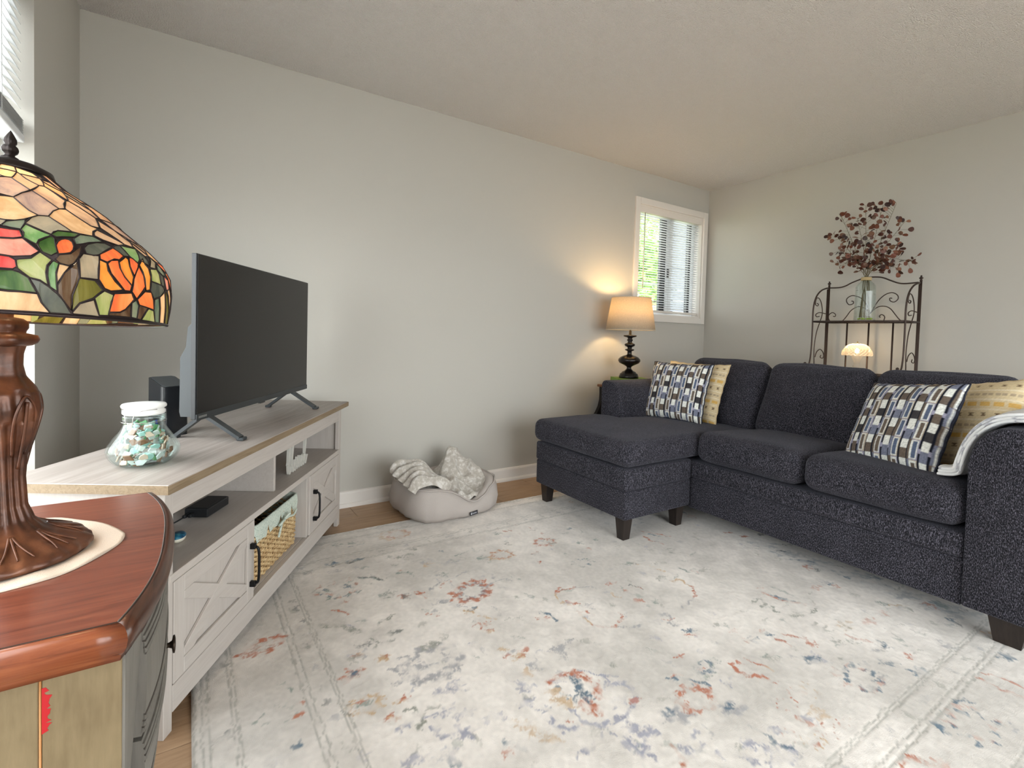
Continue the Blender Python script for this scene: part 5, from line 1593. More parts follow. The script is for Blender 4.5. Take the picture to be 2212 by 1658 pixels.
# top board with half-round moulding on three sides
topx = lambda y: bowx(y, -4.166, -4.126, 0.278) - 0.006
YN, YFAR = -2.256, -1.696
ins = 0.012
tpoly = [(XB, YN + ins)] + [(topx(YN + ins + (YFAR - YN - 2 * ins) * i / 24) - 0.004, YN + ins + (YFAR - YN - 2 * ins) * i / 24) for i in range(25)] + [(XB, YFAR - ins)]
MB().prism(tpoly, 'z', 0.680, 0.700).build('top_board', CHERRY, com, True)


def molding(path, m_, name):
    """half-round edge: outward profile swept along a plan path (list of (point, outward))"""
    vs, fs = [], []
    pr = [(-0.0015, 0.6975), (0.001, 0.6995), (0.005, 0.6992), (0.010, 0.6965), (0.0135, 0.690), (0.0145, 0.682), (0.0125, 0.673), (0.009, 0.666), (0.005, 0.661), (0.004, 0.655), (-0.010, 0.654), (-0.012, 0.672)]
    k_ = len(pr)
    for (p, nn) in path:
        for d, z_ in pr:
            vs.append((p[0] + nn[0] * d, p[1] + nn[1] * d, z_))
    for i in range(len(path) - 1):
        for j in range(k_):
            fs.append((i * k_ + j, i * k_ + (j + 1) % k_, (i + 1) * k_ + (j + 1) % k_, (i + 1) * k_ + j))
    fs += [tuple(range(k_)), tuple((len(path) - 1) * k_ + j for j in range(k_))[::-1]]
    bm = bmesh.new()
    bv = [bm.verts.new(p) for p in vs]
    for f in fs:
        bm.faces.new([bv[i] for i in f])
    bmesh.ops.recalc_face_normals(bm, faces=bm.faces[:])
    MB().addbm(bm, True).build(name, m_, com, True)


xn = topx(YN + ins) - 0.004
mit = Vector((0.55, -1.0))
molding([((XB, YN + ins), (0, -1)), ((xn - 0.02, YN + ins), (0, -1)), ((xn, YN + ins), (0.75, -1))], CHERRYD, 'near_moulding')
pth = []
for i in range(31):
    y = YN + ins + (YFAR - YN - 2 * ins) * i / 30
    e = 1e-3
    t = Vector((topx(y + e) - topx(y - e), 2 * e)).normalized()
    nn = (t.y, -t.x)
    if i == 0:
        nn = (0.75, -1)
    if i == 30:
        nn = (0.75, 1)
    pth.append(((topx(y) - 0.004, y), nn))
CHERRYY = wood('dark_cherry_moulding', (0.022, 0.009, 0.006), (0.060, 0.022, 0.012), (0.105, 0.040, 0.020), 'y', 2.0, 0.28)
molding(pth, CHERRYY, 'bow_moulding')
molding([((XB, YFAR - ins), (0, 1)), ((xn - 0.02, YFAR - ins), (0, 1)), ((xn, YFAR - ins), (0.75, 1))], CHERRYD, 'far_moulding')

MB().tube([(p[0] + nn[0] * 0.0004, p[1] + nn[1] * 0.0004, 0.6996) for p, nn in pth], 0.0011, 6).build('black_inlay_line', GLZ, com, True)
MB().tube([(XB, YN + ins, 0.6995), (xn, YN + ins, 0.6995)], 0.0008, 6).build('black_inlay_line', GLZ, com, True)

# ------------------------------------------------------------------ doily and stained glass lamp
LX, LY = -4.330, -1.965
dl = MB()
dp = catmull([(-4.45, -1.86, 0), (-4.375, -1.815, 0), (-4.300, -1.808, 0), (-4.245, -1.853, 0), (-4.197, -1.925, 0), (-4.190, -1.967, 0), (-4.204, -2.009, 0), (-4.237, -2.060, 0), (-4.272, -2.083, 0), (-4.33, -2.096, 0), (-4.40, -2.080, 0), (-4.452, -2.02, 0), (-4.47, -1.94, 0)], 6, True)
nd = len(dp)
vs = []
for ring_, (f_, h_) in enumerate(((0.0, .0016), (0.6, .0016), (0.85, .0018), (0.97, .0022), (1.0, .0016), (1.0, .0004))):
    for i, p in enumerate(dp):
        ctr = Vector((LX, LY, 0))
        q = ctr + (p - ctr) * f_
        wob_ = 0.0012 * (1 + math.sin(i * 0.7)) * (1 if 0.8 < f_ else 0) if ring_ < 5 else 0
        vs.append((q.x, q.y, 0.700 + h_ + wob_))
fs = []
for r_ in range(5):
    for i in range(nd):
        fs.append((r_ * nd + i, r_ * nd + (i + 1) % nd, (r_ + 1) * nd + (i + 1) % nd, (r_ + 1) * nd + i))
LINEN = mat('cream_linen', (0.62, 0.52, 0.42), 0.9)
bump(LINEN, noise(LINEN, coords(LINEN), 500, 2), 0.4, 0.002)
tag(dl.add(vs, fs, True).build('linen_doily', LINEN), 'cream cloth doily under the stained glass lamp', 'doily')

lamp = thing('stained_glass_lamp', (LX, LY, 0.7035), 0, 'tulip stained glass table lamp with a carved bronze base on the commode', 'lamp')
BRZ = mat('carved_brown_bronze', (0.075, 0.028, 0.014), 0.36, 0.25)
v = coords(BRZ)
setcol(BRZ, ramp(BRZ, noise(BRZ, v, 28, 4), [(0.3, (0.030, 0.011, 0.006)), (0.55, (0.10, 0.036, 0.017)), (0.75, (0.17, 0.065, 0.03))]))
bump(BRZ, noise(BRZ, v, 160, 3), 0.15, 0.002)
BRZ2 = mat('black_bronze_cap', (0.02, 0.013, 0.011), 0.4, 0.6)


def base_r(z_):
    zs = [0.0, 0.004, 0.010, 0.016, 0.022, 0.030, 0.040, 0.052, 0.074, 0.115, 0.147, 0.180, 0.218, 0.240, 0.250, 0.264, 0.280, 0.297, 0.309]
    rs_ = [0.098, 0.1015, 0.100, 0.092, 0.079, 0.060, 0.044, 0.033, 0.0255, 0.0235, 0.0255, 0.0345, 0.0415, 0.0395, 0.034, 0.0245, 0.0215, 0.0220, 0.0250]
    return float(np.interp(z_, zs, rs_))


def carve(a, z_):
    if z_ < 0.03:                                     # leafy foot
        k_ = max(0, 1 - abs(z_ - 0.012) / 0.02)
        return 1 + 0.018 * math.cos(9 * a) * k_ + 0.010 * math.cos(27 * a) * k_
    if z_ < 0.20:                                     # fluted stems
        w_ = min(1, (z_ - 0.03) / 0.03)
        tw = a + 1.2 * (z_ - 0.1)
        return 1 + w_ * (0.042 * math.cos(20 * tw) + 0.045 * math.cos(5 * tw + 1.0))
    if z_ < 0.245:                                    # tulip heads
        return 1 + 0.05 * math.cos(5 * a + 1.2) + 0.025 * math.cos(20 * a + 20 * z_) * math.cos((z_ - 0.22) * 60)
    return 1 + 0.035 * math.cos(8 * a)


nb, nz = 160, 110
mb_ = MB()
zz = [0.309 * (i / (nz - 1)) ** 1.12 for i in range(nz)]
mb_.grid(nb, nz, lambda u, w_: (lambda z_, a: Vector((base_r(z_) * carve(a, z_) * math.cos(a), base_r(z_) * carve(a, z_) * math.sin(a), z_ + (0.0012 * math.cos(9 * a * 2 + 1) if 0.006 < z_ < 0.03 else 0))))(zz[int(round(w_ * (nz - 1)))], 2 * math.pi * u), True, closeu=True)
mb_.lathe([(1e-6, 0.0), (0.098, 0.0)], 60)
bs = mb_.build('base', BRZ, lamp)
# raised leaf ribs on the foot
lf_ = MB()
for i in range(9):
    a = 2 * math.pi * i / 9 + 0.2
    for da in (-0.16, 0.0, 0.16):
        pth_ = [(math.cos(a + da * t) * base_r_z, math.sin(a + da * t) * base_r_z, z_ + 0.0012) for t, base_r_z, z_ in ((0.2, 0.047, 0.037), (0.6, 0.062, 0.0292), (0.9, 0.077, 0.0232), (1.2, 0.090, 0.0172))]
        lf_.tube(catmull(pth_, 4), [0.0022 - 0.0012 * k_ / 12 for k_ in range(13)], 6)
for i in range(5):
    a = 2 * math.pi * i / 5 + 0.55
    pth_ = [(math.cos(a + d) * base_r(z_) * 1.02, math.sin(a + d) * base_r(z_) * 1.02, z_) for d, z_ in ((-.30, .150), (-.38, .185), (-.30, .215), (0.0, .236), (.30, .215), (.38, .185), (.30, .150))]
    lf_.tube(catmull(pth_, 6), 0.0022, 6)
    pth_ = [(math.cos(a + d) * base_r(z_) * 1.03, math.sin(a + d) * base_r(z_) * 1.03, z_) for d, z_ in ((0, .13), (.0, .18), (0, .228))]
    lf_.tube(catmull(pth_, 6), 0.0024, 6)
lf_.build('carved_relief', BRZ, bs)['kind'] = 'stuff'
col_ = MB()
col_.lathe([(0.016, 0.306), (0.030, 0.309), (0.036, 0.3125), (0.0385, 0.318), (0.036, 0.324), (0.024, 0.327), (0.0245, 0.330), (0.027, 0.3345), (0.027, 0.343), (0.022, 0.348), (0.012, 0.350), (0.012, 0.365)], 40, wob=lambda a, z_: 1 + (0.06 * math.cos(6 * a) if 0.308 < z_ < 0.347 else 0))
col_.build('collar', BRZ, lamp)
MB().tube([(0, 0, 0.36), (0.002, 0.003, 0.545)], 0.005, 10).build('harp_rod', BRZ2, lamp)

# shade frame: slightly tilted, dome profile r(z)
SHO = Vector((-4.33, -1.965, 1.053))
SK = Vector((0.02767056, 0.03686078, 0.99893725))
SX = Vector((0.21736557, -0.97562976, 0.02997971))
SY = Vector((0.97569798, 0.21630501, -0.03500849))
SHM = Matrix((SX, SY, SK)).transposed().to_4x4()
SHM.translation = SHO - Vector((LX, LY, 0.7035))
PROF = np.array([[0.045, 0.2106], [0.0691, 0.1897], [0.0948, 0.1745], [0.1186, 0.158], [0.1448, 0.135], [0.1689, 0.1145], [0.1885, 0.0936], [0.1975, 0.0755], [0.2004, 0.0472], [0.1992, 0.0246], [0.1956, -0.0003]])
PL = np.concatenate([[0], np.cumsum(np.hypot(*np.diff(PROF, axis=0).T))])
PLEN = PL[-1]
PL = PL / PL[-1]


def shp(phi, t, d=0.0):
    r_ = float(np.interp(t, PL, PROF[:, 0]))
    z_ = float(np.interp(t, PL, PROF[:, 1]))
    e = 0.02
    r1, z1 = np.interp(min(1, t + e), PL, PROF[:, 0]), np.interp(min(1, t + e), PL, PROF[:, 1])
    r0, z0 = np.interp(max(0, t - e), PL, PROF[:, 0]), np.interp(max(0, t - e), PL, PROF[:, 1])
    tr, tz = r1 - r0, z1 - z0
    L_ = math.hypot(tr, tz)
    nr, nz_ = -tz / L_, tr / L_
    a = R(phi)
    return Vector(((r_ + nr * d) * math.cos(a), (r_ + nr * d) * math.sin(a), z_ + nz_ * d))


def stained(name, c0, c1, c2, emis=0.0):
    m = bpy.data.materials.new(name)
    m.use_nodes = True
    nt = m.node_tree
    b = bsdf(m)
    b.inputs['Roughness'].default_value = 0.18
    vv = coords(m, (1, 1, 0.35))
    oi = N(m, 'ShaderNodeObjectInfo')
    ad = N(m, 'ShaderNodeVectorMath', operation='ADD')
    link(m, vv, ad.inputs[0]); link(m, oi.outputs['Random'], ad.inputs[1])
    cc = ramp(m, noise(m, ad.outputs[0], 26, 4, 0.6, 1.5), [(0.32, c0), (0.5, c1), (0.68, c2)])
    link(m, cc, b.inputs['Base Color'])
    tl = N(m, 'ShaderNodeBsdfTranslucent')
    link(m, cc, tl.inputs['Color'])
    mx_ = N(m, 'ShaderNodeMixShader')
    mx_.inputs[0].default_value = 0.55
    link(m, b.outputs[0], mx_.inputs[1])
    link(m, tl.outputs[0], mx_.inputs[2])
    link(m, mx_.outputs[0], nt.nodes['Material Output'].inputs['Surface'])
    return m


GC = {'C': stained('cream_art_glass', (0.62, 0.47, 0.34), (0.76, 0.60, 0.43), (0.84, 0.70, 0.52)),
      'Y': stained('amber_cream_art_glass', (0.70, 0.50, 0.28), (0.82, 0.64, 0.40), (0.90, 0.76, 0.54)),
      'M': stained('mauve_cream_art_glass', (0.46, 0.36, 0.33), (0.66, 0.52, 0.42), (0.76, 0.62, 0.48)),
      'G': stained('grey_cream_art_glass', (0.40, 0.36, 0.28), (0.55, 0.50, 0.38), (0.64, 0.56, 0.42)),
      'g': stained('bright_green_art_glass', (0.18, 0.36, 0.14), (0.32, 0.52, 0.22), (0.48, 0.62, 0.34)),
      'd': stained('deep_green_art_glass', (0.05, 0.13, 0.03), (0.14, 0.26, 0.07), (0.26, 0.30, 0.16)),
      'l': stained('lime_art_glass', (0.38, 0.46, 0.18), (0.52, 0.58, 0.26), (0.64, 0.64, 0.38)),
      'o': stained('orange_art_glass', (0.80, 0.22, 0.10), (0.92, 0.36, 0.12), (0.95, 0.52, 0.22)),
      'y': stained('golden_art_glass', (0.88, 0.38, 0.07), (0.92, 0.52, 0.12), (0.92, 0.66, 0.28)),
      'r': stained('coral_art_glass', (0.70, 0.10, 0.09), (0.84, 0.24, 0.20), (0.90, 0.50, 0.40)),
      'p': stained('pink_art_glass', (0.78, 0.30, 0.24), (0.86, 0.50, 0.40), (0.90, 0.68, 0.56)),
      'b': stained('brown_art_glass', (0.07, 0.03, 0.02), (0.22, 0.13, 0.07), (0.34, 0.26, 0.17)),
      's': stained('sage_art_glass', (0.20, 0.28, 0.20), (0.32, 0.38, 0.28), (0.44, 0.46, 0.34)),
      'k': stained('smoke_green_art_glass', (0.10, 0.12, 0.10), (0.20, 0.21, 0.16), (0.32, 0.31, 0.25)),
      'v': stained('olive_art_glass', (0.18, 0.17, 0.03), (0.30, 0.28, 0.06), (0.42, 0.38, 0.12))}
LEAD = mat('dark_lead_came', (0.035, 0.024, 0.024), 0.42, 0.7)
SHADEDATA = """C:-10.5,0 6.4,0.015 7.3,0.063 -10.5,0.058|Y:-10.5,0.058 7.3,0.063 1.9,0.141 -2.5,0.146 -10.5,0.122|C:-10.5,0.122 -2.5,0.146 -10.5,0.179|Y:6.4,0.015 26.3,0.034 31.1,0.07 9.8,0.075 7.3,0.063|C:26.3,0.034 42.1,0.079 31.7,0.079 31.1,0.07|M:-10.5,0.179 -2.5,0.146 1.9,0.141 11.4,0.259 6.2,0.313 2.2,0.367 -1.1,0.363 -10.5,0.344|C:1.9,0.141 7.3,0.063 9.8,0.075 20.9,0.168 11.4,0.259|C:9.8,0.075 31.1,0.07 30.7,0.102 25.9,0.158 20.9,0.168|Y:31.1,0.089 42.5,0.16 38,0.213 33.2,0.279 25.9,0.158 30.7,0.102|C:31.1,0.07 42.1,0.079 47.3,0.126 42.5,0.16 31.1,0.089|C:-10.5,0.344 -1.1,0.363 -10.5,0.393|Y:-10.5,0.393 -1.1,0.37 2.2,0.367 7.6,0.462 10.4,0.489 5.2,0.544 2.4,0.564 -0.5,0.571 -10.5,0.566|M:2.2,0.367 6.2,0.313 12.2,0.261 21.4,0.39 17.6,0.423 14.3,0.479 10.4,0.489 7.6,0.462|C:12.2,0.261 20.9,0.168 25.9,0.158 30.4,0.288 26.4,0.332 24.9,0.374 21.4,0.39|C:30.4,0.288 33.2,0.279 42.2,0.386 36.6,0.482 32.1,0.482 25.1,0.38 25.4,0.364|C:38.4,0.211 45.9,0.316 45.7,0.378 42.2,0.386 33.2,0.279|G:44.6,0.144 48.6,0.285 45.9,0.316 38.4,0.211|Y:21.4,0.39 25.1,0.38 32.1,0.482 34.9,0.495 30.4,0.532 28.3,0.576 22.9,0.577 20.4,0.574 14.3,0.479 17.6,0.423|G:5.3,0.573 7.7,0.518 10.4,0.489 14.3,0.479 20.4,0.574 15.3,0.585 12.5,0.622|s:-1.4,0.61 -0.2,0.58 2.4,0.564 5.4,0.544 5.3,0.573 3.9,0.62 1,0.618|G:-10.5,0.566 -0.5,0.571 -0.2,0.58 -1.4,0.61 -10.5,0.612|g:5.3,0.58 12.5,0.629 8.5,0.67 7.7,0.694 4.4,0.67 4.6,0.639 3.9,0.62|r:-10.5,0.625 1.1,0.63 3.6,0.627 4.2,0.668 1.8,0.68 -10.5,0.7|p:-10.5,0.704 1.8,0.683 4.2,0.673 8.3,0.729 6.3,0.753 1.9,0.765 -10.5,0.757|r:-10.5,0.76 1,0.767 2.5,0.779 2.9,0.807 2,0.818 -10.5,0.825|d:8.5,0.677 12.4,0.633 13.2,0.649 13.1,0.685 13.3,0.721 11.6,0.74 9.1,0.729 8.1,0.699|d:12.7,0.622 13.6,0.601 15.3,0.587 20.3,0.579 23,0.579 20.4,0.611 15.8,0.625 13.9,0.633|o:14,0.663 15.2,0.646 16.6,0.636 17.9,0.638 18.6,0.652 18.7,0.675 18.2,0.695 17.2,0.712 15.5,0.721 13.6,0.727 13.3,0.704 13.2,0.685|b:12.7,0.754 13.8,0.731 17.2,0.717 19.7,0.683 21.4,0.669 20.1,0.715 18,0.761 16.5,0.774 14.1,0.77|s:23,0.584 28.3,0.575 31.5,0.602 24.7,0.632 21.9,0.651 19.6,0.661 19.6,0.625|k:22,0.675 23.9,0.646 28,0.619 31.8,0.61 34,0.627 29.5,0.669 27,0.695 24.8,0.706 22.3,0.701|l:2.7,0.778 3.4,0.773 6.3,0.764 8.6,0.732 11.7,0.759 10.5,0.785 10.2,0.817 10.8,0.87 8.8,0.853 6.1,0.847 3.1,0.814 2.8,0.801|g:12.1,0.761 13.7,0.771 12.9,0.812 13.4,0.893 11.4,0.877 10.6,0.83 10.8,0.79|Y:13.7,0.772 16.5,0.776 17.4,0.766 15.2,0.81 13.4,0.858 13,0.82|b:19,0.754 19.7,0.82 17.9,0.9 18.1,0.974 17.2,0.962 13.7,0.902 13.5,0.867 15.2,0.811|G:21.2,0.706 23.7,0.705 26.6,0.703 25.8,0.77 25.7,0.819 19.9,0.821 19.6,0.736|v:19.7,0.824 24.6,0.827 27.4,0.865 24.4,0.908 20.3,0.936 18.4,0.975 17.8,0.909|G:18.5,0.981 20.4,0.94 24.7,0.916 27.3,0.991 18.7,0.988|d:-10.5,0.838 1.8,0.823 3.6,0.83 5.8,0.848 8,0.908 3.8,0.908 1,0.909 -10.5,0.892|k:6.3,0.851 8.8,0.857 11.2,0.878 13.7,0.906 15.7,0.935 18.2,0.99 12.1,0.991 9.6,0.949 8.5,0.912|Y:-10.5,0.904 1,0.913 3.8,0.911 8.3,0.913 9.5,0.949 12,0.99 -10.5,0.994|l:28,0.869 31.5,0.882 30.7,0.962 30.5,0.983 27.3,0.985 24.9,0.907|o:27.1,0.693 34.4,0.633 37.5,0.674 34.6,0.702 32.5,0.703 29.1,0.729 26.8,0.719|y:26.3,0.724 28.9,0.734 29.3,0.77 31.8,0.816 35,0.851 30.3,0.865 28,0.856 25.9,0.817|o:29.2,0.737 31,0.715 34.1,0.707 34,0.746 35.9,0.787 38.9,0.824 38.4,0.852 35.9,0.853 33.7,0.826 30.5,0.781|y:34.1,0.717 38.2,0.678 39.2,0.689 38.4,0.729 40,0.779 39.1,0.823 35.9,0.786 34.3,0.753|o:40,0.675 41.9,0.675 44,0.701 40.5,0.772 38.6,0.729|o:43.7,0.716 45.5,0.761 46.1,0.817 41.8,0.886 39.2,0.854 40.1,0.789 41.5,0.751|y:48.5,0.659 48.4,0.693 49.6,0.714 50,0.759 48.9,0.828 46.4,0.835 46.2,0.777 44.3,0.707|o:31.8,0.876 39.1,0.861 40.5,0.891 37.2,0.944 35,0.961 30.8,0.966 30.9,0.915|o:42.2,0.889 45.9,0.843 49.9,0.84 51.9,0.878 53.2,0.929 43.6,0.915|g:39.6,0.6 50,0.59 46.1,0.671 44,0.696 40.7,0.667|C:30.4,0.541 33.6,0.509 43.6,0.58 38.8,0.601 32.3,0.587 29.4,0.569|C:41.8,0.401 53.7,0.501 48.9,0.583 43.6,0.58 37.6,0.477|C:54.6,0.504 61.4,0.572 57.4,0.618 52.9,0.634 49.7,0.574|k:36.7,0.609 39.6,0.6 40.7,0.667 37.5,0.674 34.4,0.633|k:50,0.592 52.9,0.634 51.6,0.694 49.6,0.69 46.1,0.671|G:58.2,0.617 59.5,0.66 55.8,0.703 51.3,0.703|l:50.5,0.716 56.5,0.704 58.1,0.787 50.4,0.78|k:50.2,0.784 60.3,0.79 61.5,0.815 57.3,0.852 52.3,0.871 49.4,0.834|s:52.8,0.874 56.1,0.861 60.3,0.997 56.2,0.995 53.4,0.929|Y:56.7,0.857 61.4,0.82 66.8,1 60.7,0.998|v:61.9,0.819 64.2,0.819 72.6,0.943 79.1,1 68.3,1|k:57.1,0.711 61.2,0.735 62.7,0.81 58.5,0.786|s:59.5,0.664 69.5,0.703 61.2,0.734 57.1,0.707|p:61.7,0.732 68.4,0.746 68.7,0.797 63.9,0.81|Y:65.2,0.81 69.8,0.792 72.9,0.861 72.3,0.935|b:30.8,0.97 35,0.964 37.2,0.947 39.3,0.917 40.2,0.981 30.7,0.983|s:39.6,0.91 41.7,0.893 43.3,0.919 43.5,0.984 40.6,0.981|b:43.7,0.917 48.7,0.924 45.9,0.989 43.6,0.984|l:49.3,0.927 53.2,0.934 56.1,0.995 46.3,0.989"""
POLY = []
for e in SHADEDATA.split('|'):
    c_, q = e.split(':')
    POLY.append((c_, [tuple(float(x) for x in w.split(',')) for w in q.split(' ')]))
# panes beyond the traced sector, up to a quarter turn, so that four turns close the dome
sil_t = [0.0, 0.10, 0.20, 0.30, 0.45, 0.55, 0.65, 0.75, 0.85, 1.0]
sil_p = [40.0, 47.0, 48.0, 47.0, 45.0, 52.0, 60.0, 68.0, 77.0, 80.0]
rowt = [0.0, 0.11, 0.24, 0.38, 0.52, 0.65, 0.80, 1.0]
rf = random.Random(12)
for a, b in zip(rowt[:-1], rowt[1:]):
    pa_, pb_ = np.interp(a, sil_t, sil_p) + 0.5, np.interp(b, sil_t, sil_p) + 0.5
    if min(pa_, pb_) > 76:
        continue
    pa_, pb_ = min(pa_, 77.5), min(pb_, 77.5)
    nc = max(1, int(round((79.4 - (pa_ + pb_) / 2) / 13)))
    for k_ in range(nc):
        f0, f1 = k_ / nc, (k_ + 1) / nc
        c_ = rf.choice('CCYM') if b < 0.6 else rf.choice('lgdosvkYo')
        POLY.append((c_, [(pa_ + (79.4 - pa_) * f0, a), (pa_ + (79.4 - pa_) * f1, a), (pb_ + (79.4 - pb_) * f1, b), (pb_ + (79.4 - pb_) * f0, b)]))

shade = MB().lathe([(0.044, 0.2085), (0.050, 0.2078), (0.0505, 0.2095), (0.048, 0.2165), (0.036, 0.2225), (0.020, 0.2265), (0.008, 0.2280)], 40, M=SHM).build('shade_cap', BRZ2, lamp)
MB().lathe([(0.0105, 0.228), (0.010, 0.231), (0.006, 0.2335), (0.0055, 0.236), (0.0085, 0.239), (0.0098, 0.243), (0.0085, 0.247), (0.0055, 0.250), (0.0075, 0.2535), (0.0070, 0.258), (0.0042, 0.264), (0.0015, 0.269), (1e-6, 0.2715)], 20, M=SHM, wob=lambda a, z_: 1 + 0.12 * math.cos(6 * a)).build('finial', BRZ2, lamp)


def poly_mesh(pts):
    out = []
    for i in range(len(pts)):
        (p1, t1), (p2, t2) = pts[i], pts[(i + 1) % len(pts)]
        L_ = math.hypot(R(p2 - p1) * 0.15, (t2 - t1) * PLEN)
        m_ = max(1, int(L_ / 0.007))
        for k_ in range(m_):
            f_ = k_ / m_
            out.append((p1 + (p2 - p1) * f_, t1 + (t2 - t1) * f_))
    return out


def inside(px, py, poly):
    r_ = np.zeros(px.shape, bool)
    j = len(poly) - 1
    for i in range(len(poly)):
        xi, yi = poly[i]
        xj, yj = poly[j]
        if abs(yj - yi) > 1e-12:
            c_ = ((yi > py) != (yj > py)) & (px < (xj - xi) * (py - yi) / (yj - yi) + xi)
            r_ ^= c_
        j = i
    return r_


# lead matrix = everything on the dome that no pane covers
NP, NT = 250, 200
gp, gt = np.meshgrid((np.arange(NP) + .5) / NP * 90 - 10.5, (np.arange(NT) + .5) / NT, indexing='ij')
cov = np.zeros(gp.shape, bool)
cames = MB()
for c_, pts in POLY:
    loop = poly_mesh(pts)
    cov |= inside(gp, gt, pts)
    path_ = [SHM @ shp(p, min(1, max(0, t)), 0.0004) for p, t in loop]
    cl = [path_[0]]
    for q in path_[1:]:
        if (q - cl[-1]).length > 0.0006:
            cl.append(q)
    if len(cl) > 3:
        cames.tube(cl, 0.00085, 5, closed=True)
ii, jj = np.where(~cov)
vid = {}
lv, lf2 = [], []
def gv(i, j):
    if (i, j) not in vid:
        vid[i, j] = len(lv)
        lv.append(SHM @ shp(i / NP * 90 - 10.5, j / NT, 0.0002))
    return vid[i, j]
for i, j in zip(ii, jj):
    lf2.append((gv(i, j), gv(i + 1, j), gv(i + 1, j + 1), gv(i, j + 1)))
cames.add(lv, lf2)
lead_me = cames.mesh('lead_came', LEAD)
quarter = Matrix.Rotation(R(90), 4, SHM.to_3x3() @ Vector((0, 0, 1)))
T0 = Matrix.Translation(SHM.translation)
panes = []
for c_, pts in POLY:
    loop = poly_mesh(pts)
    if len(loop) < 3:
        continue
    P_ = [SHM @ shp(p, min(1, max(0, t)), 0.0) for p, t in loop]
    Q_ = [SHM @ shp(p, min(1, max(0, t)), -0.0022) for p, t in loop]
    bm = bmesh.new()
    a_ = [bm.verts.new(p) for p in P_]
    b_ = [bm.verts.new(p) for p in Q_]
    m_ = len(a_)
    try:
        f1 = bm.faces.new(a_)
        f2 = bm.faces.new(b_[::-1])
        for i in range(m_):
            bm.faces.new((a_[i], b_[i], b_[(i + 1) % m_], a_[(i + 1) % m_]))
        bmesh.ops.triangulate(bm, faces=[f1, f2])
        bmesh.ops.recalc_face_normals(bm, faces=bm.faces[:])
        panes.append((MB().addbm(bm).mesh('glass_pane', GC[c_]), c_))
    except ValueError:
        bm.free()
for k_ in range(4):
    Mq = T0 @ Matrix.Rotation(R(90 * k_), 4, (SHM.to_3x3() @ Vector((0, 0, 1)))) @ T0.inverted()
    o = put(bpy.data.objects.new('lead_came', lead_me), lamp)
    o.matrix_local = Mq
    for me, c_ in panes:
        o = put(bpy.data.objects.new('glass_pane', me), lamp)
        o.matrix_local = Mq
MB().tube([SHM @ shp(360 * i / 96, 1.0, 0.0) for i in range(96)], 0.0024, 8, closed=True).build('rim', LEAD, lamp)
MB().tube([SHM @ shp(360 * i / 64, 0.0, 0.0) for i in range(64)], 0.0022, 8, closed=True).build('top_ring', LEAD, lamp)
MB().sphere((0.004, 0.004, 0.455), 0.022, 16, 10, (1, 1, 1.25)).build('bulb', mat('warm_bulb_glass', (1, 0.8, 0.5), 0.3, Emission_Color=(1, 0.72, 0.42, 1), Emission_Strength=1.2), lamp)
bl_ = bpy.data.lights.new('lamp_bulb', 'POINT')
bl_.energy = 1.2
bl_.color = (1.0, 0.72, 0.42)
bl_.shadow_soft_size = 0.026
bo = bpy.data.objects.new('lamp_bulb', bl_)
bo.location = (0.006, 0.006, 0.485)
put(bo, lamp)

# ------------------------------------------------------------------ corner end table, book, table lamp
et = thing('corner_end_table', (-1.165, -0.245, 0.0), 0, 'black flared-leg end table with a brown top behind the far sofa arm', 'end table')
MB().box(-1.378, -0.953, -0.440, -0.040, 0.652, 0.672, 0.004, 3).build('table_top', BROWNTOP, et, True)
MB().box(-1.340, -0.990, -0.415, -0.065, 0.575, 0.6515, 0.002, 1).build('apron', BLACKW, et, True)
prof = [(-1.366, 0.6515), (-1.364, 0.60), (-1.366, 0.55), (-1.379, 0.50), (-1.405, 0.455), (-1.434, 0.42), (-1.434, 0.395), (-1.39, 0.385), (-1.358, 0.36), (-1.344, 0.30), (-1.346, 0.12), (-1.358, 0.0), (-1.318, 0.0), (-1.310, 0.12), (-1.310, 0.57), (-1.320, 0.6515)]
for ya, yb in ((-0.430, -0.400), (-0.085, -0.055)):
    MB().prism(prof, 'y', ya, yb).build('flared_leg', BLACKW, et, True)
    MB().prism([(-2.331 - x, z_) for x, z_ in prof][::-1], 'y', ya, yb).build('flared_leg', BLACKW, et, True)
MB().box(-1.30, -1.03, -0.42, -0.07, 0.20, 0.22, 0.002, 1).build('shelf', BLACKW, et, True)

bkk = thing('hardback_book', (-1.225, -0.245, 0.6725), R(-28), 'thick green hardback book under the table lamp', 'book')
GRN = mat('green_book_cloth', (0.16, 0.27, 0.045), 0.7)
MB().box(-0.125, 0.125, -0.095, 0.095, 0.0, 0.004, 0.001, 1).build('cover', GRN, bkk)
MB().box(-0.125, 0.125, -0.095, 0.095, 0.058, 0.0625, 0.001, 1).build('cover', GRN, bkk)
MB().box(-0.1285, -0.1252, -0.095, 0.095, 0.0, 0.0625, 0.001, 1).build('spine', GRN, bkk)
MB().box(-0.125, 0.121, -0.0952, -0.0920, 0.0042, 0.0578).build('side_cloth', GRN, bkk)
PAGE = mat('tan_page_edges', (0.52, 0.36, 0.20), 0.8)
MB().box(-0.1248, 0.120, -0.0915, 0.090, 0.0042, 0.0578).build('page_block', PAGE, bkk)

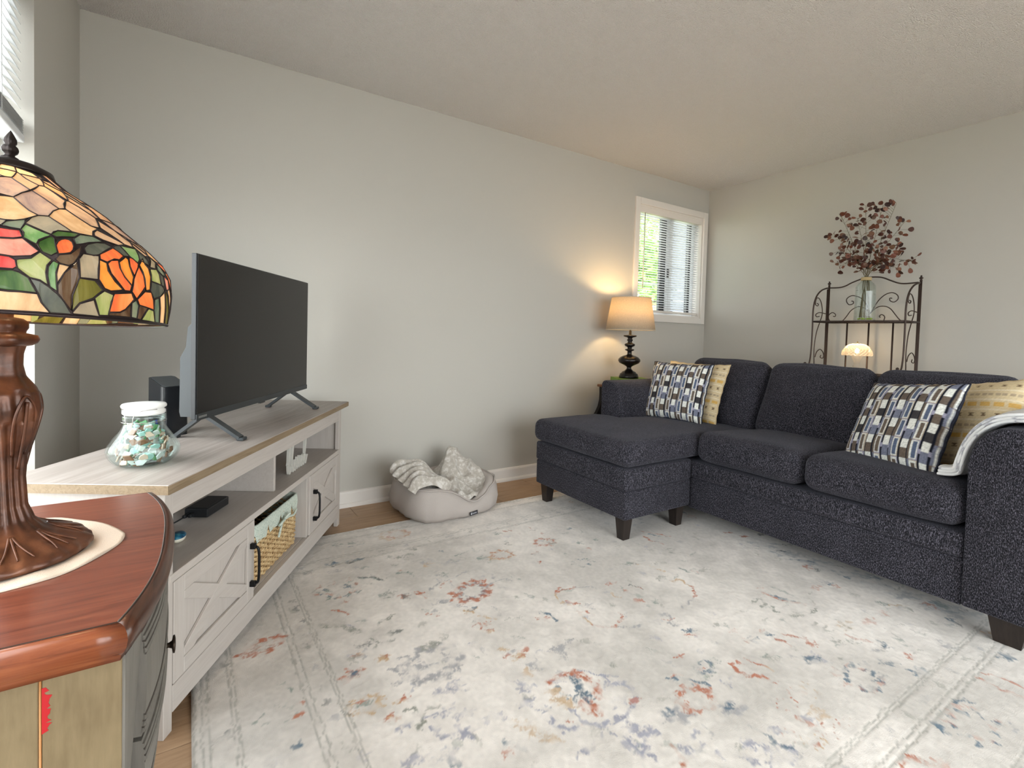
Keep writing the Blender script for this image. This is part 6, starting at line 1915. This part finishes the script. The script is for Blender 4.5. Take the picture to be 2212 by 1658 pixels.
tl_ = thing('table_lamp', (-1.248, -0.25, 0.7355), 0, 'lit drum-shade table lamp with a turned black base in the far corner', 'lamp')
LBLK = mat('bronze_black_turned_base', (0.007, 0.005, 0.0045), 0.25, 0.1)
S_ = 0.00356 / 3.189
pp = [(1325, 1e-6), (1325, 66), (1312, 66), (1305, 62), (1296, 60), (1290, 50), (1283, 46), (1275, 30), (1262, 17), (1252, 15), (1245, 20), (1235, 38), (1222, 66), (1208, 75), (1196, 74), (1182, 62), (1172, 42), (1166, 20), (1160, 15), (1140, 15), (1134, 30), (1130, 32), (1127, 30), (1124, 14), (1112, 16), (1106, 30), (1098, 36), (1090, 34), (1083, 16), (1072, 14), (1066, 20), (1060, 20), (1056, 14), (1046, 18), (1040, 42), (1034, 45), (1030, 42), (1028, 9), (1000, 9)]
MB().lathe([(r_ * S_, (1325 - y_) * S_) for y_, r_ in pp], 40).build('base', LBLK, tl_)
MB().tube([(0, 0, 0.362), (0, 0, 0.45)], 0.006, 10).build('socket', BRASS, tl_)
SHADE = bpy.data.materials.new('linen_lamp_shade')
SHADE.use_nodes = True
b = bsdf(SHADE)
vv = coords(SHADE, (1, 1, 1))
wv_ = noise(SHADE, coords(SHADE, (140, 140, 900)), 1.0, 3)
cc = ramp(SHADE, wv_, [(0.35, (0.52, 0.44, 0.33)), (0.65, (0.68, 0.60, 0.48))])
link(SHADE, cc, b.inputs['Base Color'])
b.inputs['Roughness'].default_value = 0.9
tr_ = N(SHADE, 'ShaderNodeBsdfTranslucent')
link(SHADE, cc, tr_.inputs['Color'])
mx_ = N(SHADE, 'ShaderNodeMixShader')
mx_.inputs[0].default_value = 0.42
link(SHADE, b.outputs[0], mx_.inputs[1]); link(SHADE, tr_.outputs[0], mx_.inputs[2])
link(SHADE, mx_.outputs[0], SHADE.node_tree.nodes['Material Output'].inputs['Surface'])
sh = MB()
zb, zt, rb_, rt_ = 0.368, 0.618, 0.187, 0.148
prof = [(rb_, zb), (rt_, zt), (rt_ - 0.002, zt), (rb_ - 0.002, zb)]
n_ = 56
vs = [(r_ * math.cos(6.28319 * i / n_), r_ * math.sin(6.28319 * i / n_), z_) for i in range(n_) for r_, z_ in prof]
fs = [(i * 4 + j, ((i + 1) % n_) * 4 + j, ((i + 1) % n_) * 4 + (j + 1) % 4, i * 4 + (j + 1) % 4) for i in range(n_) for j in range(4)]
sd = sh.add(vs, fs, True).build('lamp_shade', SHADE, tl_)
HEM = mat('shade_hem', (0.55, 0.48, 0.38), 0.9)
for r_, z_ in ((rb_, zb + .003), (rt_, zt - .003)):
    MB().tube([(r_ * math.cos(6.28319 * i / 56), r_ * math.sin(6.28319 * i / 56), z_) for i in range(56)], 0.0028, 6, closed=True).build('hem', HEM, sd)
MB().sphere((0, 0, 0.475), 0.030, 16, 10, (1, 1, 1.2)).build('bulb', mat('warm_bulb', (1, .8, .55), 0.3, Emission_Color=(1, 0.70, 0.38, 1), Emission_Strength=3.0), tl_)
l_ = bpy.data.lights.new('lamp_bulb', 'POINT')
l_.energy = 5.5
l_.color = (1.0, 0.68, 0.32)
l_.shadow_soft_size = 0.03
lo = bpy.data.objects.new('lamp_bulb', l_)
lo.location = (0, 0, 0.545)
put(lo, tl_)

# ------------------------------------------------------------------ wrought iron rack behind the sofa
IRON = mat('wrought_iron_brown', (0.055, 0.035, 0.028), 0.5, 0.5)
rk = thing('iron_rack', (-0.22, -1.408, 0.0), 0, 'brown wrought-iron scrollwork rack standing behind the sofa against the wall', 'rack')
BACK = """-1.132,1.458 -1.198,1.456 -1.240,1.465 -1.281,1.486 -1.337,1.507 -1.373,1.516 -1.424,1.516 -1.470,1.508 -1.520,1.484 -1.564,1.464 -1.604,1.458 -1.674,1.461|-1.408,1.262 -1.431,1.311 -1.458,1.359 -1.494,1.392 -1.531,1.402 -1.561,1.384 -1.566,1.358 -1.545,1.338 -1.522,1.347 -1.519,1.365 -1.532,1.364|-1.404,1.262 -1.432,1.293 -1.460,1.310 -1.498,1.309 -1.528,1.290 -1.556,1.251 -1.579,1.220 -1.601,1.205|-1.429,1.215 -1.480,1.205 -1.494,1.230 -1.489,1.247 -1.474,1.254 -1.463,1.243 -1.469,1.234|-1.408,1.262 -1.381,1.326 -1.351,1.368 -1.318,1.387 -1.285,1.393 -1.257,1.376 -1.253,1.353 -1.271,1.329 -1.296,1.335 -1.297,1.351 -1.285,1.354|-1.404,1.262 -1.380,1.295 -1.338,1.313 -1.310,1.305 -1.282,1.283 -1.258,1.246 -1.238,1.218 -1.220,1.205|-1.152,1.206 -1.138,1.229 -1.139,1.257 -1.162,1.274 -1.183,1.261 -1.181,1.245 -1.168,1.247"""
WR = """-0.272,0.84 -0.272,0.898 -0.281,1.004 -0.261,1.115 -0.220,1.194 -0.187,1.257 -0.196,1.318 -0.227,1.362 -0.265,1.375 -0.287,1.354 -0.289,1.325 -0.262,1.315 -0.248,1.328 -0.270,1.334|-0.263,0.943 -0.243,0.980 -0.194,1.000 -0.150,0.980 -0.135,0.950 -0.154,0.934 -0.186,0.942 -0.178,0.957|-0.11,1.262 -0.163,1.266 -0.230,1.269 -0.279,1.253 -0.267,1.237 -0.227,1.241"""
FRP = """-0.115,1.455 -0.141,1.452 -0.211,1.432 -0.268,1.396 -0.302,1.349 -0.319,1.287 -0.320,1.222 -0.318,1.166 -0.318,1.085 -0.322,0.984 -0.342,0.899 -0.395,0.86"""
rd = lambda s: [[tuple(float(x) for x in q.split(',')) for q in w.split(' ')] for w in s.split('|')]
for i, p in enumerate(rd(BACK)):
    MB().tube(catmull([(-0.10, a, b_) for a, b_ in p], 6), 0.0048 if i == 0 else 0.0032, 7).build('crest_rail' if i == 0 else 'scroll', IRON, rk, True)
for yy in (-1.132, -1.687):
    for p in rd(WR):
        MB().tube(catmull([(a, yy, b_) for a, b_ in p], 6), 0.0032, 7).build('scroll', IRON, rk, True)
    MB().tube(catmull([(a, yy, b_) for a, b_ in rd(FRP)[0]], 6), 0.0055, 8).build('wing_post', IRON, rk, True)
    MB().tube([(-0.10, yy, 0.0), (-0.10, yy, 1.474)], 0.0072, 8).build('post', IRON, rk, True)
    MB().tube([(-0.122, yy, 0.0), (-0.122, yy, 1.446)], 0.0055, 8).build('post', IRON, rk, True)
    MB().lathe([(1e-6, 1.470), (0.008, 1.472), (0.008, 1.476), (0.0045, 1.479), (0.011, 1.485), (0.012, 1.489), (0.008, 1.494), (0.004, 1.496), (0.006, 1.500), (0.004, 1.505), (1e-6, 1.507)], 14, (-0.10, yy, 0)).build('finial', IRON, rk, True)
    MB().tube([(-0.40, yy, 0.0), (-0.40, yy, 0.892)], 0.0072, 8).build('front_post', IRON, rk, True)
    MB().sphere((-0.40, yy, 0.899), 0.0095, 12, 8).build('finial', IRON, rk, True)
for yy in (-1.265, -1.402, -1.546):
    MB().tube([(-0.10, yy, 0.0), (-0.10, yy, 1.197)], 0.0058, 8).build('back_bar', IRON, rk, True)
WIRE = mat('rack_shelf_iron', (0.05, 0.032, 0.026), 0.5, 0.5)
for zz, xf in ((1.200, -0.318), (0.840, -0.40), (0.46, -0.40), (0.10, -0.40)):
    s_ = MB()
    for xx in (-0.10, xf):
        s_.tube([(xx, -1.132, zz), (xx, -1.687, zz)], 0.0062, 8)
    for yy in (-1.132, -1.687):
        s_.tube([(-0.10, yy, zz), (xf, yy, zz)], 0.0062, 8)
    k_ = 1
    while -1.132 - 0.0278 * k_ > -1.68:
        yy = -1.132 - 0.0278 * k_
        s_.tube([(-0.10, yy, zz + .001), (xf, yy, zz + .001)], 0.0022, 6)
        k_ += 1
    s_.build('shelf', WIRE, rk, True)

# ------------------------------------------------------------------ vase with dried stems
VX, VY, VZ = -0.21, -1.416, 1.2065
vs_ = thing('glass_vase', (VX, VY, VZ), 0, 'tall clear bottle vase on the top shelf of the iron rack', 'vase')
vp = [(0.050, 0.0), (0.0585, 0.003), (0.060, 0.010), (0.057, 0.10), (0.0555, 0.20), (0.054, 0.238), (0.046, 0.255), (0.032, 0.268), (0.0265, 0.276), (0.0265, 0.300), (0.029, 0.304)]
oct_ = lambda a, z_: (1 / max(0.93, math.cos(((a + math.pi / 8) % (math.pi / 4)) - math.pi / 8) * 1.02) if z_ < 0.24 else 1.0)
vb = MB().lathe(vp, 48, wob=oct_)
keep = [i for i, f in enumerate(vb.f) if len(f) == 4]
vb.f = [vb.f[i] for i in keep]; vb.sm = [True] * len(vb.f)
vi = MB().lathe([(r_ - 0.0035, max(0.008, z_)) for r_, z_ in vp], 48, wob=oct_)
vi.f = [tuple(reversed(f)) for f in vi.f if len(f) == 4]
k0 = len(vb.v); vb.v += vi.v; vb.f += [tuple(i + k0 for i in f) for f in vi.f]; vb.sm += [True] * len(vi.f)
vb.lathe([(1e-6, 0.0), (0.051, 0.0)], 40)
vb.lathe([(1e-6, 0.008), (0.052, 0.008)], 40)
vb.build('vase_body', VASEG, vs_)
TW = mat('jute_twine', (0.50, 0.38, 0.20), 0.9)
tw = MB()
for k_ in range(6):
    tw.tube([(0.0295 * math.cos(6.2832 * i / 28), 0.0295 * math.sin(6.2832 * i / 28), 0.2785 + 0.0035 * k_ + 0.0004 * math.sin(i)) for i in range(28)], 0.0021, 5, closed=True)
tw.build('twine_wrap', TW, vs_)
rv = random.Random(4)
peb = [mat('green_pebble', (0.30, 0.42, 0.05), 0.4), mat('grey_pebble', (0.36, 0.36, 0.32), 0.5)]
for i in range(14):
    a, q = rv.uniform(0, 6.28), rv.uniform(0.012, 0.042)
    o = MB().sphere((0, 0, 0), 0.009, 10, 6, (1.1, 0.9, 0.7)).build('pebble', peb[i % 3 == 0])
    o.location = (VX + math.cos(a) * q, VY + math.sin(a) * q, VZ + 0.0155)
    o.rotation_euler = (rv.uniform(-.3, .3), rv.uniform(-.3, .3), a)
    tag(o, ('grey' if i % 3 == 0 else 'green') + ' pebble on the bottom of the clear bottle vase', 'pebble', 'pebbles in the vase')
STEM = mat('olive_brown_stem', (0.13, 0.10, 0.045), 0.8)
LFM = mat('copper_dried_leaf', (0.20, 0.055, 0.03), 0.5)
oi = N(LFM, 'ShaderNodeObjectInfo')
setcol(LFM, ramp(LFM, oi.outputs['Random'], [(0.0, (0.030, 0.010, 0.008)), (0.35, (0.085, 0.024, 0.014)), (0.65, (0.16, 0.045, 0.022)), (0.9, (0.22, 0.095, 0.05)), (1.0, (0.14, 0.085, 0.065))]))
lm = []
for asp in (0.95, 0.72, 0.55):
    q = MB()
    k_ = 10
    vs = [(0, 0, 0)] + [(0.5 + 0.5 * math.cos(6.2832 * i / k_ + math.pi), 0.5 * asp * math.sin(6.2832 * i / k_ + math.pi) * (1 - 0.25 * math.cos(6.2832 * i / k_)), 0) for i in range(k_)]
    vs = [(x, y, 0.10 * (y * y) * 2 - 0.12 * (x - .5) ** 2 + 0.03) for x, y, z_ in vs[1:]]
    vs2 = [(x, y, z_ - 0.02) for x, y, z_ in vs]
    q.add(vs + vs2, [tuple(range(k_)), tuple(range(2 * k_ - 1, k_ - 1, -1))] + [(i, k_ + i, k_ + (i + 1) % k_, (i + 1) % k_) for i in range(k_)])
    lm.append(q.mesh('leaf', LFM))
ENDS = [(-1.207, 1.832), (-1.241, 1.948), (-1.331, 1.925), (-1.418, 1.979), (-1.486, 1.984), (-1.577, 1.972), (-1.613, 1.851), (-1.609, 1.711), (-1.661, 1.592), (-1.609, 1.545), (-1.233, 1.600), (-1.234, 1.713)]
WHERE = ['reaching lowest but one on the left', 'reaching up at the far left', 'reaching up left of the middle', 'rising straight from the middle', 'tallest of all, rising right of the middle', 'arching to the upper right tip', 'leaning out right below the upper tip', 'leaning out at the middle right', 'arching farthest to the right', 'drooping lowest on the right', 'drooping lowest on the left', 'leaning out at the middle left']
WHERE[0] = 'pointing farthest out to the upper left'
for si, (ey_, ez_) in enumerate(ENDS):
    root = thing('dried_leaf_stem', (VX, VY, VZ + 0.012), 0, 'copper-leaved dried stem in the bottle vase, ' + WHERE[si], 'dried stem', 'dried stems in the vase')
    ang = si * 2.4
    xo = rv.uniform(-0.08, 0.06)
    b0 = Vector((math.cos(ang) * 0.030, math.sin(ang) * 0.030, 0.012))
    nk = Vector((math.cos(ang) * 0.010, math.sin(ang) * 0.010, 0.285))
    en = Vector((xo, ey_ - VY, ez_ - VZ - 0.012))
    low = ez_ < 1.65
    mid = nk + (en - nk) * 0.45 + Vector((0, 0, 0.07 if low else 0.02))
    path_ = catmull([b0, nk * 0.5 + b0 * 0.5, nk, mid, en], 8)
    MB().tube(path_, [0.0022 - 0.0014 * i / (len(path_) - 1) for i in range(len(path_))], 6).build('stem', STEM, root)
    n_l = 27
    tw_ = MB()
    for i in range(n_l):
        f_ = 0.56 + 0.44 * (i / (n_l - 1)) ** 0.85
        k_ = f_ * (len(path_) - 1)
        p = path_[int(k_)].lerp(path_[min(len(path_) - 1, int(k_) + 1)], k_ - int(k_))
        t = (path_[min(len(path_) - 1, int(k_) + 1)] - path_[max(0, int(k_) - 1)]).normalized()
        sd_ = Vector((rv.gauss(0, .6), rv.gauss(0, 1), rv.gauss(0.1, .8)))
        sd_ = (sd_ - t * sd_.dot(t))
        sd_ = sd_.normalized() if sd_.length > 1e-6 else Vector((0, 1, 0))
        ln_ = rv.uniform(0.008, 0.045) * (1 if i < n_l - 2 else 0.3)
        q = p + sd_ * ln_ + t * ln_ * 0.6
        if q.x > 0.165:
            q.x = 0.165
        tw_.tube([p, q], 0.0007, 4)
        o = put(bpy.data.objects.new('leaf', lm[rv.choice((0, 0, 1, 1, 2))]), root)
        o.location = q
        s_ = rv.uniform(0.024, 0.037)
        o.scale = (s_, s_, s_)
        dirv = (sd_ + t * 0.5).normalized()
        nrm_ = Vector((-1 + rv.gauss(0, .5), rv.gauss(-.2, .7), rv.gauss(0, .6)))
        nrm_ = (nrm_ - dirv * nrm_.dot(dirv)).normalized()
        o.rotation_euler = Matrix((dirv, nrm_.cross(dirv), nrm_)).transposed().to_euler()
    tw_.build('twigs', STEM, root)

# ------------------------------------------------------------------ cut crystal lamp
cl_ = thing('crystal_lamp', (-0.22, -1.386, 0.8485), 0, 'small lit cut-crystal lamp on the iron rack behind the sofa', 'lamp')
CRY = bpy.data.materials.new('cut_crystal')
CRY.use_nodes = True
b = bsdf(CRY)
b.inputs['Base Color'].default_value = (0.70, 0.64, 0.55, 1)
b.inputs['Roughness'].default_value = 0.08
tr_ = N(CRY, 'ShaderNodeBsdfTranslucent')
tr_.inputs['Color'].default_value = (0.80, 0.66, 0.48, 1)
tp_ = N(CRY, 'ShaderNodeBsdfTransparent')
mx1 = N(CRY, 'ShaderNodeMixShader'); mx1.inputs[0].default_value = 0.45
mx2 = N(CRY, 'ShaderNodeMixShader'); mx2.inputs[0].default_value = 0.62
link(CRY, b.outputs[0], mx1.inputs[1]); link(CRY, tr_.outputs[0], mx1.inputs[2])
link(CRY, mx1.outputs[0], mx2.inputs[1]); link(CRY, tp_.outputs[0], mx2.inputs[2])
link(CRY, mx2.outputs[0], CRY.node_tree.nodes['Material Output'].inputs['Surface'])
cs = MB()
nu, nv = 44, 13
def dome(u, w_):
    a = 2 * math.pi * u
    th = w_ * math.pi / 2
    i, j = int(round(u * nu)), int(round(w_ * (nv - 1)))
    r_ = 0.089 * math.cos(th * 0.97) ** 0.75
    z_ = 0.118 + 0.082 * math.sin(th) ** 1.1
    d_ = 0.0035 * (1 if (i + j) % 2 else -1) if 0 < j < nv - 1 else 0
    return Vector(((r_ + d_) * math.cos(a), (r_ + d_) * math.sin(a), z_ + d_ * 0.4))
cs.grid(nu, nv, dome, False, closeu=True)
cs.build('shade', CRY, cl_)
MB().lathe([(0.055, 0.0), (0.057, 0.006), (0.045, 0.014), (0.022, 0.022), (0.017, 0.032), (0.024, 0.044), (0.016, 0.056), (0.018, 0.072), (0.026, 0.095), (0.033, 0.112), (0.030, 0.118), (0.008, 0.119)], 16, wob=lambda a, z_: 1 + 0.05 * math.cos(8 * a)).build('stem', CRY, cl_)
MB().lathe([(0.006, 0.200), (0.008, 0.203), (0.004, 0.208), (0.005, 0.213), (1e-6, 0.219)], 10).build('finial', BRASS, cl_)
MB().sphere((0, 0, 0.150), 0.014, 12, 8, (1, 1, 1.3)).build('bulb', mat('small_warm_bulb', (1, .85, .6), 0.3, Emission_Color=(1, 0.78, 0.50, 1), Emission_Strength=1.5), cl_)
l_ = bpy.data.lights.new('lamp_bulb', 'POINT')
l_.energy = 0.9
l_.color = (1.0, 0.74, 0.44)
l_.shadow_soft_size = 0.012
lo = bpy.data.objects.new('lamp_bulb', l_)
lo.location = (0, 0, 0.172)
put(lo, cl_)

# ------------------------------------------------------------------ dog bed with a fleece blanket
DB = (-2.818, -0.302, 0.0)
DA = R(6.5)
bed = thing('dog_bed', (DB[0], DB[1], 0.013), DA, 'pale grey bolster dog bed by the wall between console and sofa', 'dog bed')
BEDM = mat('pale_taupe_canvas', (0.44, 0.395, 0.365), 0.95, spec=0.1)
bump(BEDM, noise(BEDM, coords(BEDM), 420, 2, 0.7), 0.5, 0.003)
AX, AY = 0.282, 0.236


def sup(a, k_=1.0):
    c_, s_ = math.cos(a), math.sin(a)
    n_ = 3.6
    r_ = (abs(c_ / AX) ** n_ + abs(s_ / AY) ** n_) ** (-1 / n_)
    return Vector((c_, s_)) * r_ * k_


def rim_h(a):
    # dips in the middle of the front side (a = -90 deg), slightly right of centre
    d = (math.degrees(a) + 180 - (-78) + 180) % 360 - 180
    d = ((math.degrees(a) - (-75) + 180) % 360) - 180
    return 0.190 - 0.105 * math.exp(-(d / 30.0) ** 2) - 0.012 * math.exp(-((d - 180) / 40) ** 2)


SEC = [(-0.19, 0.052), (-0.085, 0.055), (-0.078, 0.40), (-0.070, 0.80), (-0.052, 0.97), (-0.030, 1.0), (-0.012, 0.94), (0.002, 0.75), (0.010, 0.45), (0.004, 0.16), (-0.016, 0.03), (-0.05, 0.0)]
nth = 96


def bed_pt(a, j):
    d, h_ = SEC[j]
    H_ = rim_h(a)
    z_ = h_ * H_ if h_ > 0.06 or h_ < 0.04 else h_
    p = sup(a)
    L_ = p.length
    pk = 0.004 * math.sin(a * 9 + j) + 0.0035 * math.sin(a * 23 + 2 * j)
    seam = -0.006 * math.exp(-((math.degrees(a) % 90 - 45) / 2.2) ** 2) if 6 < j < 11 else 0
    q = p * ((L_ + d + pk * (1 if j > 5 else .5) + seam) / L_)
    return Vector((q.x, q.y, max(0, z_)))


mb_ = MB()
ns = len(SEC)
vs = [bed_pt(2 * math.pi * i / nth, j) for i in range(nth) for j in range(ns)]
fs = []
for i in range(nth):
    i2 = (i + 1) % nth
    for j in range(ns - 1):
        fs.append((i * ns + j, i2 * ns + j, i2 * ns + j + 1, i * ns + j + 1))
fs.append(tuple(i * ns for i in range(nth)))
fs.append(tuple(i * ns + ns - 1 for i in range(nth))[::-1])
o = mb_.add(vs, [f[::-1] for f in fs], True).build('bolster', BEDM, bed)
pz = []
for i in range(nth):
    a = 2 * math.pi * i / nth
    q = bed_pt(a, 6)
    pz.append(q + Vector((q.x, q.y, 0)).normalized() * 0.004 + Vector((0, 0, 0.004)))
MB().tube(pz, 0.0042, 7, closed=True).build('piping', BEDM, bed)
# sewn label on the front
la = R(-87)
lp = [sup(R(t)) for t in (-86, -75)]
c0, c1 = bed_pt(R(-86), 9), bed_pt(R(-75.5), 9)
u_ = (c1 - c0)
ctr = (c0 + c1) / 2 + Vector((0, -0.0105, 0.012))
Ml = frame(ctr, (u_.x, u_.y, 0), (0.0, 0.10, 1.0))
lb = MB().box(-0.030, 0.030, -0.010, 0.010, -0.0008, 0.0012, M=Ml).build('label', mat('black_woven_label', (0.02, 0.02, 0.025), 0.8), bed)
lt = MB()
lt.box(-0.024, -0.014, -0.006, 0.006, 0.0014, 0.0018, M=Ml)
for k_ in range(6):
    lt.box(-0.011 + k_ * 0.0058, -0.0072 + k_ * 0.0058, -0.0045, 0.0045 if k_ in (0, 3) else 0.0025, 0.0014, 0.0018, M=Ml)
lt.build('label_marks', mat('grey_label_thread', (0.35, 0.35, 0.38), 0.8), lb)

FLE = mat('mottled_fleece', (0.55, 0.52, 0.48), 0.95, spec=0.1)
v = coords(FLE)
setcol(FLE, ramp(FLE, noise(FLE, v, 46, 3, 0.6), [(0.38, (0.43, 0.39, 0.34)), (0.52, (0.52, 0.48, 0.43)), (0.62, (0.66, 0.63, 0.59))]))
bump(FLE, noise(FLE, v, 300, 3), 0.7, 0.005)
bsdf(FLE).inputs['Sheen Weight'].default_value = 0.3
fb = thing('fleece_blanket', (DB[0], DB[1], 0.07), DA, 'crumpled mottled fleece blanket heaped inside the dog bed', 'blanket')


def heap(x, y):
    """height (above floor) of the crumpled blanket in bed coordinates"""
    g_ = lambda cx, cy, sx, sy, h_, rot=0: h_ * math.exp(-(((x - cx) * math.cos(rot) + (y - cy) * math.sin(rot)) / sx) ** 2 - ((-(x - cx) * math.sin(rot) + (y - cy) * math.cos(rot)) / sy) ** 2)
    z_ = 0.122
    z_ += g_(0.10, 0.10, 0.085, 0.085, 0.150, 0.3)            # tall peak at the back right
    z_ += g_(0.20, 0.02, 0.065, 0.12, 0.105, 0.4)
    z_ += g_(0.05, 0.02, 0.05, 0.14, 0.055, -0.5)
    z_ += g_(-0.16, -0.04, 0.09, 0.10, 0.095, 0.2)            # left folds
    z_ += g_(-0.04, -0.10, 0.10, 0.03, 0.040, 0.2)
    n_ = mnoise.noise(Vector((x * 14, y * 14, 3.0)))
    r_ = 1 - abs(mnoise.noise(Vector((x * 11 + 5, y * 9, 1.0))))
    return z_ + 0.014 * n_ + 0.040 * (r_ ** 3 - 0.45)


nr_, na_ = 30, 84
vs = []
for i in range(nr_):
    for j in range(na_):
        a = 2 * math.pi * j / na_
        p = sup(a) * (0.85 * (i / (nr_ - 1)) ** 0.8) if i else Vector((0, 0))
        z_ = heap(p.x, p.y)
        if i == nr_ - 1:
            z_ -= 0.03
        elif i == nr_ - 2:
            z_ -= 0.010
        vs.append((p.x, p.y, max(0.062, z_ - 0.07 + 0.013) if False else max(0.002, z_ - 0.057)))
fs = [(i * na_ + j, (i + 1) * na_ + j, (i + 1) * na_ + (j + 1) % na_, i * na_ + (j + 1) % na_) for i in range(nr_ - 1) for j in range(na_)]
hp = MB().add(vs, fs, True).build('heap', FLE, fb)
sf = hp.modifiers.new('soft', 'SUBSURF'); sf.render_levels = 1; sf.levels = 1
# accordion folds spilling over the left end
for k_ in range(5):
    off = 0.046 * k_
    base = [(-0.10 + .008 * k_, -0.185 + off, 0.105), (-0.155, -0.175 + off, 0.150 + .006 * k_), (-0.215, -0.160 + off, 0.160 + .012 * k_), (-0.262, -0.150 + off, 0.152 + .014 * k_), (-0.288, -0.142 + off, 0.118 + .012 * k_)]
    cur = catmull(base, 6)
    wd = [(0.024, -0.012), (0.018, 0.016), (0.004, 0.036 + .008 * (k_ >= 3)), (-0.012, 0.022), (-0.018, -0.012)]
    sec = catmull([(a, b_, 0) for a, b_ in wd], 4)
    mb_ = MB()
    nq = len(sec)
    vs = []
    for i, p in enumerate(cur):
        t = (cur[min(i + 1, len(cur) - 1)] - cur[max(i - 1, 0)]).normalized()
        sdv = Vector((0.15, 1, 0.0)); sdv = (sdv - t * sdv.dot(t)).normalized()
        upv = sdv.cross(t) * -1
        if upv.z < 0:
            upv = -upv
        for q in sec:
            w_ = p + sdv * (-q.x) + upv * q.y * (1.0 + 0.25 * math.sin(i * 0.5 + k_))
            vs.append(w_)
    fs = [(i * nq + j, (i + 1) * nq + j, (i + 1) * nq + j + 1, i * nq + j + 1) for i in range(len(cur) - 1) for j in range(nq - 1)]
    o = mb_.add(vs, fs, True).build('fold', FLE, fb)
    so = o.modifiers.new('thickness', 'SOLIDIFY'); so.thickness = 0.011; so.offset = 0
    sf = o.modifiers.new('soft', 'SUBSURF'); sf.render_levels = 1; sf.levels = 1
